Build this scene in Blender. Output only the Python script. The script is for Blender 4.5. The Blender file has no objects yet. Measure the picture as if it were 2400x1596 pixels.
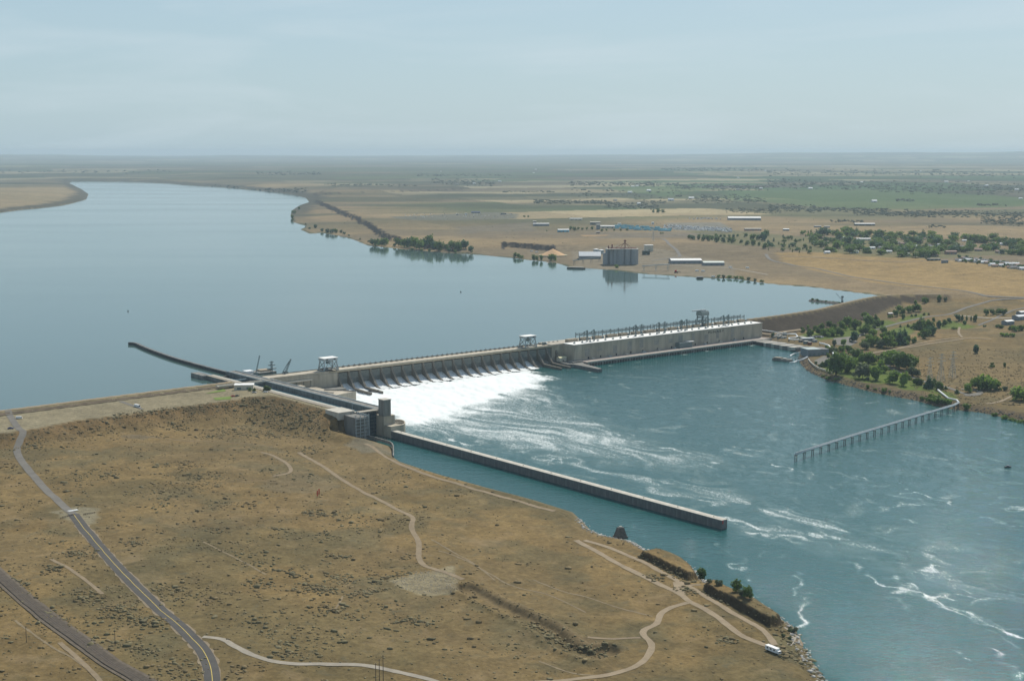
import bpy, math, random
import numpy as np
from mathutils import Vector, Matrix

random.seed(7)
rng = np.random.default_rng(11)
sc = bpy.context.scene
COL = sc.collection

# ------------------------------------------------------------------ camera
FPX, CAMH = 3250.0, 330.0                  # focal length in photo pixels, height above the tailwater (m)
PITCH = math.atan((798 - 356) / FPX)
cam_d = bpy.data.cameras.new('camera')
cam_d.sensor_width = 36.0
cam_d.lens = FPX / 2400 * 36.0
cam_d.clip_start = 5.0
cam_d.clip_end = 250000.0
cam = bpy.data.objects.new('camera', cam_d)
COL.objects.link(cam)
cam.location = (0, 0, CAMH)
cam.rotation_euler = (math.pi / 2 - PITCH, 0, 0)
sc.camera = cam

# ------------------------------------------------------------------ sun, sky, exposure
SUN_AZ, SUN_EL = math.radians(22), math.radians(48)
S = Vector((math.sin(SUN_AZ) * math.cos(SUN_EL), math.cos(SUN_AZ) * math.cos(SUN_EL), math.sin(SUN_EL)))
sun_d = bpy.data.lights.new('sun', 'SUN')
sun_d.energy = 4.3
sun_d.angle = math.radians(0.55)
sun_d.color = (1.0, 0.95, 0.86)
sun = bpy.data.objects.new('sun', sun_d)
COL.objects.link(sun)
sun.rotation_euler = S.to_track_quat('Z', 'Y').to_euler()

world = bpy.data.worlds.new('World')
sc.world = world
world.use_nodes = True
nt = world.node_tree
nt.nodes.clear()
wo = nt.nodes.new('ShaderNodeOutputWorld')
bg = nt.nodes.new('ShaderNodeBackground')
sky = nt.nodes.new('ShaderNodeTexSky')
sky.sky_type = 'NISHITA'
sky.sun_disc = False
sky.sun_elevation = SUN_EL
sky.sun_rotation = SUN_AZ
sky.altitude = 300
sky.air_density = 1.0
sky.dust_density = 1.0
sky.ozone_density = 1.2
bg.inputs['Strength'].default_value = 0.092
# thin cloud veil: stretched noise over the direction vector
tc = nt.nodes.new('ShaderNodeTexCoord')
mp = nt.nodes.new('ShaderNodeMapping')
mp.inputs['Scale'].default_value = (1.6, 1.6, 11.0)
mp.inputs['Rotation'].default_value = (0.05, 0.10, 0.5)
nz = nt.nodes.new('ShaderNodeTexNoise')
nz.inputs['Scale'].default_value = 2.6
nz.inputs['Detail'].default_value = 7
nz.inputs['Roughness'].default_value = 0.55
nz.inputs['Distortion'].default_value = 0.5
cr = nt.nodes.new('ShaderNodeValToRGB')
cr.color_ramp.elements[0].position = 0.44
cr.color_ramp.elements[0].color = (0, 0, 0, 1)
cr.color_ramp.elements[1].position = 0.74
cr.color_ramp.elements[1].color = (0.5, 0.5, 0.5, 1)
mx = nt.nodes.new('ShaderNodeMixRGB')
mx.inputs['Color2'].default_value = (6.9, 8.0, 8.6, 1)
veil = nt.nodes.new('ShaderNodeMixRGB')        # an even high haze over the whole sky
sep = nt.nodes.new('ShaderNodeSeparateXYZ')     # the veil is densest low down, thinner overhead
vr = nt.nodes.new('ShaderNodeMapRange')
vr.inputs['From Min'].default_value = 0.0
vr.inputs['From Max'].default_value = 0.55
vr.inputs['To Min'].default_value = 0.80
vr.inputs['To Max'].default_value = 0.15
veil.inputs['Color2'].default_value = (4.5, 6.35, 7.45, 1)
L_ = nt.links.new
L_(tc.outputs['Generated'], mp.inputs['Vector'])
L_(mp.outputs['Vector'], nz.inputs['Vector'])
L_(tc.outputs['Generated'], sep.inputs['Vector'])
L_(sep.outputs['Z'], vr.inputs['Value'])
L_(vr.outputs['Result'], veil.inputs['Fac'])
L_(nz.outputs['Fac'], cr.inputs['Fac'])
L_(cr.outputs['Color'], mx.inputs['Fac'])
L_(sky.outputs['Color'], veil.inputs['Color1'])
L_(veil.outputs['Color'], mx.inputs['Color1'])
L_(mx.outputs['Color'], bg.inputs['Color'])
L_(bg.outputs['Background'], wo.inputs['Surface'])

sc.view_settings.view_transform = 'Standard'
sc.view_settings.look = 'None'
sc.view_settings.gamma = 1.0
sc.view_settings.exposure = 0.0
sc.cycles.use_denoising = True
sc.cycles.max_bounces = 6
sc.cycles.diffuse_bounces = 2
sc.cycles.glossy_bounces = 3
sc.cycles.transmission_bounces = 2
sc.cycles.volume_bounces = 1
sc.cycles.sample_clamp_indirect = 8.0
sc.cycles.caustics_reflective = False
sc.cycles.caustics_refractive = False

# ------------------------------------------------------------------ small helpers
def lin(r, g, b):
    def f(c):
        c /= 255.0
        return c / 12.92 if c <= 0.04045 else ((c + 0.055) / 1.055) ** 2.4
    return (f(r), f(g), f(b))

CP, SP = math.cos(PITCH), math.sin(PITCH)
def W(px, py, z=0.0):
    """the point of height z that the photograph shows at this pixel"""
    dx, dy = (px - 1200) / FPX, -(py - 798) / FPX
    d = (dx, CP + dy * SP, -SP + dy * CP)
    t = (z - CAMH) / d[2]
    return (d[0] * t, d[1] * t, z)

def zz(x0, y0, s, pts):
    return [(x0 + x / s, y0 + y / s) for x, y in pts]

# dam frame: x along the dam (from the lock to the right bank), y upstream
DA = math.radians(39.5)
DU, DN = (math.cos(DA), math.sin(DA)), (-math.sin(DA), math.cos(DA))
DO = W(770, 865, 29)[:2]
def D(x, y, z=0.0):
    return (DO[0] + x * DU[0] + y * DN[0], DO[1] + x * DU[1] + y * DN[1], z)
def toD(x, y):
    ax, ay = x - DO[0], y - DO[1]
    return ax * DU[0] + ay * DU[1], ax * DN[0] + ay * DN[1]

def sstep(a, b, x):
    t = np.clip((x - a) / (b - a), 0, 1)
    return t * t * (3 - 2 * t)

def hash2(ix, iy, seed=0):
    h = (ix.astype(np.int64) * 374761393 + iy.astype(np.int64) * 668265263 + seed * 974711) & 0x7fffffff
    h = ((h ^ (h >> 13)) * 1274126177) & 0x7fffffff
    h = h ^ (h >> 16)
    return (h & 0xffff) / 65535.0
def vnoise(x, y, seed=0):
    ix, iy = np.floor(x), np.floor(y)
    fx, fy = x - ix, y - iy
    fx, fy = fx * fx * (3 - 2 * fx), fy * fy * (3 - 2 * fy)
    a, b = hash2(ix, iy, seed), hash2(ix + 1, iy, seed)
    c, d = hash2(ix, iy + 1, seed), hash2(ix + 1, iy + 1, seed)
    return (a * (1 - fx) + b * fx) * (1 - fy) + (c * (1 - fx) + d * fx) * fy
def fbm(x, y, o=4, seed=0):
    r, a, t = 0, 0.5, 0
    for k in range(o):
        r = r + a * vnoise(x * 2 ** k, y * 2 ** k, seed + k * 17)
        t += a
        a *= 0.5
    return r / t

def seg_dist(X, Y, pts, closed=False):
    pts = list(pts)
    if closed:
        pts = pts + [pts[0]]
    best = np.full(X.shape, 1e18)
    for (ax, ay), (bx, by) in zip(pts[:-1], pts[1:]):
        dx, dy = bx - ax, by - ay
        l2 = dx * dx + dy * dy + 1e-9
        t = np.clip(((X - ax) * dx + (Y - ay) * dy) / l2, 0, 1)
        q = (X - ax - t * dx) ** 2 + (Y - ay - t * dy) ** 2
        np.minimum(best, q, out=best)
    return np.sqrt(best)
def inside(X, Y, pts):
    r = np.zeros(X.shape, bool)
    n = len(pts)
    for i in range(n):
        (ax, ay), (bx, by) = pts[i], pts[(i + 1) % n]
        if ay == by:
            continue
        c = ((ay > Y) != (by > Y)) & (X < (bx - ax) * (Y - ay) / (by - ay) + ax)
        r ^= c
    return r
def sdf(X, Y, pts):
    """positive inside"""
    d = seg_dist(X, Y, pts, True)
    return np.where(inside(X, Y, pts), d, -d)
def wp(pix, z):
    return [W(x, y, z)[:2] for x, y in pix]

# ------------------------------------------------------------------ outlines of land and water
ZF = 23.0          # reservoir level; the tailwater is 0
far_shore = [(2052, 692), (1955, 680), (1920, 675), (1828, 668), (1790, 664), (1722, 654), (1658, 652), (1582, 647),
             (1505, 642), (1439, 634), (1378, 629), (1332, 626), (1302, 616), (1233, 609), (1200, 605), (1159, 601),
             (1108, 596), (1032, 592), (930, 583), (861, 576), (828, 562), (803, 555), (752, 546), (724, 548),
             (703, 538), (719, 531), (686, 521), (680, 507), (683, 494), (701, 482), (724, 474), (716, 464),
             (688, 457), (650, 451), (577, 444), (540, 440), (492, 437), (440, 434), (397, 430), (339, 427), (250, 425.5),
             (170, 425), (163, 430), (190, 443), (208, 455), (203, 468), (163, 479), (102, 487), (51, 492), (0, 499),
             (-150, 512), (-500, 540), (-900, 700)]
crest_left = wp([(-700, 1052), (-300, 1000), (0, 963), (300, 925), (560, 893)], 29)
crest_right = wp([(1755, 748), (1848, 736), (1923, 724), (1976, 711), (2026, 699.5), (2071, 692), (2145, 688.6),
                  (2205, 689), (2330, 694), (2600, 700)], 29)
dam_line = [D(-150, -20)[:2], D(-110, -8)[:2], D(0, -2)[:2], D(400, -2)[:2], D(430, -12)[:2], D(868, -12)[:2]]
FB = crest_left + dam_line + crest_right[:6] + wp(far_shore, ZF)

near_shore = [(923, 1069), (939, 1081), (1005, 1103), (1048, 1116), (1100, 1130), (1159, 1146), (1258, 1172),
              (1345, 1200), (1368, 1221), (1390, 1244), (1415, 1256), (1479, 1267), (1527, 1293), (1584, 1304),
              (1626, 1328), (1642, 1353), (1673, 1368), (1714, 1383), (1759, 1406), (1791, 1418), (1832, 1447),
              (1871, 1472), (1878, 1498), (1896, 1533), (1918, 1568), (1940, 1596), (2010, 1720), (2100, 1950)]
right_shore = [(4200, 1950), (4200, 1300), (3400, 1165), (2900, 1085), (2600, 1030), (2400, 988), (2353, 979), (2291, 966), (2234, 960),
               (2190, 951), (2145, 939), (2095, 930), (2044, 919), (1997, 908), (1937, 890), (1902, 876), (1878, 858),
               (1869, 843), (1872, 830)]
TW = ([D(-6, -34)[:2], D(-16, -92)[:2], D(-60, -100)[:2], D(-112, -130)[:2], D(-112, -306)[:2], D(-122, -306)[:2],
       D(-122, -298)[:2], D(-146, -298)[:2], D(-147, -372)[:2]] + wp(near_shore, 0) + wp(right_shore, 0) +
      [W(1866, 822, 0)[:2], W(1790, 806, 0)[:2], D(868, -66)[:2], D(424, -66)[:2], D(404, -30)[:2]])
DOWN = crest_left + dam_line + crest_right + [(9000, 2000), (9000, -3000), (-9000, -3000), (-9000, 1200)]

plateau = wp([(-700, 1052), (-300, 1000), (0, 963), (300, 925), (560, 893), (642, 912), (735, 936), (815, 962),
              (812, 968), (790, 972), (751, 962), (687, 944), (636, 931), (560, 936), (430, 953), (300, 971), (180, 985),
              (90, 1004), (30, 1012), (-150, 1035), (-500, 1090)], 26)
cliff_top = wp([(740, 474), (775, 489), (800, 500), (830, 511), (852, 522), (872, 533), (888, 545), (905, 552),
                (930, 562), (990, 572), (1060, 580), (1120, 578), (1180, 574), (1230, 576), (1300, 583), (1350, 584),
                (1460, 586), (1560, 588), (1700, 594), (1900, 608), (2300, 640), (2900, 660)], 36)
UP = cliff_top + [(60000, 9000), (60000, 90000), (-60000, 90000)] + wp([(400, 410), (735, 455)], 36)

UP2 = wp([(736, 458), (770, 459), (800, 457.5), (860, 456.5), (925, 455.5), (1100, 447), (1000, 438), (800, 444)], 44)
Y5 = lambda p: zz(1250, 1180, 3.144, p)
berm1 = wp(Y5([(770, 395), (900, 365), (1050, 385), (1190, 465), (1215, 545), (1140, 565), (1030, 515), (900, 455)]), 6)
berm2 = wp(Y5([(1245, 640), (1330, 600), (1430, 650), (1640, 725), (1835, 850), (1810, 885), (1740, 915), (1600, 835), (1430, 735), (1330, 690)]), 6)
ditch = wp([(1094, 1372), (1159, 1411), (1242, 1450), (1282, 1468), (1330, 1506), (1384, 1524), (1424, 1510)], 12)

def height(X, Y):
    R = np.hypot(X, Y)
    dF, dT = sdf(X, Y, FB), sdf(X, Y, TW)
    dD = sdf(X, Y, DOWN)
    lx, ly = toD(X, Y)
    # --- near (left) bank
    n1 = fbm(X / 130, Y / 130, 4, 3) - 0.5
    n2 = fbm(X / 28, Y / 28, 3, 5) - 0.5
    dt = np.maximum(-dT, 0)
    near = 6 + 10 * sstep(20, 420, dt) + n1 * 7 * sstep(30, 150, dt) + n2 * 2.2
    pl = sdf(X, Y, plateau)
    ptop = 26.0 + 2.2 * sstep(-215, -185, lx) * sstep(-50, -80, ly)
    pshape = np.where(pl > 0, ptop, ptop + pl * 0.33 + n2 * 5.0 * sstep(0, 10, -pl))
    near = np.maximum(near, pshape)
    b1, b2 = sdf(X, Y, berm1), sdf(X, Y, berm2)
    dd = seg_dist(X, Y, ditch)
    near = near - 2.6 * sstep(9.0, 4.0, dd) + 1.6 * sstep(6.0, 0.0, np.abs(dd - 12.0))
    # --- right bank below the dam
    rb = 5.5 + 21 * sstep(260, 1050, dt) + n1 * 5 * sstep(30, 200, dt)
    down = np.where(lx < 250, near, rb)
    down = np.minimum(down, -0.5 + dt * 0.34 + n2 * 1.2 * sstep(0, 4, dt))
    down = down + np.where(lx < 250, (5.5 * sstep(-0.2, 2.2, b1) + 6.0 * sstep(-0.2, 2.0, b2)) * sstep(1, 7, dt), 0)
    down = np.where((lx < -140) & (ly > -296), np.maximum(down, np.where(pl > -45, pshape, -99)), down)
    # --- upstream side
    df = np.maximum(-dF, 0)
    up = sdf(X, Y, UP)
    steep = ((X > W(740, 474, 36)[0] - 200) & (X < W(1075, 580, 36)[0])) | ((X > W(1180, 574, 36)[0]) & (X < W(1300, 583, 36)[0]))
    wdt = np.where(steep, 14.0, 320.0)
    far = 24 + 5 * sstep(0, 260, df) + 15 * sstep(-wdt / 2, wdt / 2, up + (n2 * 60)) + (fbm(X / 420, Y / 420, 4, 9) - 0.5) * 12 * sstep(60, 500, df)
    far = far + 14 * sstep(4500, 12000, R) + (fbm(X / 2600, Y / 2600, 4, 21) - 0.5) * 34 * sstep(5500, 15000, R) * sstep(200, 2500, df)
    up2 = sdf(X, Y, UP2)
    far = far + 11 * sstep(-9, 9, up2 + n2 * 26)
    pen = sstep(-1200, -2300, X) * sstep(12500, 10000, R)
    far = far + 16 * pen * sstep(30, 500, df)
    ang = np.arctan2(X, Y)
    hill = 60 + 190 * sstep(-0.02, 0.28, ang) + 95 * sstep(-0.22, -0.36, ang) + 120 * (fbm(ang * 16 + 4, R / 40000, 4, 31) - 0.45)
    far = far + np.maximum(hill, 0) * sstep(38000, 62000, R)
    far = np.minimum(far, ZF - 0.5 + df * 0.30 + n2 * 2.0 * sstep(0, 6, df))
    # --- join the two sides
    t = sstep(-30, 30, dD)
    h = far * (1 - t) + down * t
    dl = np.minimum(seg_dist(X, Y, crest_left), seg_dist(X, Y, crest_right[:8]))
    h = np.maximum(h, 29 - np.maximum(dl - 6, 0) * 0.42)
    # --- water beds
    bedF = ZF - np.minimum(8, 0.3 * np.maximum(dF, 0)) - 0.5
    h = np.where(dF > 0, np.maximum(bedF, np.where(dl < 40, 29 - np.maximum(dl - 6, 0) * 0.42, -99)), h)
    h = np.where(dT > 0, -0.5 - np.minimum(7, 0.34 * dT), h)
    # --- under the concrete works
    inlock = (lx > -154) & (lx < -106) & (ly > -330) & (ly < 70)
    h = np.where(inlock, np.minimum(h, 2), h)
    indam = (lx > -112) & (lx < 872) & (ly > -52) & (ly < 14)
    h = np.where(indam, np.minimum(h, 2), h)
    inw = (lx > -112) & (lx < 2) & (ly > -150) & (ly < -20)
    h = np.where(inw, np.minimum(h, 2), h)
    return h, dF, dT, dD, df, dt, up, pl, dl, lx, ly, R, dd

# ------------------------------------------------------------------ ground grid (finer near the viewer, reaching the horizon)
ANG0, ANG1, NCOL = math.radians(-30), math.radians(31), 840
angs = np.linspace(ANG0, ANG1, NCOL)
kk = 310 * FPX
p1 = np.arange(1574, 300, -2.4)
p2 = np.arange(300, 40, -1.0)
p3 = np.arange(40, 12.5, -0.55)
rows = kk / np.concatenate([p1, p2, p3])
NROW = len(rows)
RR, AA = np.meshgrid(rows, angs, indexing='ij')
GX, GY = RR * np.sin(AA), RR * np.cos(AA)
(GZ, gdF, gdT, gdD, gdf, gdt, gup, gpl, gdl, glx, gly, gR, gdd) = height(GX, GY)

def HZ(x, y):
    """ground height, read from the grid as built"""
    r, a = math.hypot(x, y), math.atan2(x, y)
    u = (a - ANG0) / (ANG1 - ANG0) * (NCOL - 1)
    u = min(max(u, 0), NCOL - 1.001)
    i = int(np.searchsorted(rows, r)) - 1
    i = min(max(i, 0), NROW - 2)
    f = min(max((r - rows[i]) / (rows[i + 1] - rows[i]), 0), 1)
    j = int(u)
    g = u - j
    return float((GZ[i, j] * (1 - g) + GZ[i, j + 1] * g) * (1 - f) + (GZ[i + 1, j] * (1 - g) + GZ[i + 1, j + 1] * g) * f)
def G(px, py):
    """where the photograph's pixel meets the ground"""
    z = 20.0
    for _ in range(14):
        p = W(px, py, z)
        z = 0.5 * z + 0.5 * HZ(p[0], p[1])
    p = W(px, py, z)
    return (p[0], p[1], HZ(p[0], p[1]))

# ------------------------------------------------------------------ materials (all node based)
MATS = {}
def mat(name, col, rough=0.85, var=0.18, scale=0.25, spec=0.25, metal=0.0, bump=0.0, streak=False, alpha2=None):
    if name in MATS:
        return MATS[name]
    m = bpy.data.materials.new(name)
    m.use_nodes = True
    t = m.node_tree
    b = t.nodes['Principled BSDF']
    b.inputs['Roughness'].default_value = rough
    b.inputs['Specular IOR Level'].default_value = spec
    b.inputs['Metallic'].default_value = metal
    co = t.nodes.new('ShaderNodeTexCoord')
    mp = t.nodes.new('ShaderNodeMapping')
    mp.inputs['Scale'].default_value = (1, 1, 0.18) if streak else (1, 1, 1)
    n = t.nodes.new('ShaderNodeTexNoise')
    n.inputs['Scale'].default_value = scale
    n.inputs['Detail'].default_value = 6
    n.inputs['Roughness'].default_value = 0.65
    r = t.nodes.new('ShaderNodeValToRGB')
    c0 = tuple(max(0, c * (1 - var)) for c in col)
    c1 = tuple(min(1, c * (1 + var)) for c in col)
    if alpha2:
        c1 = alpha2
    r.color_ramp.elements[0].position = 0.32
    r.color_ramp.elements[1].position = 0.68
    r.color_ramp.elements[0].color = c0 + (1,)
    r.color_ramp.elements[1].color = c1 + (1,)
    t.links.new(co.outputs['Object'], mp.inputs['Vector'])
    t.links.new(mp.outputs['Vector'], n.inputs['Vector'])
    t.links.new(n.outputs['Fac'], r.inputs['Fac'])
    t.links.new(r.outputs['Color'], b.inputs['Base Color'])
    if bump:
        bp = t.nodes.new('ShaderNodeBump')
        bp.inputs['Strength'].default_value = bump
        bp.inputs['Distance'].default_value = 0.3
        t.links.new(n.outputs['Fac'], bp.inputs['Height'])
        t.links.new(bp.outputs['Normal'], b.inputs['Normal'])
    MATS[name] = m
    return m

M_conc = mat('concrete', (0.43, 0.38, 0.295), 0.9, 0.26, 0.09, streak=True)
M_concd = mat('weathered_concrete', (0.20, 0.195, 0.175), 0.9, 0.35, 0.12, streak=True)
M_concw = mat('stained_wall_concrete', (0.155, 0.155, 0.15), 0.9, 0.4, 0.16, streak=True)
M_concl = mat('pale_concrete', (0.50, 0.47, 0.40), 0.9, 0.15, 0.15)
M_deck = mat('deck_concrete', (0.40, 0.36, 0.29), 0.9, 0.2, 0.2)
M_roofw = mat('white_roof', (0.80, 0.79, 0.75), 0.8, 0.08, 0.15)
M_white = mat('white_paint', (0.78, 0.79, 0.78), 0.6, 0.06, 0.4)
M_steel = mat('grey_green_steel', (0.15, 0.19, 0.19), 0.6, 0.2, 0.5)
M_steell = mat('light_steel', (0.36, 0.40, 0.40), 0.55, 0.15, 0.5)
M_gate = mat('gate_steel', (0.075, 0.09, 0.092), 0.7, 0.35, 0.35)
M_gatel = mat('pale_girder', (0.34, 0.36, 0.33), 0.7, 0.25, 0.4)  # girders paler than the gate skin so their grid stands out
M_lockgate = mat('lock_gate_steel', (0.05, 0.075, 0.09), 0.6, 0.3, 0.3)
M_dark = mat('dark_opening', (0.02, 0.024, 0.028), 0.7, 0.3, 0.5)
M_tan = mat('tan_equipment', (0.34, 0.28, 0.20), 0.85, 0.2, 0.3)
M_asph = mat('asphalt', (0.075, 0.070, 0.063), 0.9, 0.15, 0.12)
M_asphl = mat('worn_asphalt', (0.150, 0.138, 0.118), 0.9, 0.15, 0.1)
M_gravel = mat('gravel', (0.30, 0.265, 0.21), 0.95, 0.14, 0.15)
M_dirt = mat('pale_dirt', (0.275, 0.215, 0.14), 0.95, 0.16, 0.12)
M_dirt2 = mat('faint_dirt', (0.235, 0.18, 0.112), 0.95, 0.16, 0.12)
M_ballast = mat('track_ballast', (0.085, 0.068, 0.050), 0.95, 0.25, 0.3)
M_yellow = mat('yellow_road_paint', (0.55, 0.42, 0.10), 0.7, 0.15, 0.5)
M_rail = mat('rail_steel', (0.14, 0.11, 0.09), 0.5, 0.2, 0.5)
M_rubble = mat('broken_stone', (0.42, 0.40, 0.36), 0.95, 0.35, 0.5)
M_leaf = [mat('leaf_deep', (0.100, 0.155, 0.045), 0.75, 0.45, 0.35), mat('leaf_mid', (0.150, 0.220, 0.055), 0.75, 0.45, 0.35),
          mat('leaf_bright', (0.200, 0.290, 0.070), 0.75, 0.4, 0.35), mat('leaf_blue', (0.065, 0.130, 0.075), 0.75, 0.4, 0.35),
          mat('leaf_grey', (0.125, 0.150, 0.095), 0.8, 0.35, 0.35)]
for m_ in M_leaf:
    t_ = m_.node_tree
    b_ = t_.nodes['Principled BSDF']
    tl = t_.nodes.new('ShaderNodeBsdfTranslucent')
    hs = t_.nodes.new('ShaderNodeMixRGB')
    hs.blend_type = 'MULTIPLY'
    hs.inputs['Fac'].default_value = 1.0
    hs.inputs['Color2'].default_value = (1.25, 1.35, 0.8, 1)
    src_ = b_.inputs['Base Color'].links[0].from_socket
    t_.links.new(src_, hs.inputs['Color1'])
    t_.links.new(hs.outputs['Color'], tl.inputs['Color'])
    ms_ = t_.nodes.new('ShaderNodeMixShader')
    ms_.inputs['Fac'].default_value = 0.38
    t_.links.new(b_.outputs['BSDF'], ms_.inputs[1])
    t_.links.new(tl.outputs['BSDF'], ms_.inputs[2])
    t_.links.new(ms_.outputs['Shader'], t_.nodes['Material Output'].inputs['Surface'])
M_bark = mat('bark', (0.10, 0.075, 0.05), 0.9, 0.3, 0.6)
M_sage = mat('sagebrush_leaf', (0.170, 0.128, 0.060), 0.9, 0.3, 0.02, alpha2=(0.23, 0.172, 0.082))
M_sage2 = mat('sagebrush_grey', (0.165, 0.140, 0.072), 0.9, 0.3, 0.05)
M_rock = mat('basalt_rock', (0.13, 0.115, 0.10), 0.95, 0.4, 0.3)
M_rust = mat('rust_red_steel', (0.22, 0.085, 0.055), 0.8, 0.3, 0.4)
M_silo = mat('silo_concrete', (0.30, 0.315, 0.32), 0.9, 0.15, 0.08, streak=True)
M_grain = mat('grain', (0.60, 0.38, 0.20), 0.95, 0.08, 0.2)
M_tarp = mat('ochre_bin_wall', (0.42, 0.36, 0.22), 0.9, 0.15, 0.3)
M_shed = mat('grey_metal_wall', (0.22, 0.24, 0.26), 0.6, 0.15, 0.3)
M_shedroof = mat('pale_metal_roof', (0.52, 0.55, 0.56), 0.6, 0.08, 0.2)
M_cream = mat('cream_wall', (0.56, 0.52, 0.42), 0.8, 0.1, 0.2)
M_green = mat('dark_green_wall', (0.030, 0.055, 0.045), 0.7, 0.2, 0.3)
M_blue = mat('blue_plastic', (0.13, 0.38, 0.47), 0.6, 0.35, 0.06)
M_pinkroof = mat('pink_brown_roof', (0.33, 0.22, 0.18), 0.85, 0.15, 0.3)
M_greyroof = mat('grey_shingle_roof', (0.20, 0.20, 0.21), 0.85, 0.2, 0.3)
M_glass = mat('dark_glass', (0.02, 0.025, 0.03), 0.15, 0.2, 0.4, spec=0.5)
M_red = mat('red_paint', (0.52, 0.05, 0.03), 0.5, 0.15, 0.4)
M_bluecar = mat('navy_paint', (0.03, 0.035, 0.16), 0.4, 0.15, 0.4)
M_blackp = mat('black_paint', (0.02, 0.02, 0.022), 0.4, 0.2, 0.4)
M_silver = mat('silver_paint', (0.50, 0.51, 0.52), 0.4, 0.1, 0.4)
M_tyre = mat('tyre_rubber', (0.018, 0.018, 0.018), 0.9, 0.2, 0.8)
M_wood = mat('creosoted_wood', (0.09, 0.07, 0.055), 0.9, 0.3, 0.5)
M_letter = mat('dark_letter_paint', (0.045, 0.03, 0.03), 0.7, 0.1, 0.5)
M_pipe = mat('galvanised_pipe', (0.60, 0.62, 0.62), 0.5, 0.1, 0.2)
M_lawnroof = mat('pale_green_roof', (0.33, 0.39, 0.38), 0.7, 0.12, 0.3)

# ------------------------------------------------------------------ mesh building
class MB:
    def __init__(s):
        s.v, s.f = [], []
    def add(s, vs, fs):
        o = len(s.v)
        s.v += [tuple(v) for v in vs]
        s.f += [tuple(i + o for i in f) for f in fs]
        return s
    def box(s, x0, x1, y0, y1, z0, z1):
        return s.add([(x0, y0, z0), (x1, y0, z0), (x1, y1, z0), (x0, y1, z0), (x0, y0, z1), (x1, y0, z1), (x1, y1, z1), (x0, y1, z1)],
                     [(0, 3, 2, 1), (4, 5, 6, 7), (0, 1, 5, 4), (1, 2, 6, 5), (2, 3, 7, 6), (3, 0, 4, 7)])
    def prism_x(s, poly, x0, x1):            # poly of (y,z)
        n = len(poly)
        vs = [(x0, y, z) for y, z in poly] + [(x1, y, z) for y, z in poly]
        fs = [tuple(range(n))[::-1], tuple(range(n, 2 * n))] + [(i, (i + 1) % n, n + (i + 1) % n, n + i) for i in range(n)]
        return s.add(vs, fs)
    def prism_z(s, poly, z0, z1, taper=None):
        n = len(poly)
        top = taper or poly
        vs = [(x, y, z0) for x, y in poly] + [(x, y, z1) for x, y in top]
        fs = [tuple(range(n))[::-1], tuple(range(n, 2 * n))] + [(i, (i + 1) % n, n + (i + 1) % n, n + i) for i in range(n)]
        return s.add(vs, fs)
    def beam(s, p, q, w, h=None):
        h = h or w
        p, q = Vector(p), Vector(q)
        d = (q - p).normalized()
        up = Vector((0, 0, 1)) if abs(d.z) < 0.95 else Vector((1, 0, 0))
        a = d.cross(up).normalized() * w / 2
        b = a.cross(d).normalized() * h / 2
        vs = [p - a - b, p + a - b, p + a + b, p - a + b, q - a - b, q + a - b, q + a + b, q - a + b]
        return s.add(vs, [(0, 1, 2, 3), (7, 6, 5, 4), (0, 4, 5, 1), (1, 5, 6, 2), (2, 6, 7, 3), (3, 7, 4, 0)])
    def cyl(s, x, y, r, z0, z1, n=14, r1=None):
        r1 = r if r1 is None else r1
        a = [(math.cos(2 * math.pi * i / n), math.sin(2 * math.pi * i / n)) for i in range(n)]
        vs = [(x + r * c, y + r * t, z0) for c, t in a] + [(x + r1 * c, y + r1 * t, z1) for c, t in a]
        fs = [tuple(range(n))[::-1], tuple(range(n, 2 * n))] + [(i, (i + 1) % n, n + (i + 1) % n, n + i) for i in range(n)]
        return s.add(vs, fs)
    def tube(s, pts, r, n=8):
        pts = [Vector(p) for p in pts]
        vs, fs = [], []
        for i, p in enumerate(pts):
            d = (pts[min(i + 1, len(pts) - 1)] - pts[max(i - 1, 0)]).normalized()
            a = d.cross(Vector((0, 0, 1))).normalized()
            b = a.cross(d).normalized()
            for k in range(n):
                t = 2 * math.pi * k / n
                vs.append(p + a * r * math.cos(t) + b * r * math.sin(t))
        for i in range(len(pts) - 1):
            for k in range(n):
                fs.append((i * n + k, i * n + (k + 1) % n, (i + 1) * n + (k + 1) % n, (i + 1) * n + k))
        fs += [tuple(range(n))[::-1], tuple(range((len(pts) - 1) * n, len(pts) * n))]
        return s.add(vs, fs)
    def mesh(s, name):
        me = bpy.data.meshes.new(name)
        me.from_pydata(s.v, [], s.f)
        me.update()
        return me
    def build(s, name, m, parent=None, kind=None, smooth=False):
        me = s.mesh(name)
        me.materials.append(m)
        if smooth:
            me.polygons.foreach_set('use_smooth', [True] * len(me.polygons))
        return link(name, me, parent, kind)

def link(name, me, parent=None, kind=None, m=None):
    o = bpy.data.objects.new(name, me)
    if m is not None and not me.materials:
        me.materials.append(m)
    COL.objects.link(o)
    if parent is not None:
        o.parent = parent
    if kind:
        o['kind'] = kind
    return o

def thing(name, label, cat, loc=(0, 0, 0), rz=0.0, group=None):
    o = bpy.data.objects.new(name, None)
    o.empty_display_size = 1
    COL.objects.link(o)
    o.location = loc
    o.rotation_euler = (0, 0, rz)
    tag(o, label, cat, group)
    return o
def tag(o, label, cat, group=None):
    o['label'] = label
    o['category'] = cat
    if group:
        o['group'] = group
    return o
def dup(root, loc, rz=0.0, label=None, group=None, scale=None, cat=None):
    r = root.copy()
    COL.objects.link(r)
    r.location = loc
    r.rotation_euler = (0, 0, rz)
    if scale is not None:
        r.scale = scale if isinstance(scale, tuple) else (scale, scale, scale)
    if label:
        r['label'] = label
    if group:
        r['group'] = group
    if cat:
        r['category'] = cat
    for ch in root.children:
        c = ch.copy()
        COL.objects.link(c)
        c.parent = r
        for g in ch.children:
            d = g.copy()
            COL.objects.link(d)
            d.parent = c
    return r

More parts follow.
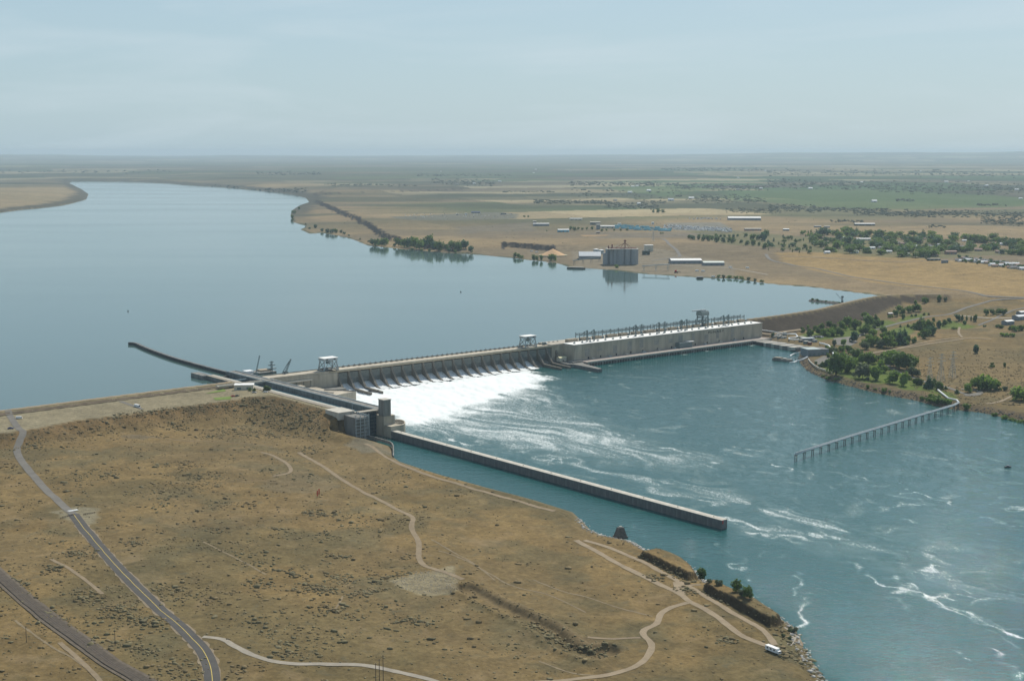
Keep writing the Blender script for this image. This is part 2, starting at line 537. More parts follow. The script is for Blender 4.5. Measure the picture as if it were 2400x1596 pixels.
def grid_mesh(name, X, Y, Z, attrs=None, keep=None):
    nr, ncl = X.shape
    me = bpy.data.meshes.new(name)
    nv = nr * ncl
    me.vertices.add(nv)
    me.vertices.foreach_set('co', np.stack([X, Y, Z], -1).astype(np.float32).ravel())
    idx = np.arange(nv).reshape(nr, ncl)
    q = np.stack([idx[:-1, :-1], idx[:-1, 1:], idx[1:, 1:], idx[1:, :-1]], -1).reshape(-1, 4)
    if keep is not None:
        kf = (keep[:-1, :-1] | keep[:-1, 1:] | keep[1:, 1:] | keep[1:, :-1]).ravel()
        q = q[kf]
    q = q[:, ::-1]
    nf = len(q)
    me.loops.add(nf * 4)
    me.polygons.add(nf)
    me.loops.foreach_set('vertex_index', q.astype(np.int32).ravel())
    me.polygons.foreach_set('loop_start', np.arange(0, nf * 4, 4, dtype=np.int32))
    me.polygons.foreach_set('use_smooth', np.ones(nf, dtype=bool))
    me.update(calc_edges=True)
    for nm, a in (attrs or {}).items():
        if a.ndim == 3:
            at = me.attributes.new(nm, 'FLOAT_COLOR', 'POINT')
            rgba = np.concatenate([a.reshape(-1, 3), np.ones((nv, 1))], 1).astype(np.float32)
            at.data.foreach_set('color', rgba.ravel())
        else:
            at = me.attributes.new(nm, 'FLOAT', 'POINT')
            at.data.foreach_set('value', a.astype(np.float32).ravel())
    return me

# ------------------------------------------------------------------ ground colours (what grows or lies there, some shade painted in)
def cmix(base, col, m):
    return base * (1 - m[..., None]) + np.array(col) * m[..., None]
X_, Y_ = GX, GY
grass = np.array([0.250, 0.190, 0.112])
Cc = np.ones(GX.shape + (3,)) * grass
big = fbm(X_ / 210, Y_ / 210, 4, 41)
mid = fbm(X_ / 45, Y_ / 45, 4, 43)
Cc = cmix(Cc, (0.200, 0.162, 0.095), sstep(0.42, 0.62, big) * 0.8)
Cc = cmix(Cc, (0.300, 0.218, 0.118), sstep(0.50, 0.66, fbm(X_ / 90, Y_ / 90, 4, 47)) * 0.7)
Cc = cmix(Cc, (0.160, 0.145, 0.098), sstep(0.52, 0.70, mid) * 0.6)
isup = sstep(-10, 10, -gdD)
# drier, paler upstream side
fcol = np.ones_like(Cc) * np.array([0.305, 0.228, 0.142])
fb = fbm(X_ / 900, Y_ / 500, 5, 51)
fcol = cmix(fcol, (0.235, 0.185, 0.125), sstep(0.42, 0.62, fb))
fcol = cmix(fcol, (0.36, 0.27, 0.16), sstep(0.55, 0.70, fbm(X_ / 500, Y_ / 250, 4, 53)) * 0.7)
# farmland beyond
ca, sa = math.cos(0.35), math.sin(0.35)
fx, fy = X_ * ca + Y_ * sa, -X_ * sa + Y_ * ca
fsz = np.where(gR > 14000, 2.4, 1.0)
rowk = np.floor(fy / (620 * fsz)) + fsz * 1000
cx_ = np.floor(fx / (900 * fsz) + hash2(rowk, rowk * 0, 5) * 3)
hh = hash2(cx_, rowk, 61)
pal = np.array([[0.060, 0.125, 0.050], [0.090, 0.175, 0.070], [0.42, 0.34, 0.22], [0.15, 0.13, 0.11], [0.56, 0.46, 0.30],
                [0.07, 0.10, 0.06], [0.25, 0.20, 0.14], [0.12, 0.15, 0.08]])
fld = pal[np.minimum((hh * 8).astype(int), 7)]
right_g = sstep(-0.12, 0.18, np.arctan2(X_, Y_))
wf = sstep(5600, 7200, gR + (fbm(X_ / 1500, Y_ / 1500, 3, 63) - 0.5) * 3500) * (0.62 + 0.34 * right_g) * sstep(150, 900, gdf)
fcol = fcol * (1 - wf[..., None]) + fld * wf[..., None]
scrub = sstep(0.50, 0.62, fbm(X_ / 1400, Y_ / 420, 5, 71)) * sstep(4600, 6500, gR) * 0.75
fcol = cmix(fcol, (0.075, 0.090, 0.055), scrub)
penm = sstep(-1200, -2300, X_) * sstep(12800, 11500, gR)
fcol = fcol * (1 - (sstep(5200, 12000, gR) * (1 - penm))[..., None] * np.array([0.36, 0.27, 0.18]))  # far plain darkens and turns bluer with distance from the camera
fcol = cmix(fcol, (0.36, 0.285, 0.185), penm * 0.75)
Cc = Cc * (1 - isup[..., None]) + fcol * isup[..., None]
def paint(pix, z, col, soft=6.0, amt=1.0, rag=0.0):
    global Cc
    P = wp(pix, z)
    xs, ys = [p[0] for p in P], [p[1] for p in P]
    pad = 60 + soft * 3
    sel = (X_ > min(xs) - pad) & (X_ < max(xs) + pad) & (Y_ > min(ys) - pad) & (Y_ < max(ys) + pad)
    if not sel.any():
        return
    d = sdf(X_[sel], Y_[sel], P)
    if rag:
        d = d + (fbm(X_[sel] / (rag * 2.5), Y_[sel] / (rag * 2.5), 3, 77) - 0.5) * rag * 2
    m = sstep(-soft, soft, d) * amt
    Cc[sel] = Cc[sel] * (1 - m[:, None]) + np.array(col) * m[:, None]
Z8 = lambda p: zz(1700, 650, 3.3686, p)
Z4 = lambda p: zz(1800, 400, 3.93, p)
Z3 = lambda p: zz(1200, 400, 3.93, p)
Z2 = lambda p: zz(650, 400, 3.93, p)
Y2 = lambda p: zz(0, 920, 2.9475, p)
Y3 = lambda p: zz(0, 1180, 3.3686, p)
Y4 = lambda p: zz(600, 1080, 3.0387, p)
Y1 = lambda p: zz(760, 930, 6.935, p)
STRAW = (0.375, 0.262, 0.125)
paint([(1815, 597), (1950, 598), (2100, 606), (2250, 622), (2420, 636), (2600, 660), (2600, 692), (2400, 690), (2300, 680), (2150, 665), (2050, 655), (1930, 632), (1840, 612)], 36, STRAW, 12)
paint([(1340, 592), (1440, 585), (1560, 590), (1600, 600), (1700, 612), (1730, 640), (1660, 650), (1500, 640), (1440, 632), (1350, 622)], 30, (0.27, 0.235, 0.19), 10, 0.7, 20)
paint(Z2([(1040, 430), (1200, 425), (1700, 395), (2000, 385), (2220, 400), (2200, 445), (1700, 462), (1250, 465), (1080, 445)]), 44, (0.16, 0.165, 0.145), 12, 0.9)
paint(Z2([(1640, 520), (2358, 480), (2358, 560), (1900, 560), (1700, 590)]), 44, (0.20, 0.175, 0.145), 15, 0.7, 30)
paint([(1380, 546), (1700, 546), (1700, 556), (1400, 562)], 42, (0.215, 0.185, 0.15), 10, 0.7)
paint([(1360, 552), (1430, 551), (1420, 555), (1370, 556)], 42, (0.46, 0.31, 0.18), 6, 0.9)
paint([(1560, 524), (1690, 524), (1725, 545), (1580, 543)], 42, (0.24, 0.24, 0.23), 10, 0.8)
paint([(1610, 545), (1700, 540), (1850, 555), (2000, 560), (2200, 575), (2400, 590), (2400, 600), (2220, 610), (2080, 606), (1900, 594), (1700, 575)], 40, (0.15, 0.165, 0.075), 20, 0.6, 40)
# green fields between the far tree belts
for q in ([(1700, 448), (2050, 446), (2400, 462), (2400, 480), (2150, 488), (1900, 482), (1720, 470)], [(1440, 438), (1600, 436), (1700, 445), (1560, 458), (1440, 450)]):
    paint(q, 55, (0.095, 0.165, 0.065), 60, 0.75, 160)
# lawns of the park
LAWN = (0.135, 0.200, 0.045)
for q in ([(700, 690), (860, 780), (1100, 812), (1300, 815), (1420, 860), (1580, 868), (1800, 945), (1850, 935), (1780, 880), (1560, 822), (1350, 745), (1270, 690), (1150, 620), (900, 580), (820, 600)],
          [(560, 470), (620, 420), (900, 395), (1040, 365), (1100, 325), (1300, 325), (1380, 345), (1200, 400), (1050, 450), (700, 482)],
          [(1280, 400), (1420, 360), (1520, 350), (1500, 410), (1420, 440), (1290, 430)], [(1650, 340), (1800, 340), (2000, 378), (1900, 390), (1700, 382)],
          [(1400, 305), (1600, 280), (1580, 312), (1350, 340)]):
    paint(Z8(q), 10, LAWN, 5, 0.95, 6)
for q in ([(690, 360), (940, 300), (1150, 265), (1170, 285), (1000, 320), (900, 345), (760, 370)], [(1420, 430), (1560, 410), (1540, 450), (1440, 480)], [(1560, 480), (1680, 430), (1720, 440), (1620, 500)]):
    paint(Z8(q), 12, (0.33, 0.235, 0.135), 4, 0.9, 4)
paint(Z8([(1500, 600), (1900, 500), (2358, 480), (2358, 900), (1900, 800), (1650, 780)]), 12, (0.235, 0.180, 0.105), 30, 0.7, 30)
# gravel yard on the left abutment, crest, riprap
Cc = cmix(Cc, (0.345, 0.315, 0.262), sstep(-1, 3, gpl) * (0.85 + 0.15 * mid))
Cc = cmix(Cc, (0.26, 0.22, 0.135), sstep(8, 5, gdl) * np.where(glx < 0, 1.0, 0.8))
emb = sstep(6.5, 8, gdl) * np.where(glx > 600, 1.0, 0.0) * (1 - isup) * sstep(1.2, 0.3, np.abs(GZ - (29 - np.maximum(gdl - 6, 0) * 0.42)))
Cc = cmix(Cc, (0.080, 0.064, 0.055), emb * sstep(1640, 1480, glx))
rip = sstep(26, 18, gdt) * (1 - isup) * np.where(glx > 250, 1.0, 0.0) * (gdT < 0)
Cc = cmix(Cc, (0.175, 0.140, 0.110), rip * (0.6 + 0.4 * mid))
nb = sstep(10, 5, gdt + (mid - 0.5) * 10) * (1 - isup) * np.where(glx < 250, 1.0, 0.0) * (gdT < 0)
Cc = cmix(Cc, (0.26, 0.225, 0.175), nb * 0.8)
Cc = cmix(Cc, (0.085, 0.100, 0.055), sstep(22, 8, gdf) * isup * (gdF < 0) * sstep(0.42, 0.55, fbm(X_ / 60, Y_ / 60, 3, 81)) * 0.85)
# reddish brush on the slope below the yard
slope = sstep(-45, -5, gpl) * sstep(2, -2, gpl) * (1 - isup)
Cc = cmix(Cc, (0.235, 0.150, 0.082), slope * 0.6)
Cc = cmix(Cc, (0.12, 0.10, 0.065), slope * sstep(0.48, 0.62, fbm(X_ / 12, Y_ / 12, 3, 83)) * 0.75)
# bare upstream cliffs: dark basalt, with their shadow painted into the tone
gzr, gzc = np.gradient(GZ)
slp = np.abs(gzr) / np.gradient(rows)[:, None] + np.abs(gzc) / (RR * (angs[1] - angs[0]))
Cc = cmix(Cc, (0.035, 0.030, 0.030), sstep(0.24, 0.45, slp) * isup * sstep(10, 30, gdf) * (gR < 14000))
Cc = cmix(Cc, (0.085, 0.085, 0.070), sstep(5500, 7500, gR) * isup * (gdF < 0) * sstep(130, 60, gdf + (fbm(X_ / 90, Y_ / 90, 3, 85) - 0.5) * 120) * 0.9)
Cc = cmix(Cc, (0.060, 0.045, 0.032), sstep(0.60, 1.0, slp) * (1 - isup) * np.where(glx < 250, 0.85, 0.0) * (gpl < -60))  # steep near-bank faces: the berms' shade painted into the ground colour
# patches in the near land
for q, c, a in ((Y4([(960, 850), (1100, 790), (1250, 770), (1400, 720), (1430, 800), (1440, 900), (1380, 945), (1150, 945), (1020, 900)]), (0.33, 0.295, 0.235), 0.95),
                (Y4([(40, 150), (160, 60), (330, 40), (520, 100), (600, 160), (470, 205), (250, 215), (100, 205)]), (0.26, 0.215, 0.155), 0.6),
                (Y4([(1480, 200), (1560, 190), (1680, 240), (1640, 270), (1520, 260)]), (0.31, 0.245, 0.15), 0.8),
                (Y2([(820, 300), (960, 290), (1080, 305), (980, 325), (860, 320)]), (0.20, 0.17, 0.135), 0.8),
                (Y1([(330, 690), (560, 590), (680, 580), (870, 640), (1120, 712), (1090, 780), (980, 800), (800, 820), (600, 830)]), (0.235, 0.215, 0.185), 0.95),
                (Y3([(410, 115), (600, 60), (790, 80), (760, 190), (680, 220), (560, 190)]), (0.35, 0.325, 0.275), 0.9),
                (Y5([(1740, 930), (1860, 880), (1960, 930), (1900, 1060), (1800, 1050)]), (0.21, 0.195, 0.13), 0.7)):
    paint(q, 12, c, 3, a, 4)
paint(Y4([(1480, 880), (1700, 985), (1950, 1110), (2290, 1280), (2420, 1345), (2560, 1330), (2600, 1300), (2450, 1240), (2279, 1190), (2000, 1080), (1750, 950), (1500, 850)]), 12, (0.225, 0.175, 0.118), 3, 0.9, 4)
Cc = cmix(Cc, (0.11, 0.088, 0.055), sstep(5, 2, np.abs(gdd - 10.5)) * sstep(0.35, 0.5, mid) * 0.0)

def ground_material():
    m = bpy.data.materials.new('dry_grassland')
    m.use_nodes = True
    t = m.node_tree
    b = t.nodes['Principled BSDF']
    b.inputs['Roughness'].default_value = 0.97
    b.inputs['Specular IOR Level'].default_value = 0.08
    at = t.nodes.new('ShaderNodeAttribute')
    at.attribute_name = 'Col'
    co = t.nodes.new('ShaderNodeTexCoord')
    prev = at.outputs['Color']
    for sc_, det, lo, hi, p0, p1, dist in ((0.035, 6, 0.80, 1.20, 0.30, 0.70, 0.4), (0.22, 8, 0.66, 1.30, 0.32, 0.68, 0.8), (0.011, 5, 0.84, 1.16, 0.3, 0.7, 0.3)):
        n = t.nodes.new('ShaderNodeTexNoise')
        n.inputs['Scale'].default_value = sc_
        n.inputs['Detail'].default_value = det
        n.inputs['Roughness'].default_value = 0.68
        n.inputs['Distortion'].default_value = dist
        t.links.new(co.outputs['Object'], n.inputs['Vector'])
        mr = t.nodes.new('ShaderNodeMapRange')
        mr.inputs['From Min'].default_value = p0
        mr.inputs['From Max'].default_value = p1
        mr.inputs['To Min'].default_value = lo
        mr.inputs['To Max'].default_value = hi
        t.links.new(n.outputs['Fac'], mr.inputs['Value'])
        mu = t.nodes.new('ShaderNodeMixRGB')
        mu.blend_type = 'MULTIPLY'
        mu.inputs['Fac'].default_value = 1.0
        t.links.new(prev, mu.inputs['Color1'])
        t.links.new(mr.outputs['Result'], mu.inputs['Color2'])
        prev = mu.outputs['Color']
        last = n
    for sc_, lo_, hi_, colr, amt in ((0.075, 0.56, 0.70, (0.105, 0.098, 0.062), 0.55), (0.5, 0.60, 0.72, (0.090, 0.080, 0.050), 0.6), (0.028, 0.55, 0.75, (0.30, 0.215, 0.115), 0.5)):
        n = t.nodes.new('ShaderNodeTexNoise')
        n.inputs['Scale'].default_value = sc_
        n.inputs['Detail'].default_value = 7
        n.inputs['Roughness'].default_value = 0.66
        n.inputs['Distortion'].default_value = 0.6
        t.links.new(co.outputs['Object'], n.inputs['Vector'])
        mr = t.nodes.new('ShaderNodeMapRange')
        mr.inputs['From Min'].default_value = lo_
        mr.inputs['From Max'].default_value = hi_
        mr.inputs['To Max'].default_value = amt
        t.links.new(n.outputs['Fac'], mr.inputs['Value'])
        veg = t.nodes.new('ShaderNodeAttribute')
        veg.attribute_name = 'wild'
        mm = t.nodes.new('ShaderNodeMath')
        mm.operation = 'MULTIPLY'
        t.links.new(mr.outputs['Result'], mm.inputs[0])
        t.links.new(veg.outputs['Fac'], mm.inputs[1])
        mu = t.nodes.new('ShaderNodeMixRGB')
        mu.inputs['Color2'].default_value = colr + (1,)
        t.links.new(mm.outputs[0], mu.inputs['Fac'])
        t.links.new(prev, mu.inputs['Color1'])
        prev = mu.outputs['Color']
    bp = t.nodes.new('ShaderNodeBump')
    bp.inputs['Strength'].default_value = 0.6
    bp.inputs['Distance'].default_value = 0.8
    n2 = t.nodes.new('ShaderNodeTexNoise')
    n2.inputs['Scale'].default_value = 0.3
    n2.inputs['Detail'].default_value = 5
    t.links.new(co.outputs['Object'], n2.inputs['Vector'])
    t.links.new(n2.outputs['Fac'], bp.inputs['Height'])
    t.links.new(bp.outputs['Normal'], b.inputs['Normal'])
    t.links.new(prev, b.inputs['Base Color'])
    return m
wild = (1 - isup) * sstep(2, -2, gpl) * (1 - np.clip(emb, 0, 1)) * np.where(glx > 250, 0.6, 1.0)
lawnish = sstep(0.02, 0.06, Cc[..., 1] - Cc[..., 0])
wild = wild * (1 - lawnish)
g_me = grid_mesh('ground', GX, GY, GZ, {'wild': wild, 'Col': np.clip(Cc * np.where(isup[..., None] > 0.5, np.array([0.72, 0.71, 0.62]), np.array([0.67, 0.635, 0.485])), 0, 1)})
g_me.materials.append(ground_material())
g_me
link('ground', g_me, None, 'structure')

# ------------------------------------------------------------------ water
def water_material(name, body, rough, waves, foam=False, rvar=0.0):
    m = bpy.data.materials.new(name)
    m.use_nodes = True
    t = m.node_tree
    b = t.nodes['Principled BSDF']
    b.inputs['IOR'].default_value = 1.333
    b.inputs['Specular IOR Level'].default_value = 0.5
    b.inputs['Roughness'].default_value = rough
    b.inputs['Base Color'].default_value = body + (1,)
    co = t.nodes.new('ShaderNodeTexCoord')
    nrm = None
    for sc_, stretch, dist, det, strg in waves:
        mp = t.nodes.new('ShaderNodeMapping')
        mp.inputs['Rotation'].default_value = (0, 0, 0.6)
        mp.inputs['Scale'].default_value = (sc_, sc_ * stretch, sc_)
        n = t.nodes.new('ShaderNodeTexNoise')
        n.inputs['Scale'].default_value = 1.0
        n.inputs['Detail'].default_value = det
        n.inputs['Roughness'].default_value = 0.6
        bp = t.nodes.new('ShaderNodeBump')
        bp.inputs['Strength'].default_value = strg
        bp.inputs['Distance'].default_value = dist
        t.links.new(co.outputs['Object'], mp.inputs['Vector'])
        t.links.new(mp.outputs['Vector'], n.inputs['Vector'])
        t.links.new(n.outputs['Fac'], bp.inputs['Height'])
        if nrm:
            t.links.new(nrm, bp.inputs['Normal'])
        nrm = bp.outputs['Normal']
    if nrm:
        t.links.new(nrm, b.inputs['Normal'])
    if rvar:      # wind lanes: broad bands of slightly rougher water
        mp = t.nodes.new('ShaderNodeMapping')
        mp.inputs['Scale'].default_value = (0.0006, 0.0022, 0.001)
        mp.inputs['Rotation'].default_value = (0, 0, 0.25)
        n = t.nodes.new('ShaderNodeTexNoise')
        n.inputs['Scale'].default_value = 1.0
        n.inputs['Detail'].default_value = 5
        mr = t.nodes.new('ShaderNodeMapRange')
        mr.inputs['From Min'].default_value = 0.38
        mr.inputs['From Max'].default_value = 0.66
        mr.inputs['To Min'].default_value = rough
        mr.inputs['To Max'].default_value = rough + rvar
        t.links.new(co.outputs['Object'], mp.inputs['Vector'])
        t.links.new(mp.outputs['Vector'], n.inputs['Vector'])
        t.links.new(n.outputs['Fac'], mr.inputs['Value'])
        t.links.new(mr.outputs['Result'], b.inputs['Roughness'])
    if foam:
        at = t.nodes.new('ShaderNodeAttribute')
        at.attribute_name = 'foam'
        fac = None
        mp = t.nodes.new('ShaderNodeMapping')
        mp.inputs['Rotation'].default_value = (0, 0, math.radians(40))
        mp.inputs['Scale'].default_value = (0.46, 0.20, 0.46)
        n = t.nodes.new('ShaderNodeTexNoise')
        n.inputs['Scale'].default_value = 1.0
        n.inputs['Detail'].default_value = 9
        n.inputs['Roughness'].default_value = 0.72
        n.inputs['Distortion'].default_value = 1.2
        t.links.new(co.outputs['Object'], mp.inputs['Vector'])
        t.links.new(mp.outputs['Vector'], n.inputs['Vector'])
        ad = t.nodes.new('ShaderNodeMath')
        ad.operation = 'ADD'
        t.links.new(at.outputs['Fac'], ad.inputs[0])
        t.links.new(n.outputs['Fac'], ad.inputs[1])
        mr = t.nodes.new('ShaderNodeMapRange')
        mr.interpolation_type = 'SMOOTHSTEP'
        mr.inputs['From Min'].default_value = 0.80
        mr.inputs['From Max'].default_value = 1.30
        t.links.new(ad.outputs[0], mr.inputs['Value'])
        df = t.nodes.new('ShaderNodeBsdfDiffuse')
        df.inputs['Color'].default_value = (0.80, 0.83, 0.81, 1)
        ms = t.nodes.new('ShaderNodeMixShader')
        t.links.new(mr.outputs['Result'], ms.inputs['Fac'])
        # milky, aerated water round the foam
        mb = t.nodes.new('ShaderNodeMixRGB')
        mb.inputs['Color1'].default_value = body + (1,)
        mb.inputs['Color2'].default_value = (0.15, 0.22, 0.19, 1)
        mrr = t.nodes.new('ShaderNodeMapRange')
        mrr.inputs['From Min'].default_value = 0.12
        mrr.inputs['From Max'].default_value = 0.75
        t.links.new(at.outputs['Fac'], mrr.inputs['Value'])
        t.links.new(mrr.outputs['Result'], mb.inputs['Fac'])
        t.links.new(mb.outputs['Color'], b.inputs['Base Color'])
        out = t.nodes['Material Output']
        t.links.new(b.outputs['BSDF'], ms.inputs[1])
        t.links.new(df.outputs['BSDF'], ms.inputs[2])
        t.links.new(ms.outputs['Shader'], out.inputs['Surface'])
    return m

M_res = water_material('reservoir_water', (0.058, 0.108, 0.098), 0.06, [(0.05, 1.0, 0.06, 3, 0.3)], rvar=0.06)
M_riv = water_material('river_water', (0.012, 0.082, 0.080), 0.035, [(0.04, 1.6, 1.8, 3, 0.6), (0.19, 1.7, 0.95, 5, 0.8)], foam=True)
M_lockw = water_material('lock_water', (0.17, 0.30, 0.31), 0.06, [(0.2, 1.0, 0.05, 2, 0.3)])

fbp = MB()
fb_poly = FB
# the reservoir as one flat sheet, triangulated from its outline (its edges run under the land)
from mathutils.geometry import tessellate_polygon
exp = []
nF = len(fb_poly)
cxF = sum(p[0] for p in fb_poly) / nF
lo = len(crest_left) + len(dam_line) + 6
area = sum(fb_poly[i][0] * fb_poly[(i + 1) % nF][1] - fb_poly[(i + 1) % nF][0] * fb_poly[i][1] for i in range(nF)) / 2
for i, p in enumerate(fb_poly):
    if i < lo:
        exp.append(p)
        continue
    a, c = fb_poly[i - 1], fb_poly[(i + 1) % nF]
    tx, ty = c[0] - a[0], c[1] - a[1]
    l = math.hypot(tx, ty) + 1e-6
    nx, ny = (ty / l, -tx / l) if area > 0 else (-ty / l, tx / l)
    off = min(12.0, 0.15 * l)
    exp.append((p[0] + nx * off, p[1] + ny * off))
tri = tessellate_polygon([[Vector((x, y, 0)) for x, y in exp]])
fbp.add([(x, y, ZF) for x, y in exp], [tuple(q) for q in tri])
fbp.build('reservoir_water', M_res, None, 'structure')

# the river below the dam: a fine sheet with real chop, foam laid where the spill aerates it
RA = np.arange(math.radians(-11), math.radians(30.5), math.radians(0.06))
rrow = CAMH * FPX / np.arange(1385, 420, -2.1)
rr, ra = np.meshgrid(rrow, RA, indexing='ij')
RX, RY = rr * np.sin(ra), rr * np.cos(ra)
rlx, rly = toD(RX, RY)
foam = np.zeros(RX.shape)
def foam_poly(pix, soft_in, soft_out, amt):
    global foam
    d = sdf(RX, RY, wp(pix, 0))
    d = d + (fbm(rlx / 16, rly / 45, 4, 91) - 0.5) * soft_out * 0.9
    foam = np.maximum(foam, sstep(-soft_out, soft_in, d) * amt)
def foam_line(pix, width, amt, seed):
    global foam
    P = wp(pix, 0)
    xs, ys = [p[0] for p in P], [p[1] for p in P]
    sel = (RX > min(xs) - 60) & (RX < max(xs) + 60) & (RY > min(ys) - 90) & (RY < max(ys) + 90)
    wx = (fbm(RX[sel] / 22, RY[sel] / 22, 3, seed) - 0.5) * 30
    wy = (fbm(RX[sel] / 22, RY[sel] / 22, 3, seed + 7) - 0.5) * 46
    d = seg_dist(RX[sel] + wx, RY[sel] + wy, P)
    br = sstep(0.30, 0.62, fbm(RX[sel] / 30, RY[sel] / 40, 3, seed + 3))
    foam[sel] = np.maximum(foam[sel], np.exp(-(d / width) ** 2) * amt * (0.35 + 0.65 * br))
foam_poly([(760, 905), (840, 892), (900, 885), (1000, 872), (1100, 860), (1195, 848), (1222, 868), (1252, 884), (1240, 902),
           (1160, 928), (1075, 958), (1010, 982), (960, 988), (925, 974), (880, 958), (815, 940)], 26, 55, 1.0)
foam_poly([(800, 925), (1195, 850), (1258, 880), (1285, 915), (1325, 958), (1420, 1005), (1530, 1035), (1400, 1050), (1250, 1045),
           (1100, 1028), (980, 1006), (900, 975)], 35, 75, 0.44)
foam_poly([(800, 925), (1195, 850), (1262, 888), (1270, 905), (1200, 935), (1130, 965), (1060, 990), (990, 998), (900, 975)], 30, 55, 0.62)
foam_poly([(1000, 1000), (1250, 1000), (1450, 1015), (1600, 1045), (1700, 1090), (1580, 1100), (1400, 1085), (1200, 1060)], 60, 80, 0.40)
Y6 = lambda p: zz(1650, 900, 2.2533, p)
for k, (p, w, a) in enumerate((([(100, 720), (300, 770), (450, 820), (560, 855), (700, 880), (800, 910), (930, 930), (1010, 940)], 9, 0.42),
        ([(350, 800), (600, 790), (800, 800)], 10, 0.36), ([(420, 890), (600, 880), (760, 900)], 9, 0.36), ([(900, 880), (1100, 910), (1250, 920)], 10, 0.36),
        ([(770, 940), (820, 990), (930, 1015), (1030, 1045), (1060, 1080), (1150, 1110), (1290, 1150)], 4.5, 0.46),
        ([(1060, 1080), (1180, 1145), (1300, 1190), (1420, 1220), (1530, 1280), (1600, 1305), (1690, 1310)], 5.5, 0.47),
        ([(1060, 1000), (1110, 1000), (1200, 970), (1290, 985), (1380, 1000)], 6, 0.48),
        ([(560, 945), (480, 980), (490, 1050), (480, 1090)], 4, 0.44), ([(570, 1115), (500, 1150), (520, 1200), (550, 1270), (540, 1295)], 5, 0.48),
        ([(110, 850), (130, 890), (180, 920), (140, 950), (200, 985)], 4, 0.48), ([(280, 880), (285, 910)], 3, 0.4), ([(310, 975), (340, 990)], 3.5, 0.42),
        ([(1050, 570), (1150, 590), (1240, 615), (1310, 630)], 4, 0.5), ([(800, 490), (900, 515)], 4, 0.42), ([(840, 560), (920, 575), (990, 620), (880, 655)], 4.5, 0.46),
        ([(1000, 650), (1120, 645)], 4, 0.44), ([(1390, 725), (1480, 735), (1560, 745), (1650, 745)], 4.5, 0.5), ([(1520, 712), (1680, 720)], 4, 0.46),
        ([(330, 415), (430, 450), (550, 485), (620, 520), (690, 540)], 5, 0.5), ([(150, 340), (330, 355)], 5, 0.44), ([(0, 430), (150, 450), (340, 465)], 7, 0.42),
        ([(340, 510), (520, 530)], 6, 0.38), ([(0, 620), (200, 630), (420, 615)], 8, 0.34), ([(400, 370), (480, 385)], 4, 0.55),
        ([(960, 1120), (1040, 1160), (1080, 1220), (1110, 1260)], 5, 0.36), ([(1300, 1020), (1380, 1080), (1450, 1085)], 4, 0.46), ([(1320, 1110), (1430, 1120)], 4, 0.44),
        ([(1150, 1150), (1400, 1165), (1650, 1140)], 5, 0.42), ([(1510, 1300), (1590, 1350), (1660, 1390)], 5, 0.46), ([(1395, 1435), (1425, 1445)], 5, 0.5),
        ([(1510, 1400), (1550, 1460)], 4, 0.4), ([(1560, 1500), (1690, 1540)], 6, 0.44), ([(1560, 650), (1690, 660)], 4, 0.46), ([(1580, 1050), (1690, 1080)], 4, 0.44),
        ([(470, 895), (400, 905)], 3.5, 0.4), ([(590, 405), (740, 445)], 4, 0.42))):
    foam_line(Y6(p), w * 0.8, min(0.62, a * 0.96), 200 + 11 * k)
Z7 = lambda p: zz(1180, 700, 3.803, p)
for k, (x, y, w, a) in enumerate(((620, 640, 9, .45), (740, 650, 9, .45), (860, 655, 4.5, .9), (820, 625, 4, .55), (1000, 600, 9, .4), (1150, 560, 9, .4), (1420, 530, 10, .48), (1600, 500, 9, .45),
                                  (1820, 475, 10, .5), (2000, 450, 10, .4), (2200, 418, 11, .52), (180, 622, 4, .75), (235, 612, 2.6, .9), (980, 640, 10, .36), (780, 750, 12, .42), (640, 720, 12, .36))):
    foam_line(Z7([(x - w * 4, y), (x + w * 4, y - 4)]), w * 0.7, a, 500 + 13 * k)
# foam creeps along the guide wall and the lock works
foam_line([(905, 990), (980, 1012), (1100, 1046)], 5, 0.5, 811)
for k, (p, w, a) in enumerate((([(1150, 935), (1290, 980), (1430, 1012), (1530, 1040), (1690, 1086)], 7, 0.46), ([(1200, 930), (1300, 962), (1420, 1000), (1500, 1030)], 5, 0.42), ([(1060, 980), (1200, 1020), (1350, 1050), (1500, 1080)], 7, 0.36),
                               ([(1695, 1218), (1850, 1258), (2000, 1300), (2150, 1330), (2280, 1348)], 9, 0.42), ([(1720, 1235), (1900, 1275), (2060, 1308)], 6, 0.40), ([(1990, 1315), (2060, 1350), (2150, 1392), (2260, 1440), (2400, 1500)], 4, 0.50),
                               ([(1780, 1240), (1950, 1262), (2100, 1290)], 12, 0.30), ([(2050, 1330), (2200, 1340), (2300, 1345)], 10, 0.32))):
    foam_line(p, w * 0.8, a * 1.08, 900 + 17 * k)
# current lines, eddies and drifting specks all over the lively water
wx = rlx + (fbm(rlx / 70, rly / 110, 3, 401) - 0.5) * 120
wy = rly + (fbm(rlx / 70, rly / 110, 3, 403) - 0.5) * 160
rdg = 1 - np.abs(2 * fbm(wx / 34, wy / 95, 4, 405) - 1)
rdg2 = 1 - np.abs(2 * fbm(wx / 90, wy / 160, 4, 407) - 1)
zone = sstep(-118, -100, rlx) * sstep(-70, -200, rly) * sstep(0.40, 0.62, fbm(rlx / 110, rly / 260, 3, 409))
main = np.exp(-((rlx + 60 + (rly + 500) * 0.02) / 85) ** 2) * sstep(-150, -330, rly)
foam = np.maximum(foam, sstep(0.90, 1.0, rdg) * (0.22 * zone + 0.20 * main))
foam = np.maximum(foam, sstep(0.94, 1.0, rdg2) * (0.25 * zone + 0.20 * main))
foam = np.maximum(foam, main * (0.13 + 0.28 * sstep(0.45, 0.7, fbm(wx / 20, wy / 46, 4, 411))))
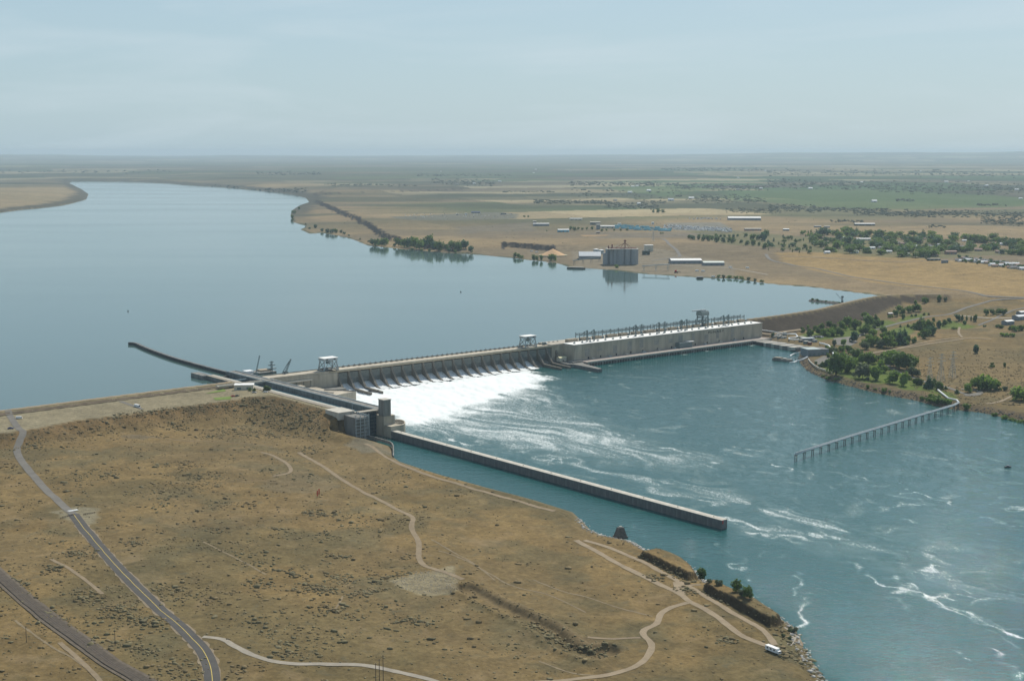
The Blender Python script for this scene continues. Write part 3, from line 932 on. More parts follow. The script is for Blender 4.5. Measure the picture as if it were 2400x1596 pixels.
foam = np.maximum(foam, 0.30 * sstep(-118, -100, rlx) * sstep(-60, -120, rly) * sstep(0.55, 0.75, fbm(wx / 14, wy / 18, 4, 413)))
streak = fbm(wx / 11, wy / 75, 4, 415)
foam = np.where(foam < 0.66, foam * (0.45 + 1.1 * streak), foam)
foam = np.clip(foam, 0, 1)
quiet = sstep(-121, -116, rlx)                 # still water in the lock approach
chop = ((fbm(RX / 9, RY / 9, 3, 301) - 0.5) * 0.55 + (fbm(RX / 30, RY / 30, 2, 303) - 0.5) * 0.5) * (0.15 + 0.85 * quiet)
white = sstep(0.55, 0.95, foam)
rough_sea = (fbm(rlx / 7, rly / 12, 4, 305) - 0.45) * 4.0 + (fbm(rlx / 26, rly / 34, 2, 307) - 0.5) * 2.0
RZ = chop + white * rough_sea + (sstep(0.15, 0.5, foam)) * (fbm(rlx / 8, rly / 14, 3, 309) - 0.5) * 1.1
RZ = np.where(rly > -30, np.minimum(RZ, 0.3), RZ)
foam = np.where(rly > -18, 0, foam)
r_me = grid_mesh('river_water', RX, RY, RZ, {'foam': foam})
r_me.materials.append(M_riv)
link('river_water', r_me, None, 'structure')
lw = MB().add([(-146.5, -298.5, 23.05), (-122.5, -298.5, 23.05), (-122.5, 44, 23.05), (-146.5, 44, 23.05)], [(0, 1, 2, 3)]).build('lock_water', M_lockw, None, 'structure')
lw.location = (DO[0], DO[1], 0)
lw.rotation_euler = (0, 0, DA)

# ------------------------------------------------------------------ roads and tracks, laid on the ground
def smooth_path(pts, step):
    pts = [Vector((p[0], p[1])) for p in pts]
    out = []
    for i in range(len(pts) - 1):
        p0, p1, p2, p3 = pts[max(i - 1, 0)], pts[i], pts[i + 1], pts[min(i + 2, len(pts) - 1)]
        n = max(2, int((p2 - p1).length / step))
        for k in range(n):
            t = k / n
            out.append(0.5 * ((2 * p1) + (p2 - p0) * t + (2 * p0 - 5 * p1 + 4 * p2 - p3) * t * t + (3 * p1 - p0 - 3 * p2 + p3) * t ** 3))
    out.append(pts[-1])
    return out
def strip(name, pix, width, m, lift=0.22, step=5.0, world_pts=None, wobble=0.0, nc=5, off=0.0):
    base = world_pts or [G(x, y)[:2] for x, y in pix]
    path = smooth_path(base, step)
    mb = MB()
    n = len(path)
    for i, p in enumerate(path):
        d = (path[min(i + 1, n - 1)] - path[max(i - 1, 0)]).normalized()
        s = Vector((-d.y, d.x))
        w = width * (1 + wobble * (random.random() - 0.5) * 2)
        row = []
        for k in range(nc):
            q = p + s * ((k / (nc - 1) - 0.5) * w + off)
            row.append((q.x, q.y, HZ(q.x, q.y)))
        zm = sum(r[2] for r in row) / nc
        mb.v += [(x, y, max(z, 0.5 * (z + zm)) + lift) for x, y, z in row]
    for i in range(n - 1):
        for k in range(nc - 1):
            a = i * nc + k
            mb.f.append((a, a + nc, a + nc + 1, a + 1))
    return mb.build(name, m, None, 'structure', smooth=True)

road_px = [(-30, 935), (5, 968), (40, 1000), (54, 1012), (46, 1035), (40, 1058), (58, 1090), (100, 1140), (140, 1178), (172, 1205), (230, 1278), (330, 1385), (420, 1466),
           (462, 1508), (488, 1548), (498, 1600), (492, 1680), (470, 1800)]
strip('road', road_px[:10], 7.5, M_asphl, 0.25)
strip('road', road_px[9:], 9.5, M_asph, 0.30)
strip('road_shoulder', road_px[9:], 11.2, mat('dusty_shoulder', (0.235, 0.185, 0.12), 0.95, 0.2, 0.2), 0.16, wobble=0.22)
strip('road_marking', road_px[9:], 0.42, M_yellow, 0.42, nc=3)
strip('track_bed', [(-120, 1240), (0, 1352), (60, 1405), (150, 1475), (240, 1540), (330, 1596), (470, 1690), (700, 1830)], 8.5, M_ballast, 0.9)
strip('road_shoulder', [(-120, 1240), (0, 1352), (60, 1405), (150, 1475), (240, 1540), (330, 1596), (470, 1690), (700, 1830)], 13.5, mat('cinder_bank', (0.125, 0.100, 0.072), 0.95, 0.25, 0.2), 0.45)
for o_ in (-0.75, 0.75):
    strip('rail', [(-120, 1240), (0, 1352), (60, 1405), (150, 1475), (240, 1540), (330, 1596), (470, 1690), (700, 1830)], 0.16, M_rail, 1.1, nc=3, off=o_)
tracks = [
    ([(475, 1492), (522, 1498), (552, 1515), (588, 1533), (638, 1549), (700, 1556), (748, 1555.5), (830, 1557), (912, 1570), (1011, 1593), (1100, 1625), (1200, 1680)], 4.6, M_gravel),
    ([(1150, 1606), (1317, 1595), (1409, 1584), (1473, 1568), (1504, 1552), (1525, 1525), (1526, 1507), (1509, 1489), (1510, 1476), (1539, 1461), (1549, 1438), (1574, 1423), (1613, 1412)], 4.6, M_dirt),
    ([(1350, 1266), (1400, 1293), (1447, 1320), (1549, 1371), (1593, 1391), (1619, 1411), (1663, 1434), (1711, 1469), (1743, 1492), (1791, 1511), (1820, 1518)], 5.2, M_dirt),
    ([(1370, 1266), (1415, 1279), (1492, 1310), (1593, 1364), (1625, 1380), (1673, 1409), (1743, 1450), (1791, 1479), (1816, 1511)], 4.6, M_dirt),
    ([(1590, 1378), (1612, 1372), (1642, 1370)], 4.2, M_dirt2),
    ([(1590, 1364), (1594, 1391)], 8, M_dirt),
    ([(700, 1060), (760, 1095), (810, 1129), (847, 1151), (896, 1175), (929, 1193), (966, 1212), (965, 1238), (981, 1271), (982, 1307), (998, 1327), (1030, 1338)], 4.6, M_dirt2),
    ([(1005, 1330), (1040, 1340), (1085, 1358)], 4.5, M_dirt2),
    ([(1377, 1493), (1440, 1497), (1501, 1494)], 3.2, M_dirt2),
    ([(855, 1040), (870, 1046), (898, 1067), (933, 1086), (976, 1103), (1020, 1119), (1100, 1143), (1200, 1170), (1300, 1198)], 5.0, M_dirt2),
    ([(612, 1060), (640, 1068), (676, 1090), (678, 1108), (640, 1116)], 4.0, M_dirt2),
    ([(140, 1505), (180, 1540), (230, 1590), (260, 1640)], 3.2, M_dirt2),
    ([(120, 1310), (180, 1345), (240, 1392)], 3.0, M_dirt2),
    ([(1870, 1490), (1878, 1512), (1860, 1500)], 3.0, M_dirt2),
    ([(1838, 1470), (1862, 1488), (1850, 1512)], 3.2, M_gravel),
]
M_trail = mat('faint_trail', (0.205, 0.158, 0.092), 0.95, 0.2, 0.2)
for p in (Y5([(0, 560), (200, 640), (400, 690), (640, 770), (880, 830)]), Y4([(620, 960), (590, 1020), (560, 1060)]), Y4([(1300, 640), (1450, 690), (1800, 880), (2100, 960), (2350, 1080)]), Y2([(900, 290), (1250, 330), (1600, 345), (1900, 380)]), Y5([(40, 1160), (300, 1250), (560, 1270)]),
          Y3([(120, 920), (350, 1090), (560, 1210), (800, 1390)]), Y3([(1600, 300), (1900, 450), (2100, 560)]), Y4([(1250, 560), (1500, 700), (1700, 850)])):
    strip('dirt_track', p, 1.6, M_trail, 0.12, wobble=0.3, nc=3)
for p, w, m_ in tracks:
    strip('dirt_track', p, w, m_, 0.2, wobble=0.10)
# right bank and far side roads
for p, w, m_, nm in ((Z8([(860, 500), (980, 500), (1080, 450), (1270, 390), (1450, 345), (1600, 312), (1780, 290), (1900, 242), (2050, 200), (2150, 180), (2358, 168), (2600, 160)]), 8, M_asphl, 'road'),
                     (Z8([(1130, 606), (1300, 575), (1500, 545), (1700, 512), (1850, 492), (1930, 482), (2100, 490)]), 5.5, M_dirt, 'dirt_track'),
                     (Z8([(1250, 590), (1500, 530), (1700, 495), (1850, 478)]), 4.0, M_dirt, 'dirt_track'),
                     (Z8([(1850, 395), (1842, 440), (1870, 475)]), 4.0, M_dirt, 'dirt_track'),
                     (Z8([(1270, 690), (1350, 740), (1480, 792), (1600, 832), (1760, 872), (1880, 918), (1960, 935), (2020, 912), (1960, 890), (1860, 885)]), 6.5, M_asphl, 'road'),
                     (Z8([(2060, 1000), (2160, 985), (2260, 940), (2400, 880)]), 4.5, M_dirt, 'dirt_track'),
                     (Z8([(1800, 300), (2000, 318), (2150, 325), (2400, 318)]), 9, M_gravel, 'dirt_track'),
                     (Z8([(2000, 380), (2100, 340), (2250, 270), (2400, 235)]), 6, M_asphl, 'road'),
                     (Z4([(-20, 770), (20, 820), (140, 852), (300, 885), (450, 905), (600, 940), (800, 985), (1050, 1020), (1250, 1048), (1500, 1075), (1800, 1110), (1950, 1140), (2050, 1160), (2358, 1170)]), 9, M_asphl, 'road'),
                     (Z3([(1270, 625), (1390, 630), (1450, 680), (1520, 740), (1545, 790), (1500, 800), (1290, 830)]), 10, M_asphl, 'road'),
                     (Z3([(-300, 580), (200, 585), (600, 590), (1000, 600), (1300, 612), (1700, 585), (2100, 570), (2500, 570)]), 9, M_asphl, 'road'),
                     (Z3([(1180, 855), (1400, 860), (1700, 885), (2000, 900), (2358, 960)]), 8, M_gravel, 'dirt_track'),
                     (Z4([(0, 790), (300, 795), (700, 815), (1000, 835), (1250, 842), (1500, 830)]), 8, M_dirt2, 'dirt_track'),
                     ):
    strip(nm, p, w, m_, 0.5, step=12)
# paved top of the left embankment
strip('road', None, 8.0, M_dirt, 0.15, world_pts=crest_left, step=10)
strip('road', None, 7.0, M_dirt2, 0.15, world_pts=crest_right[:8], step=10)
strip('embankment_slope', None, 8.0, mat('brown_bank', (0.115, 0.088, 0.055), 0.95, 0.35, 0.12), 0.2, world_pts=crest_left, step=10, off=-12.5, wobble=0.15)
strip('embankment_slope', None, 7.0, mat('dark_riprap', (0.10, 0.085, 0.07), 0.95, 0.35, 0.3), 0.2, world_pts=crest_left, step=10, off=13.0)
strip('dirt_track', Y2([(830, 60), (900, 85), (985, 115)]), 5, M_asphl, 0.2)
for p_, nm in ((Z8([(850, 482), (990, 468), (1045, 512), (985, 545), (880, 535)]), 'car_park'), (Z8([(700, 660), (780, 620), (850, 640), (780, 690), (740, 700)]), 'car_park'),
               (Z8([(1960, 915), (2020, 905), (2030, 925), (1960, 940), (1870, 935)]), 'turning_circle')):
    pts = [G(x, y) for x, y in p_]
    mb = MB()
    cx0, cy0 = sum(p[0] for p in pts) / len(pts), sum(p[1] for p in pts) / len(pts)
    rings = [1.0, 0.75, 0.5, 0.25]
    for r_ in rings:
        for i in range(len(pts)):
            for k in range(4):
                a, b_ = pts[i], pts[(i + 1) % len(pts)]
                x = cx0 + (a[0] + (b_[0] - a[0]) * k / 4 - cx0) * r_
                y = cy0 + (a[1] + (b_[1] - a[1]) * k / 4 - cy0) * r_
                mb.v.append((x, y, HZ(x, y) + 0.35))
    n = len(pts) * 4
    for q in range(3):
        for i in range(n):
            mb.f.append((q * n + i, q * n + (i + 1) % n, (q + 1) * n + (i + 1) % n, (q + 1) * n + i))
    mb.f.append(tuple(3 * n + i for i in range(n)))
    mb.build(nm, M_asphl, None, 'structure', smooth=True)

# ------------------------------------------------------------------ spillway
def dthing(name, label, cat, x=0, y=0, z=0, rz=0.0, group=None):
    return thing(name, label, cat, D(x, y, z), DA + rz, group)

sp = dthing('spillway', 'long concrete spillway with a row of steel gates and white water below', 'spillway')
NB, PITCHX = 22, 18.3
X0 = 2.0
MB().prism_x([(4, 26.2), (4, 29), (-21.5, 29), (-21.5, 27.4), (-19, 26.2)], -12, 408).build('deck', M_conc, sp)
MB().box(-12, 408, -21.9, -21.1, 29, 30.1).build('parapet', M_deck, sp)
MB().box(-12, 408, 3.3, 4.2, 29, 30.1).build('parapet', M_concd, sp)
MB().box(-12, 408, -22.3, -21.6, 27.2, 28.9).build('fascia', mat('ochre_fascia', (0.42, 0.35, 0.24), 0.9, 0.15, 0.2), sp)
oge = [(6, -8), (6, 6), (-6, 8.2), (-12, 9), (-18, 8.4), (-24, 5.8), (-30, 2.4), (-36, -0.8), (-40, -2.5), (-40, -8)]
MB().prism_x(oge, 0, 404).build('ogee_crest', M_concd, sp)
pier_me = MB().prism_x([(7, -8), (7, 26.4), (-20.5, 26.4), (-20.6, 22.0), (-36, 3.6), (-42, 2.0), (-42, -8)], -1.55, 1.55).mesh('pier')
pier_me.materials.append(mat('pier_concrete', (0.17, 0.15, 0.12), 0.9, 0.4, 0.11, streak=True))
pier_long = MB().prism_x([(7, -8), (7, 26.4), (-20.5, 26.4), (-20.6, 22.5), (-35, 4.6), (-76, 3.2), (-76, -8)], -1.55, 1.55).mesh('pier')
pier_long.materials.append(pier_me.materials[0])
for k in range(NB + 1):
    o = link('pier', pier_long if k in (1, 2, 20, 21) else pier_me, sp)
    o.location = (X0 + k * PITCHX, 0, 0)
gw = PITCHX - 3.1
gp = MB().box(-gw / 2, gw / 2, -17.6, -17.0, 9.0, 24.9).mesh('gate')
gp.materials.append(M_gate)
gg = MB()
for z in (9.6, 11.0, 12.4, 13.8):
    gg.box(-gw / 2, gw / 2, -19.0, -17.65, z, z + 0.42)
for k in range(9):
    x = -gw / 2 + 0.3 + k * (gw - 0.6) / 8
    gg.box(x - 0.2, x + 0.2, -18.6, -17.65, 15.2, 24.5)
for z in (15.1, 16.9, 18.7, 20.5, 22.3, 24.1):
    gg.box(-gw / 2, gw / 2, -18.8, -17.66, z, z + 0.42)
ggm = gg.mesh('girder_grid')
ggm.materials.append(M_gatel)
for k in range(NB):
    o = link('gate', gp, sp)
    o.location = (X0 + (k + 0.5) * PITCHX, 0, 0)
    c = link('girder_grid', ggm, o)
lamp_me = MB().box(-0.3, 0.3, 1.2, 1.8, 29, 32.2).box(-1.5, 1.5, 0.4, 2.8, 29, 31.0).mesh('hoist_box')
lamp_me.materials.append(M_concd)
for k in range(NB * 2 + 4):
    o = link('hoist_box', lamp_me, sp)
    o.location = (X0 - 4 + k * PITCHX / 2, 0, 0)
# falling water in the open bays
fw = MB()
prof = [(-16.5, 9.5), (-19, 9.0), (-23, 7.2), (-28, 4.6), (-33, 2.3), (-39, 0.9), (-48, 0.3)]
for k in range(19):
    xa, xb = X0 + k * PITCHX + 1.6, X0 + (k + 1) * PITCHX - 1.6
    nx = 9
    o0 = len(fw.v)
    for y, z in prof:
        for i in range(nx):
            fw.v.append((xa + (xb - xa) * i / (nx - 1), y, z + 0.25 * random.random() * (1 if y > -28 else 4)))
    for j in range(len(prof) - 1):
        for i in range(nx - 1):
            a = o0 + j * nx + i
            fw.f.append((a, a + 1, a + nx + 1, a + nx))
M_fall = mat('falling_water', (0.66, 0.70, 0.69), 0.6, 0.22, 0.5, alpha2=(0.86, 0.88, 0.87))
o = fw.build('falling_water', M_fall, None, 'stuff', smooth=True)
o.location = (DO[0], DO[1], 0)
o.rotation_euler = (0, 0, DA)
o['label'] = 'white water pouring through the open spillway gates'

# ------------------------------------------------------------------ left non-overflow wall and fish works between lock and spillway
nw = dthing('abutment_wall', 'pale concrete abutment wall between the lock and the spillway gates', 'wall')
MB().prism_x([(4, -6), (4, 29), (-21.5, 29), (-21.5, 27), (-22.5, 26.5), (-24, -6)], -106, 0.3).build('wall', M_conc, nw)
MB().box(-106, 0, -21.9, -21.2, 29, 30.1).build('parapet', M_deck, nw)
MB().box(-106, 0, 3.0, 3.8, 29, 30.1).build('parapet', M_concd, nw)
MB().box(-104, -42, -26.5, -22.7, 20.6, 22.2).build('walkway', M_concl, nw)
for k in range(6):
    MB().box(-100 + k * 11, -99.2 + k * 11, -26, -25.2, 8, 20.6).build('column', M_concd, nw)
fz = dthing('fishway', 'stepped concrete fishway deck between lock wall and spillway', 'fishway')
MB().prism_z([(-108, -24), (-40, -24), (-40, -60), (-16, -94), (-58, -104), (-108, -134)], -6, 12).build('lower_deck', M_conc, fz)
MB().prism_z([(-108, -24.2), (-62, -24.2), (-62, -40), (-108, -72)], 12, 17).build('upper_deck', M_conc, fz)
MB().box(-38, -1, -46, -24, -6, 8).build('side_block', M_concd, fz)
for k in range(6):
    MB().beam((-46 + k * 3.2, -62 - k * 2.5, 12.6), (-24 + k * 1.2, -78 - k * 3.6, 12.6), 0.8, 1.1).build('slot_beam', M_concd, fz)
for k in range(4):
    MB().box(-40 + k * 6.0, -35.2 + k * 6.0, -98.5 + k * 1.4, -94 + k * 1.4, -4, 9.5).build('entrance_bay', M_dark, fz)
MB().beam((-106, -70, 13.2), (-58, -103, 13.2), 0.9, 1.6).build('channel_wall', M_concl, fz)
MB().beam((-90, -50, 17.6), (-50, -92, 13.4), 3.2, 0.9).build('channel', M_concd, fz)

# ------------------------------------------------------------------ navigation lock
lk = dthing('navigation_lock', 'concrete navigation lock with long side walls and a tall dark downstream gate', 'lock')
MB().prism_x([(0, 0)] * 0 + [(-300, -6), (-300, 29), (70, 29), (70, -6)], -122.6, -108).build('river_wall', M_concw, lk)
MB().box(-122.9, -107.6, -300, 70, 29, 29.35).build('river_wall_coping', M_concd, lk)
for k in range(24):
    MB().box(-122.75, -107.9, -299.5 + k * 15.4, -299.2 + k * 15.4, 22, 29.36).build('wall_joint', M_dark, lk)
MB().box(-122.4, -121.6, -298, 68, 29.35, 30.3).build('handrail', M_steell, lk)
MB().box(-109.2, -108.4, -298, 68, 29.35, 30.3).build('handrail', M_steell, lk)
MB().prism_x([(-297, -6), (-297, 28.6), (60, 28.6), (60, -6)], -156, -146.4).build('land_wall', M_concd, lk)
MB().box(-149.5, -146.1, -297, 60, 28.6, 28.8).build('land_wall_coping', M_concl, lk)
MB().box(-157, -149.5, -297, 60, 28.6, 28.7).build('land_wall_paving', M_gravel, lk)
# gate monoliths at the downstream end
MB().box(-123.5, -108, -318, -299.8, -6, 24).build('gate_pier', M_conc, lk)
MB().box(-124.5, -114.5, -319.5, -308.5, 24, 43).build('gate_tower', M_concd, lk)
MB().box(-125.0, -114.0, -320, -308, 43, 43.8).build('tower_roof', M_concl, lk)
MB().box(-122, -109, -330, -318.2, -6, 13.5).build('gate_abutment', M_conc, lk)
MB().box(-165, -147.5, -322, -297.2, -6, 27.6).build('gate_pier', M_concd, lk)
for i in range(5):
    MB().box(-150.2 + 0.0, -147.2, -322 + i * 5.0, -321.5 + i * 5.0, 0, 30).build('scaffold_column', M_steell, lk)
for i in range(7):
    MB().box(-166, -147.0, -323.0, -322.2, 2 + i * 4.0, 2.5 + i * 4.0).build('scaffold_platform', M_steell, lk)
for i in range(4):
    MB().box(-166 + i * 6, -165.4 + i * 6, -323.6, -323.0, 1, 31).build('scaffold_column', M_steell, lk)
gt = MB().box(-147.4, -123.0, -301.2, -299.8, -6, 28.2).build('downstream_gate', M_lockgate, lk)
for k in range(9):
    MB().box(-147.2 + k * 2.9, -146.7 + k * 2.9, -302.2, -301.25, -2, 28).build('gate_rib', M_lockgate, gt)
for k in range(7):
    MB().box(-147.3, -123.1, -301.9, -301.3, 1 + k * 4.2, 1.4 + k * 4.2).build('gate_girder', M_steel, gt)
MB().beam((-143, -302.3, 8), (-134, -302.3, 16), 0.35).build('gate_brace', M_steell, gt)
MB().box(-148, -122, -304, -296, 28.3, 29.6).build('gate_walkway', M_deck, lk)
MB().box(-172, -150, -296.5, -268, 22, 30.5).build('valve_house', M_concl, lk)
MB().box(-172.4, -149.6, -297, -267.6, 30.5, 31.0).build('valve_house_roof', M_concl, lk)
ug = MB().box(-146.2, -122.8, 8, 10, 16, 27.5).build('upstream_gate', M_lockgate, lk)
MB().box(-146.2, -122.8, 7.3, 7.9, 26.2, 27.5).build('gate_girder', M_steell, ug)
MB().box(-162, -150, 60, 96, 18, 28.5).build('approach_wall', M_concd, lk)
ov = dthing('mooring_basin', 'oval concrete basin with open top beside the lock tower', 'basin', -92, -300, 0)
oval = [(20 * math.cos(t) * 1.0, 9.5 * math.sin(t)) for t in [2 * math.pi * i / 28 for i in range(28)]]
ovr = [(x * math.cos(1.0) - y * math.sin(1.0), x * math.sin(1.0) + y * math.cos(1.0)) for x, y in oval]
vs = MB()
n = 28
for sc_, z in ((1, -6), (1, 10.5), (0.88, 10.5), (0.88, 6.5)):
    vs.v += [(x * sc_, y * sc_, z) for x, y in ovr]
for q in range(3):
    for i in range(n):
        vs.f.append((q * n + i, q * n + (i + 1) % n, (q + 1) * n + (i + 1) % n, (q + 1) * n + i))
vs.f.append(tuple(3 * n + i for i in range(n)))
vs.build('ring_wall', M_conc, ov)
for k in range(4):
    a = ovr[3 + k * 3]
    b_ = ovr[(25 - k * 3) % 28]
    MB().beam((a[0] * 0.9, a[1] * 0.9, 9.6), (b_[0] * 0.9, b_[1] * 0.9, 9.6), 0.9, 0.8).build('cross_beam', M_concl, ov)

# downstream guide wall, monolith by monolith
gwl = dthing('guide_wall', 'long straight concrete guide wall running downstream from the lock', 'wall')
nblk = 27
y0, y1 = -330.0, -842.0
bl = (y1 - y0) / nblk
blk_me = MB().prism_x([(0, -6), (0, 8), (bl + 0.30, 8), (bl + 0.30, -6)], -121.5, -114.5).mesh('wall_block')
blk_me.materials.append(M_concw)
cop_me = MB().box(-121.8, -114.2, bl + 0.12, 0, 8, 8.45).mesh('coping')
cop_me.materials.append(M_concl)
for k in range(nblk):
    o = link('wall_block', blk_me, gwl)
    o.location = (0, y0 + k * bl, 0)
    c = link('coping', cop_me, o)
    for s_ in (0.25, 0.75):
        pass
bol = MB().cyl(-118, 0, 0.5, 8.45, 9.4, 8).mesh('bollard')
bol.materials.append(M_concl)
for k in range(12):
    o = link('bollard', bol, gwl)
    o.location = (0, -345 - k * 44, 0)
MB().box(-121, -120, -842.2, -841.8, 5, 8).build('end_plate', M_red, gwl)

# upstream guard wall, curved
M_guardc = mat('dark_guard_concrete', (0.055, 0.058, 0.056), 0.85, 0.3, 0.2, streak=True)  # one dark tone with upright streaks
ugw = dthing('guard_wall', 'dark curved guard wall reaching out into the reservoir', 'wall')
gpts = [(-115, 70), (-115, 120), (-114.5, 165), (-113, 210), (-110.5, 255), (-107.5, 290), (-103, 330), (-98.5, 365), (-94, 395), (-90, 418), (-87, 434), (-88, 446), (-93, 452)]
sm = smooth_path(gpts, 16)
for i in range(len(sm) - 1):
    a, b_ = sm[i], sm[i + 1]
    MB().beam((a.x, a.y, 24.4), (b_.x, b_.y, 24.4), 4.0, 5.0).build('wall_block', M_guardc, ugw)
    MB().beam((a.x, a.y, 27.0), (b_.x, b_.y, 27.0), 4.3, 0.35).build('coping', M_concw, ugw)

# road bridge that carries the crest road over the upper lock
br = dthing('road_bridge', 'flat concrete road bridge crossing the upper end of the lock', 'bridge')
MB().box(-190, -104, -40, -30, 28.2, 29.6).build('deck', M_deck, br)
for y in (-40, -30.4):
    MB().box(-190, -104, y, y + 0.4, 29.6, 30.7).build('railing', M_concl, br)
for x in (-170, -150, -118):
    MB().box(x - 1.2, x + 1.2, -39, -31, 16, 28.2).build('pier', M_concd, br)

# ------------------------------------------------------------------ gantry cranes on the spillway deck
def gantry(x, label):
    t = dthing('gantry_crane', label, 'gantry crane', x, -9, 29, group='gantry cranes on the spillway deck')
    for sx in (-1, 1):
        for sy in (-1, 1):
            MB().beam((sx * 11.5, sy * 7.5, 0.6), (sx * 9.5, sy * 5.5, 15), 1.3).build('leg', M_steell, t)
    for sx in (-1, 1):
        MB().box(sx * 11.5 - 0.9, sx * 11.5 + 0.9, -9, 9, 0.1, 1.2).build('bogie_beam', M_steel, t)
        MB().beam((sx * 11.2, -7, 2.5), (sx * 9.8, 5.5, 13), 0.55).build('brace', M_steel, t)
        MB().beam((sx * 11.2, 7, 2.5), (sx * 9.8, -5.5, 13), 0.55).build('brace', M_steel, t)
    for sy in (-1, 1):
        MB().beam((-11, sy * 7.3, 3), (0, sy * 6, 14), 0.7).build('brace', M_steell, t)
        MB().beam((11, sy * 7.3, 3), (0, sy * 6, 14), 0.7).build('brace', M_steell, t)
        MB().beam((-11.3, sy * 7.4, 2.6), (11.3, sy * 7.4, 2.6), 0.7).build('tie_beam', M_steell, t)
    MB().box(-11, 11, -7.2, 7.2, 14.2, 17.6).build('machinery_house', M_steell, t)
    MB().box(-11.6, 11.6, -7.8, 7.8, 17.6, 18.2).build('roof', M_roofw, t)
    MB().box(-3, 3, -1.5, 1.5, 9.5, 14.2).build('hoist', M_steel, t)
    for sx in (-1, 1):
        MB().box(sx * 6 - 1.4, sx * 6 + 1.4, -7.5, -7.22, 15.2, 16.8).build('window', M_glass, t)
gantry(-6, 'white roofed gantry crane at the lock end of the spillway')
gantry(357, 'white roofed gantry crane at the powerhouse end of the spillway')

# ------------------------------------------------------------------ powerhouse
ph = dthing('powerhouse', 'long windowless concrete powerhouse with white roof and steel masts', 'powerhouse')
MB().box(420, 866, -48, -21, -6, 30.4).build('wall', M_conc, ph)
MB().box(419.7, 866.3, -48.3, -20.7, 30.4, 31.0).build('roof', M_roofw, ph)
MB().box(419.4, 866.6, -48.8, -48.2, 30.0, 31.3).build('roof_parapet', M_concl, ph)
MB().box(396, 872, -21, 12, -6, 30.0).build('intake_block', M_conc, ph)
MB().box(396, 872, -20.6, 12.2, 30.0, 30.5).build('intake_deck', M_deck, ph)
for k in range(14):
    x = 436 + k * 31.0
    MB().box(x - 0.12, x + 0.12, -48.12, -47.95, 6, 30).build('wall_joint', M_concd, ph)
for k in range(13):
    x = 440 + k * 31.0 + random.uniform(-4, 4)
    MB().box(x, x + random.uniform(5, 12), -48.06, -47.96, 10 + random.random() * 8, 20 + random.random() * 8).build('wall_patch', mat('patched_concrete', (0.33, 0.31, 0.27), 0.9, 0.2, 0.2), ph)
    MB().box(x + 6, x + 9, -48.1, -47.95, 6, 9.5).build('door', M_dark, ph)
    # roof vents in pairs
for k in range(26):
    x = 428 + k * 16.8
    MB().box(x, x + 2.6, -38, -35.4, 31.0, 32.6).build('roof_vent', M_steel, ph)
for k in range(26):
    x = 436 + k * 16.8
    MB().box(x, x + 1.0, -30, -29, 31.0, 33.0).build('vent_stack', M_steell, ph)
# transformer enclosures and switch steelwork behind the white roof
for k in range(15):
    x = 432 + k * 29.0
    MB().box(x, x + 15 + 6 * (k % 3 == 0), -19, -12, 30.5, 35.5).build('fire_wall', M_tan, ph)
    MB().box(x + 16.5, x + 21, -18, -13, 30.5, 34.2).build('transformer', M_steel, ph)
def mast(x, y, h, lean=9):
    mb = MB()
    for sx in (-0.9, 0.9):
        for sy in (-0.9, 0.9):
            mb.beam((x + sx, y + sy, 30.5), (x + sx * 0.55, y + sy * 0.55, 30.5 + h), 0.5)
    nseg = 7
    for i in range(nseg):
        za, zb = 30.5 + h * i / nseg, 30.5 + h * (i + 1) / nseg
        mb.beam((x - 0.8, y - 0.8, za), (x + 0.8, y - 0.8, zb), 0.16)
        mb.beam((x + 0.8, y - 0.8, za), (x + 0.8, y + 0.8, zb), 0.16)
        mb.beam((x - 0.8, y + 0.8, za), (x - 0.8, y - 0.8, zb), 0.16)
    mb.beam((x, y, 30.5 + h), (x - lean, y + 6, 30.5 + h * 0.55), 0.8)
    mb.beam((x, y, 30.5 + h * 0.72), (x - lean * 0.5, y + 3, 30.5 + h * 0.62), 0.35)
    mb.build('line_mast', M_steel, ph)
def to_x(px, py, z, y):
    # along-dam coordinate of a pixel for a known y
    best = None
    for k in range(380, 900):
        p = D(k, y, z)
        F = p[1] * CP - (p[2] - CAMH) * SP
        q = 1200 + FPX * p[0] / F
        if best is None or abs(q - px) < best[0]:
            best = (abs(q - px), k)
    return best[1]
for px in (1376, 1392, 1490, 1504, 1544, 1558, 1597, 1610, 1659, 1696, 1708):
    mast(to_x(px, 0, 40, -33), -33, 19)
# low bus structure
for a, b_ in ((1354, 1393), (1398, 1490), (1480, 1530), (1535, 1600), (1590, 1650), (1664, 1740)):
    xa, xb = to_x(a, 0, 38, -12), to_x(b_, 0, 38, -12)
    nb_ = max(2, int((xb - xa) / 15))
    for row in (-16, -7):
        mb = MB()
        mb.beam((xa, row, 41.2), (xb, row, 41.2), 0.75)
        mb.beam((xa, row, 39.0), (xb, row, 39.0), 0.75)
        for i in range(nb_ * 2):
            x = xa + (xb - xa) * i / (nb_ * 2)
            x2 = xa + (xb - xa) * (i + 1) / (nb_ * 2)
            mb.beam((x, row, 39.0 if i % 2 else 40.6), (x2, row, 40.6 if i % 2 else 39.0), 0.45)
        mb.build('bus_girder', M_steel, ph)
        for i in range(nb_ + 1):
            x = xa + (xb - xa) * i / nb_
            MB().beam((x, row, 30.5), (x, row, 43.5), 0.9).build('bus_column', M_steel, ph)
    for i in range(nb_ + 1):
        x = xa + (xb - xa) * i / nb_
        MB().beam((x, -16, 40.2), (x, -7, 40.2), 0.4).build('cross_girder', M_steel, ph)
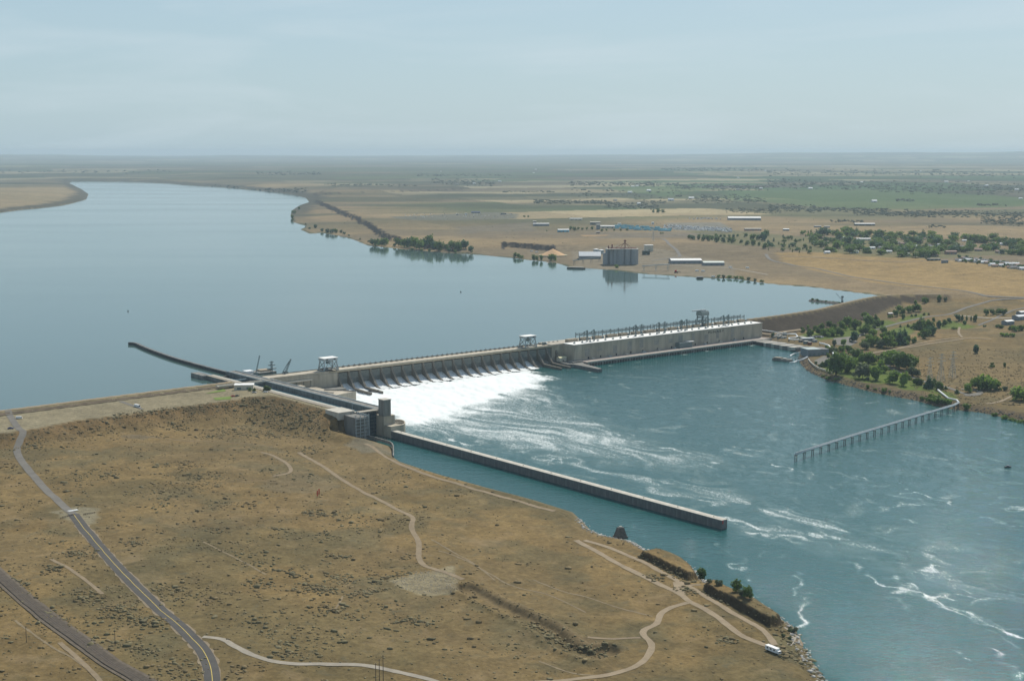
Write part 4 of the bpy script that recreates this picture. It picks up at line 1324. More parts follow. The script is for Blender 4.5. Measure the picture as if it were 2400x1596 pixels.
# tailrace deck with its row of slots
MB().box(424, 862, -74, -48.05, 4.2, 6.2).build('tailrace_deck', mat('pinkish_deck', (0.36, 0.31, 0.27), 0.9, 0.2, 0.15), ph)
MB().box(424, 862, -70.5, -48.1, -6, 4.2).build('tailrace_dark', M_dark, ph)  # near-black box painted in for the darkness between the piers
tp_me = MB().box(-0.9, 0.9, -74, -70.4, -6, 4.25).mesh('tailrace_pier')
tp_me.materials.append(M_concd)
for k in range(74):
    o = link('tailrace_pier', tp_me, ph)
    o.location = (427 + k * 5.92, 0, 0)
    if k % 5 == 0:
        o.scale = (2.2, 1, 1)
MB().box(424, 862, -74.4, -74.02, 5.2, 6.9).build('deck_rail', M_concl, ph)
MB().box(404, 424, -62, -48, -6, 7).build('end_block', M_concd, ph)
for k in range(10):
    MB().box(452 + k * 37, 455 + k * 37 + random.random() * 5, -55, -51, 6.2, 8.2).build('deck_equipment', M_steell if k % 2 else M_concl, ph)
MB().box(646, 676, -58, -48.1, 6.2, 15).build('service_block', M_steel, ph)
MB().box(668, 680, -59, -50, 15, 15.8).build('service_roof', M_roofw, ph)
# lettering high on the wall
cu = bpy.data.curves.new('lettering', 'FONT')
cu.body = 'McNARY'
cu.size = 7.2
cu.space_character = 1.3
cu.align_x = 'LEFT'
cu.extrude = 0.12
tmp = bpy.data.objects.new('lettering_curve', cu)
COL.objects.link(tmp)
dg = bpy.context.evaluated_depsgraph_get()
lm = bpy.data.meshes.new_from_object(tmp.evaluated_get(dg))
bpy.data.objects.remove(tmp)
lm.materials.clear()
lm.materials.append(M_letter)
lo_ = link('lettering', lm, ph)
lo_.location = (to_x(1659, 0, 25, -48), -48.16, 23.0)
lo_.rotation_euler = (math.pi / 2, 0, 0)
xs_ = [v.co.x for v in lm.vertices]
lo_.scale = ((to_x(1696, 0, 25, -48) - to_x(1659, 0, 25, -48)) / (max(xs_) - min(xs_)), 0.85, 1)

# curved end walls below the powerhouse
ew = dthing('training_wall', 'dark low concrete wall stub between spillway and powerhouse tailrace', 'wall')
MB().prism_z([(398, -38), (424, -48), (424, -66), (418, -70), (404, -128), (396, -128), (399, -70), (392, -62)], -6, 4.6).build('wall', M_concw, ew)
MB().prism_z([(398.4, -38.4), (423.6, -48.4), (423.6, -65.6), (417.6, -69.6), (403.6, -127.6), (396.4, -127.6), (399.4, -69.8), (392.5, -62)], 4.6, 5.0).build('coping', M_concd, ew)
eb = dthing('hoist_house', 'small pale yellow hoist house where spillway meets powerhouse', 'hut', 406, -33, 4.9)
MB().box(-7, 7, -4, 4, 0, 6).build('wall', M_cream, eb)
MB().prism_x([(-4.6, 6), (0, 7.6), (4.6, 6)], -7.5, 7.5).build('roof', mat('pale_yellow_roof', (0.62, 0.58, 0.36), 0.8, 0.1, 0.3), eb)
MB().box(-1, 1, -4.06, -3.98, 0, 2.4).build('door', M_dark, eb)

# intake gantry crane on the powerhouse
ic = dthing('intake_crane', 'bulky grey gantry crane with a horizontal jib on the powerhouse deck', 'crane', to_x(1647, 0, 38, -6), -6, 30.5)
for sx in (-1, 1):
    for sy in (-1, 1):
        MB().beam((sx * 8, sy * 6.5, 0.5), (sx * 7, sy * 5.5, 20), 1.6).build('leg', M_steel, ic)
    MB().box(sx * 8 - 1, sx * 8 + 1, -8.5, 8.5, 0.02, 1.3).build('bogie_beam', M_steel, ic)
    for z in (7, 14):
        MB().beam((sx * 7.7, -6.2, z), (sx * 7.7, 6.2, z), 1.0).build('tie_beam', M_steel, ic)
for sy in (-1, 1):
    for z in (8, 15):
        MB().beam((-7.6, sy * 6.2, z), (7.6, sy * 6.2, z), 1.3).build('tie_beam', M_steel, ic)
    MB().beam((-7.8, sy * 6.3, 1), (7.6, sy * 6.1, 8), 0.6).build('brace', M_steel, ic)
    MB().beam((7.8, sy * 6.3, 1), (-7.6, sy * 6.1, 8), 0.6).build('brace', M_steel, ic)
MB().prism_x([(-7, 18), (-7, 23), (-5, 26), (5, 26), (7, 23), (7, 18)], -9, 9).build('machinery_house', mat('crane_house_paint', (0.22, 0.26, 0.25), 0.6, 0.15, 0.3), ic)
MB().box(-5, 4, -4, 4, 26, 27.4).build('roof', M_steell, ic)
MB().prism_x([(-1.6, 26.4), (-1.6, 28.2), (1.6, 28.2), (1.6, 26.4)], -26, 6).build('jib', M_steell, ic)
MB().box(-3, 3, -7.2, -6.9, 9.0, 14).build('cab', M_steell, ic)
tr = dthing('truck', 'dark truck with a load on the dam road beside the powerhouse', 'truck', 394, -6, 29)
MB().box(-4.5, 2, -1.4, 1.4, 1.0, 4.2).build('body', M_steel, tr)
MB().box(2.2, 4.6, -1.3, 1.3, 0.9, 3.4).build('cab', M_white, tr)
for x in (-3.2, -1.6, 3.4):
    for y in (-1.2, 1.2):
        MB().beam((x, y - 0.25, 0.55), (x, y + 0.25, 0.55), 1.1).build('wheel', M_tyre, tr)

# ------------------------------------------------------------------ trees
def crown_mesh(kind, seed, nleaf):
    r = random.Random(seed)
    mb = MB()
    lobes = []
    if kind == 'broad':
        for k in range(11):
            a, q = r.uniform(0, 6.28), r.uniform(0.12, 0.36)
            lobes.append((math.cos(a) * q, math.sin(a) * q, r.uniform(0.26, 0.80), r.uniform(0.17, 0.28)))
        lobes.append((0, 0, 0.5, 0.34))
    elif kind == 'round':
        for k in range(8):
            a, q = r.uniform(0, 6.28), r.uniform(0.08, 0.26)
            lobes.append((math.cos(a) * q, math.sin(a) * q, r.uniform(0.24, 0.76), r.uniform(0.2, 0.28)))
        lobes.append((0, 0, 0.48, 0.34))
    elif kind == 'bush':
        for k in range(7):
            a, q = r.uniform(0, 6.28), r.uniform(0.1, 0.5)
            lobes.append((math.cos(a) * q, math.sin(a) * q, r.uniform(0.2, 0.6), r.uniform(0.2, 0.36)))
    elif kind == 'cone':
        for k in range(14):
            z = 0.07 + 0.86 * k / 13
            q = 0.24 * (1 - z) + 0.02
            a = r.uniform(0, 6.28)
            lobes.append((math.cos(a) * q * 0.5, math.sin(a) * q * 0.5, z, q + 0.03))
    elif kind == 'poplar':
        for k in range(9):
            z = 0.15 + 0.75 * k / 8
            q = 0.10 * math.sin(math.pi * min(1, 0.2 + z * 0.8)) + 0.03
            lobes.append((r.uniform(-0.03, 0.03), r.uniform(-0.03, 0.03), z, q))
    tot = sum(l[3] ** 2 for l in lobes)
    for x, y, z, q in lobes:
        for k in range(int(nleaf * q * q / tot) + 3):
            v = Vector((r.gauss(0, 1), r.gauss(0, 1), r.gauss(0, 1))).normalized()
            rad = q * (r.random() ** 0.35) * r.uniform(0.85, 1.12)
            c = Vector((x, y, z)) + v * rad
            s = q * r.uniform(0.26, 0.52)
            n_ = (v + Vector((r.gauss(0, .5), r.gauss(0, .5), r.gauss(0, .5)))).normalized()
            t1 = n_.orthogonal().normalized()
            t1 = (Matrix.Rotation(r.uniform(0, 6.28), 3, n_) @ t1)
            t2 = n_.cross(t1)
            pts = [c + t1 * s, c + t2 * s * r.uniform(0.6, 1.0), c - t1 * s * r.uniform(0.7, 1.1), c - t2 * s * r.uniform(0.6, 1)]
            mb.add(pts, [(0, 1, 2, 3)])
    return mb.mesh('crown')
def trunk_mesh(kind):
    mb = MB()
    top = {'broad': 0.6, 'round': 0.55, 'bush': 0.4, 'cone': 0.9, 'poplar': 0.85}[kind]
    r0 = 0.022 if kind != 'cone' else 0.016
    mb.cyl(0, 0, r0, -0.04, top * 0.55, 6, r0 * 0.7)
    mb.cyl(0, 0, r0 * 0.7, top * 0.55, top, 6, r0 * 0.25)
    if kind in ('broad', 'round'):
        for k in range(5):
            a = k * 1.26
            mb.beam((0, 0, top * 0.4 + 0.03 * k), (math.cos(a) * 0.2, math.sin(a) * 0.2, top * 0.75 + 0.03 * k), r0 * 0.7)
    elif kind == 'bush':
        for k in range(5):
            a = k * 1.26
            mb.beam((0, 0, 0), (math.cos(a) * 0.3, math.sin(a) * 0.3, 0.4), r0 * 0.8)
    return mb.mesh('trunk')
TR = {}
def tree_kind(kind, var, leafmat, nleaf):
    key = (kind, var, leafmat, nleaf)
    if key not in TR:
        c = crown_mesh(kind, hash(kind) % 1000 * 0 + var * 31 + len(kind), nleaf)
        c.materials.append(M_leaf[leafmat])
        t = trunk_mesh(kind)
        t.materials.append(M_bark)
        TR[key] = (c, t)
    return TR[key]
def tree(loc, h, kind, label, group, leafmat=1, nleaf=320, wide=1.0, name=None, cat='tree'):
    var = random.randrange(3)
    c, t = tree_kind(kind, var, leafmat, nleaf)
    nm = name or {'town trees': 'town_tree', 'garden trees along the house row': 'garden_tree', 'orchard left of the town': 'orchard_tree', 'grove on the far shore': 'grove_tree', 'trees beside the far sheds': 'plain_tree'}.get(group) or {'broad': 'leafy_tree', 'round': 'leafy_tree', 'bush': 'shrub', 'cone': 'conifer_tree', 'poplar': 'poplar_tree'}[kind]
    e = thing(nm, label, cat, loc, random.uniform(0, 6.28), group)
    e.scale = (h * wide * random.uniform(0.9, 1.1), h * wide * random.uniform(0.9, 1.1), h * random.uniform(0.92, 1.08))
    link('crown', c, e)
    link('trunk', t, e)
    return e
def mpp(loc):                       # metres per photo pixel at a place
    return math.sqrt(loc[0] ** 2 + loc[1] ** 2 + (CAMH - loc[2]) ** 2) / FPX
def tree_px(px, py, hpx, kind, label, group, leafmat=1, nleaf=320, wide=1.0, **k):
    p = G(px, py)
    return tree(p, hpx * mpp(p) / 0.97, kind, label, group, leafmat, nleaf, wide, **k)

# park on the right bank (base pixel, height in pixels, kind, leaf)
Y7 = lambda x, y: (1860 + x / 6.935, 760 + y / 6.935)
def z8(x, y):
    return (1700 + x / 3.3686, 650 + y / 3.3686)
park = [  # Z8 coords: x, y(base), height, kind, leaf, wide
    (612, 432, 38, 'round', 0, 1), (665, 460, 52, 'round', 0, 1), (706, 420, 40, 'round', 0, 1), (765, 408, 44, 'round', 0, 1.1), (822, 402, 60, 'round', 0, 1), (860, 405, 40, 'round', 0, 1.2),
    (740, 455, 52, 'broad', 0, 1), (790, 462, 56, 'broad', 1, 1.1), (845, 460, 60, 'broad', 1, 1.1), (890, 462, 64, 'broad', 0, 1), (930, 420, 70, 'broad', 1, 1.1), (955, 390, 74, 'broad', 0, 1.1), (1020, 410, 72, 'broad', 0, 1),
    (1110, 335, 58, 'broad', 0, 1.1), (1130, 390, 80, 'broad', 1, 1.1), (1185, 345, 56, 'cone', 0, 1.4), (1190, 400, 60, 'broad', 0, 1.1), (1240, 382, 40, 'round', 0, 1), (1075, 450, 50, 'broad', 0, 1), (1120, 455, 60, 'broad', 0, 1.2),
    (1015, 510, 78, 'round', 3, 1), (1160, 470, 60, 'broad', 1, 1.1), (1250, 450, 56, 'broad', 1, 1.2), (1100, 570, 60, 'broad', 4, 1.2), (1170, 545, 80, 'broad', 1, 1.1), (1225, 560, 70, 'broad', 4, 1), (1270, 555, 90, 'broad', 1, 1.2),
    (1310, 500, 70, 'broad', 0, 1.1), (1330, 535, 60, 'cone', 0, 1.6), (1375, 530, 130, 'cone', 3, 1.2), (1415, 520, 120, 'cone', 3, 1.1), (1395, 530, 80, 'cone', 0, 1.6), (1440, 525, 60, 'round', 0, 1), (1490, 520, 50, 'round', 1, 1),
    (1545, 410, 95, 'cone', 0, 1.8), (1580, 430, 85, 'broad', 0, 1), (1610, 440, 95, 'broad', 0, 1.0), (1580, 485, 80, 'broad', 0, 1), (1620, 460, 80, 'broad', 3, 1), (1545, 470, 40, 'bush', 1, 1), (1685, 400, 56, 'round', 3, 1), (1728, 385, 46, 'round', 0, 1),
    (1645, 350, 30, 'round', 0, 1), (1770, 360, 38, 'round', 3, 1.1), (1840, 345, 52, 'broad', 3, 1), (1870, 345, 50, 'poplar', 0, 1.5), (1905, 345, 44, 'poplar', 1, 1.4), (1940, 345, 40, 'poplar', 0, 1.3), (1972, 348, 50, 'round', 0, 1), (1885, 370, 34, 'bush', 0, 0.9),
    (1345, 310, 52, 'broad', 0, 1), (1370, 270, 46, 'broad', 1, 1.1), (1395, 300, 52, 'broad', 0, 1), (1405, 330, 40, 'round', 0, 1), (1450, 280, 56, 'broad', 1, 1), (1490, 272, 52, 'broad', 0, 1.1), (1525, 270, 54, 'broad', 1, 1), (1570, 205, 50, 'round', 1, 1), (1500, 215, 30, 'round', 1, 1),
    (1595, 180, 32, 'round', 0, 1), (1688, 192, 44, 'round', 0, 1), (1738, 190, 32, 'round', 4, 1), (1305, 320, 28, 'bush', 1, 1), (1470, 310, 22, 'cone', 0, 1.6), (1505, 308, 24, 'cone', 0, 1.6), (1570, 300, 24, 'cone', 0, 1.6), (1605, 298, 20, 'cone', 0, 1.6),
    (1440, 392, 30, 'cone', 0, 1.5), (1380, 395, 24, 'cone', 0, 1.5), (1470, 405, 24, 'cone', 0, 1.5), (375, 472, 34, 'round', 3, 1.1),
]
for x, y, h, k, lf, wd in park:
    px, py = z8(x, y)
    lab = {'cone': 'dark pointed conifer in the park grove below the earth dam', 'poplar': 'narrow upright tree in the row beside the park road'}.get(k, 'rounded leafy tree in the park grove below the earth dam')
    tree_px(px, py, h / 3.3686, k, lab, {'cone': 'park conifers', 'poplar': 'park poplars'}.get(k, 'park grove trees'), lf, 360, wd)
fill_polys = ([(600, 470), (640, 400), (900, 380), (1060, 330), (1250, 340), (1260, 400), (1080, 460), (820, 475)], [(1060, 580), (1060, 480), (1250, 440), (1480, 470), (1480, 530), (1300, 560)],
              [(820, 640), (860, 560), (1020, 560), (1240, 660), (1260, 720), (1120, 800), (900, 740)])
for q in fill_polys:
    n_ = 0
    while n_ < 18:
        x, y = random.uniform(580, 1500), random.uniform(330, 800)
        r_ = False
        for i in range(len(q)):
            (ax, ay), (bx, by) = q[i], q[(i + 1) % len(q)]
            if (ay > y) != (by > y) and x < (bx - ax) * (y - ay) / (by - ay) + ax:
                r_ = not r_
        if r_:
            n_ += 1
            px, py = z8(x, y)
            tree_px(px, py, random.uniform(8, 17), random.choice(('broad', 'round', 'broad')), 'smaller leafy tree filling the park groves', 'smaller park trees', random.choice((0, 1, 1, 2, 4)), 300, 1.15)
shore_park = [  # Y7 coords
    (685, 830, 350, 'broad', 0, 0.85), (690, 820, 140, 'poplar', 0, 1.2), (470, 690, 90, 'cone', 0, 2), (525, 690, 120, 'cone', 3, 1.6), (570, 660, 90, 'round', 1, 1), (360, 655, 50, 'round', 0, 1.2), (765, 450, 90, 'round', 0, 1), (810, 530, 90, 'round', 1, 1), (935, 440, 80, 'cone', 1, 1.8), (870, 430, 90, 'round', 1, 1), (560, 540, 70, 'round', 1, 1.1),
    (870, 780, 240, 'broad', 1, 1.1), (1010, 590, 190, 'broad', 0, 1.1), (1100, 640, 150, 'broad', 1, 1.3), (1220, 640, 170, 'broad', 1, 1.2), (1310, 640, 130, 'broad', 1, 1), (1120, 880, 250, 'broad', 4, 1.15), (1210, 910, 70, 'bush', 4, 0.9), (1330, 910, 240, 'broad', 1, 0.9), (1420, 720, 130, 'broad', 2, 1), (1480, 790, 110, 'broad', 1, 1), (1600, 960, 230, 'round', 1, 1),
    (1790, 1000, 210, 'round', 2, 0.85), (1870, 900, 90, 'cone', 1, 1.6), (1985, 985, 110, 'round', 0, 1.1), (2050, 985, 110, 'round', 0, 1.1), (2195, 1040, 220, 'cone', 3, 1.2), (2285, 1010, 150, 'cone', 0, 1.3), (2240, 1040, 130, 'round', 0, 1), (780, 630, 150, 'broad', 1, 1), (960, 700, 170, 'broad', 2, 1),
    (1520, 640, 190, 'broad', 1, 1.2), (1620, 690, 230, 'broad', 1, 1.1), (1720, 730, 250, 'broad', 0, 1.1), (1830, 740, 250, 'broad', 0, 1.1), (1920, 720, 200, 'broad', 1, 1.0), (1580, 620, 190, 'broad', 2, 1.1), (1480, 590, 130, 'broad', 0, 1.1), (1920, 840, 140, 'broad', 4, 1.2), (2010, 850, 110, 'broad', 4, 1.1),
    (470, 160, 90, 'round', 0, 1.2), (260, 190, 110, 'round', 0, 1), (340, 90, 60, 'round', 0, 1), (150, 140, 70, 'round', 0, 1), (810, 350, 110, 'round', 2, 1), (660, 350, 90, 'round', 4, 1), (600, 460, 110, 'round', 1, 1.1), (540, 430, 90, 'round', 1, 1),
    (1210, 1040, 60, 'bush', 1, 1), (1480, 1100, 90, 'bush', 1, 1), (1320, 1070, 40, 'bush', 1, 1), (1570, 1110, 40, 'bush', 1, 1.2), (560, 890, 50, 'bush', 2, 1.6), (700, 900, 40, 'bush', 2, 1.6), (480, 850, 30, 'bush', 2, 1.5), (2330, 1240, 100, 'bush', 1, 1), (2240, 1230, 100, 'bush', 1, 1), (2100, 1220, 60, 'bush', 1, 1.2),
]
for x, y, h, k, lf, wd in shore_park:
    px, py = Y7(x, y)
    lab, gr = {'cone': ('dark pointed conifer on the lawn beside the river bank', 'riverside conifers'), 'poplar': ('narrow dark tree standing on the river bank below the park', None),
               'bush': ('low green shrub on the stony river bank below the park', 'river bank shrubs')}.get(k, ('leafy tree on the lawn of the riverside park', 'riverside park trees'))
    tree_px(px, py, h / 6.935, k, lab, gr, lf, 380, wd)
# scattered trees further right
Z9 = lambda x, y: (2080 + x / 7.128, 740 + y / 7.128)
for x, y, h, k, lf, wd, lab, gr in (
        (1475, 630, 130, 'round', 3, 1.0, 'single blue green tree alone in the dry field', None),
        (850, 1240, 150, 'round', 0, 1.0, 'dark round tree where the loop road begins', None), (900, 1230, 110, 'round', 0, 1, 'smaller dark tree beside the start of the loop road', None),
        (970, 1230, 70, 'cone', 0, 1.6, 'small conifer at the start of the loop road', None), (1155, 1300, 90, 'cone', 0, 1.4, 'small conifer on the tip of the lawn', None),
        (1340, 1280, 140, 'round', 2, 1.1, 'round tree standing inside the loop road', None),
        (1430, 1210, 140, 'broad', 1, 1.1, 'tree of the leafy thicket beyond the loop road', 'thicket beyond the loop road'), (1530, 1240, 210, 'broad', 1, 1.0, 'tree of the leafy thicket beyond the loop road', 'thicket beyond the loop road'),
        (1620, 1230, 240, 'broad', 2, 1.0, 'tree of the leafy thicket beyond the loop road', 'thicket beyond the loop road'), (1740, 1250, 190, 'broad', 2, 1.1, 'tree of the leafy thicket beyond the loop road', 'thicket beyond the loop road'),
        (1810, 1240, 150, 'broad', 1, 1.0, 'tree of the leafy thicket beyond the loop road', 'thicket beyond the loop road'), (1680, 1250, 150, 'broad', 0, 1.1, 'tree of the leafy thicket beyond the loop road', 'thicket beyond the loop road'),
        (1860, 1250, 60, 'bush', 1, 1.1, 'low shrub right of the leafy thicket', 'shrubs right of the thicket'), (1960, 1250, 80, 'bush', 4, 1, 'low shrub right of the leafy thicket', 'shrubs right of the thicket'),
        (2150, 1410, 190, 'broad', 2, 1.2, 'bright green tree by the shore at the right edge', 'bright trees at the right edge'), (2240, 1420, 210, 'broad', 2, 1.1, 'bright green tree by the shore at the right edge', 'bright trees at the right edge'),
        (720, 1440, 100, 'bush', 1, 1.2, 'dense green shrub beside the outfall pipe bend', 'shrubs at the pipe bend'), (830, 1460, 110, 'bush', 1, 1.2, 'dense green shrub beside the outfall pipe bend', 'shrubs at the pipe bend'),
        (940, 1470, 100, 'bush', 1, 1.2, 'dense green shrub beside the outfall pipe bend', 'shrubs at the pipe bend'), (1040, 1480, 90, 'bush', 2, 1.1, 'dense green shrub beside the outfall pipe bend', 'shrubs at the pipe bend'),
        (560, 1400, 60, 'bush', 1, 1.3, 'dense green shrub beside the outfall pipe bend', 'shrubs at the pipe bend'), (1330, 1560, 100, 'bush', 1, 1.2, 'green shrub on the shore right of the pipe', None),
        (1110, 230, 50, 'bush', 1, 1.3, 'isolated low shrub beside the dirt track junction', None), (1840, 200, 60, 'bush', 0, 1.2, 'shrub in the hedge below the grey sheds', 'hedge below the sheds'),
        (1900, 215, 60, 'bush', 0, 1.2, 'shrub in the hedge below the grey sheds', 'hedge below the sheds'), (2070, 240, 90, 'bush', 0, 1.1, 'shrub in the hedge below the grey sheds', 'hedge below the sheds'),
        (2150, 260, 100, 'bush', 1, 1.1, 'shrub in the hedge below the grey sheds', 'hedge below the sheds'), (2230, 250, 90, 'bush', 0, 1.1, 'shrub in the hedge below the grey sheds', 'hedge below the sheds'),
        (1620, 185, 40, 'bush', 0, 1.2, 'small dark shrub left of the hedge below the sheds', None), (1920, 340, 70, 'bush', 2, 1.2, 'pale green shrub in the hollow of the dry field', 'shrubs in the hollow'),
        (2020, 350, 70, 'bush', 2, 1.2, 'pale green shrub in the hollow of the dry field', 'shrubs in the hollow'), (2110, 350, 60, 'bush', 2, 1.2, 'pale green shrub in the hollow of the dry field', 'shrubs in the hollow'),
        (1955, 860, 70, 'round', 0, 0.9, 'small dark tree in the sagebrush right of the park', None), (1745, 870, 60, 'bush', 0, 0.9, 'small dark shrub in the sagebrush right of the park', 'sagebrush field shrubs'),
        (1750, 820, 50, 'bush', 0, 0.9, 'small dark shrub in the sagebrush right of the park', 'sagebrush field shrubs')):
    px, py = Z9(x, y)
    tree_px(px, py, h / 7.128, k, lab, gr, lf, 360, wd)
for x, y, h in ((2060, 300, 40), (2110, 298, 46), (2160, 296, 50), (2200, 300, 44)):
    px, py = z8(x, y)
    tree_px(px, py, h / 3.3686, 'broad', 'dark tree in the clump right of the park road', 'clump right of the park road', 0, 320, 1.1)
for px, py, h in ((2352, 985, 14), (2375, 990, 12), (2330, 976, 10), (2395, 994, 14)):
    tree_px(px, py, h, 'bush', 'green shrub on the shore at the right edge', 'shore shrubs at the right edge', 1, 320, 1.2)

# grove on the far shore of the reservoir
gz = lambda x, y: (650 + x / 3.93, 400 + y / 3.93)
for x, y, h in ((880, 690, 60), (920, 695, 70), (960, 700, 74), (1000, 690, 60), (1080, 700, 30), (1120, 700, 76), (1170, 706, 80), (1215, 712, 88), (1262, 715, 96), (1310, 700, 90), (1355, 712, 90), (1405, 705, 100), (1440, 725, 70),
                (1490, 712, 96), (1500, 730, 60), (1560, 735, 60), (1590, 700, 50), (1630, 710, 84), (1665, 715, 90), (1700, 722, 80), (1735, 720, 74), (1780, 752, 56), (1240, 742, 30), (1330, 748, 30), (1400, 750, 28), (1640, 760, 30), (1580, 755, 40)):
    tree_px(*gz(x, y), h / 3.93, 'broad', 'dark tree of the waterside grove on the far reservoir shore', 'grove on the far shore', random.choice((0, 0, 1, 3)), 240, 1.05)
for x, y, h in ((300, 540, 26), (350, 530, 40), (410, 560, 34), (460, 575, 46), (500, 580, 50), (545, 575, 48), (585, 575, 36), (615, 590, 30), (150, 400, 40), (140, 440, 40), (135, 470, 30), (200, 360, 30), (260, 500, 20), (760, 640, 22), (840, 660, 24), (660, 605, 20)):
    tree_px(*gz(x, y), h / 3.93, 'bush', 'waterside shrub on the low point below the dark cliff', 'shrubs on the low point', random.choice((0, 4, 3)), 200, 0.8)
for x, y, h in ((30, 800, 50), (60, 805, 46), (90, 810, 36), (200, 828, 60), (230, 830, 50), (270, 828, 50), (350, 828, 56), (385, 832, 70), (960, 895, 40), (1900, 985, 30), (1950, 990, 34), (2000, 992, 36), (2060, 996, 36), (2120, 1002, 34), (2180, 1008, 34), (2240, 1020, 30), (2300, 1030, 30)):
    tree_px(1200 + x / 3.93, 400 + y / 3.93, h / 3.93, 'round' if h > 45 else 'bush', 'small shoreline tree near the grain terminal' if h > 45 else 'green shoreline shrub near the grain terminal',
            'shoreline trees near the terminal' if h > 45 else 'shoreline shrubs near the terminal', random.choice((0, 1, 4)), 200, 1.0)
# town trees
rt = random.Random(5)
def in_poly(x, y, P):
    r = False
    for i in range(len(P)):
        (ax, ay), (bx, by) = P[i], P[(i + 1) % len(P)]
        if (ay > y) != (by > y) and x < (bx - ax) * (y - ay) / (by - ay) + ax:
            r = not r
    return r
town = Z4([(0, 640), (160, 600), (430, 560), (720, 560), (1000, 590), (1500, 610), (1760, 620), (2100, 640), (2400, 690), (2400, 790), (2100, 765), (1800, 755), (1600, 790), (1480, 820), (1250, 815), (1100, 800), (900, 770), (700, 765), (300, 765), (0, 735)])
cnt = 0
while cnt < 270:
    x, y = rt.uniform(1800, 2410), rt.uniform(535, 612)
    if in_poly(x, y, town):
        left = x < 1905
        tree_px(x, y, rt.uniform(6, 11) if left else rt.uniform(9, 17), 'poplar' if left and rt.random() < 0.6 else rt.choice(('broad', 'round', 'broad', 'cone')),
                'dark tree among the houses of the town on the plain', 'town trees', rt.choice((0, 0, 3, 1)), 170, 1.8 if left else 1.9)
        cnt += 1
for x, y, h in ((1640, 632, 46), (1665, 640, 50), (1720, 640, 50), (1765, 650, 50), (1765, 620, 30), (1805, 650, 60), (1840, 640, 50), (1885, 660, 70), (1880, 620, 40), (1945, 665, 50), (1925, 615, 30), (1955, 615, 30), (2000, 660, 50), (2000, 615, 30), (2035, 668, 50), (2040, 620, 36), (2080, 610, 26),
                (2110, 670, 36), (2150, 612, 40), (2165, 690, 46), (2215, 640, 60), (2220, 690, 60), (2275, 640, 60), (2275, 695, 40), (2320, 650, 80), (2330, 720, 60), (2340, 600, 60)):
    tree_px(1200 + x / 3.93, 400 + y / 3.93, h / 3.93, 'round', 'park tree in the open orchard left of the town', 'orchard left of the town', rt.choice((0, 0, 3)), 170, 1.2)
for k in range(52):
    x = rt.uniform(2245, 2400)
    tree_px(x, 604 + (x - 2245) * 0.12 + rt.uniform(0, 10), rt.uniform(5, 9), 'round', 'small garden tree along the row of houses at right', 'garden trees along the house row', rt.choice((0, 3)), 120, 1.3)
for x, y, h in ((540, 545, 34), (575, 555, 40), (610, 545, 26), (650, 548, 24), (690, 545, 26), (740, 545, 30), (830, 560, 26), (870, 556, 20), (940, 556, 22), (1000, 556, 22), (1060, 556, 24), (1370, 585, 18), (1390, 585, 16), (1300, 388, 26), (1350, 390, 40), (1390, 390, 34), (320, 560, 14), (115, 430, 20), (150, 432, 20)):
    tree_px(1200 + x / 3.93, 400 + y / 3.93, h / 3.93, 'round', 'dark tree beside the sheds on the plain', 'trees beside the far sheds', 0, 150, 1.3)
# a few riverside trees on the near bank
for x, y, h, k in ((1240, 550, 80, 'round'), (1370, 600, 44, 'bush'), (1440, 606, 30, 'bush'), (1495, 645, 76, 'broad'), (1580, 700, 86, 'broad'), (1540, 680, 60, 'bush'), (1910, 945, 50, 'bush'), (1885, 1000, 30, 'bush'), (1840, 985, 30, 'bush'), (1300, 580, 30, 'bush')):
    px, py = 1250 + x / 3.144, 1180 + y / 3.144
    tree_px(px, py, h / 3.144, k, {'round': 'leafy tree on the near bank beside the brown bluff', 'broad': 'leafy tree on the near bank above the rocky shore'}.get(k, 'scrubby bush on the rocky near bank'),
            {'broad': 'near bank trees', 'bush': 'near bank bushes'}.get(k), 4 if k == 'bush' else 0, 460, 1.0)

# far tree belts and hedges on the plain: a mass nobody could count
ICO = None
import bmesh
bm_ = bmesh.new()
bmesh.ops.create_icosphere(bm_, subdivisions=1, radius=1.0)
ico_v = np.array([v.co[:] for v in bm_.verts])
ico_f = np.array([[v.index for v in f.verts] for f in bm_.faces])
bm_.free()
def clump_mass(name, P, SX, SY, SZ, m, jit=0.3, label=None, lift=0.25, kind='stuff'):
    """many low rounded clumps as one mesh"""
    n = len(P)
    P, SX, SY, SZ = np.array(P), np.array(SX), np.array(SY), np.array(SZ)
    nv, nf = len(ico_v), len(ico_f)
    V = ico_v[None] * (1 + rng.uniform(-jit, jit, (n, nv, 1)))
    a = rng.uniform(0, 6.28, n)
    c_, s_ = np.cos(a)[:, None], np.sin(a)[:, None]
    x, y, z = V[..., 0] * SX[:, None], V[..., 1] * SY[:, None], V[..., 2] * SZ[:, None]
    xx, yy = x * c_ - y * s_, x * s_ + y * c_
    co = np.stack([xx + P[:, 0:1], yy + P[:, 1:2], z + P[:, 2:3] + SZ[:, None] * lift], -1).reshape(-1, 3)
    F = (ico_f[None] + (np.arange(n) * nv)[:, None, None]).reshape(-1, 3)
    me = bpy.data.meshes.new(name)
    me.vertices.add(len(co))
    me.vertices.foreach_set('co', co.astype(np.float32).ravel())
    me.loops.add(F.size)
    me.polygons.add(len(F))
    me.loops.foreach_set('vertex_index', F.astype(np.int32).ravel())
    me.polygons.foreach_set('loop_start', np.arange(0, F.size, 3, dtype=np.int32))
    me.update(calc_edges=True)
    me.materials.append(m)
    o = link(name, me, None, kind)
    if label:
        o['label'] = label
    return o
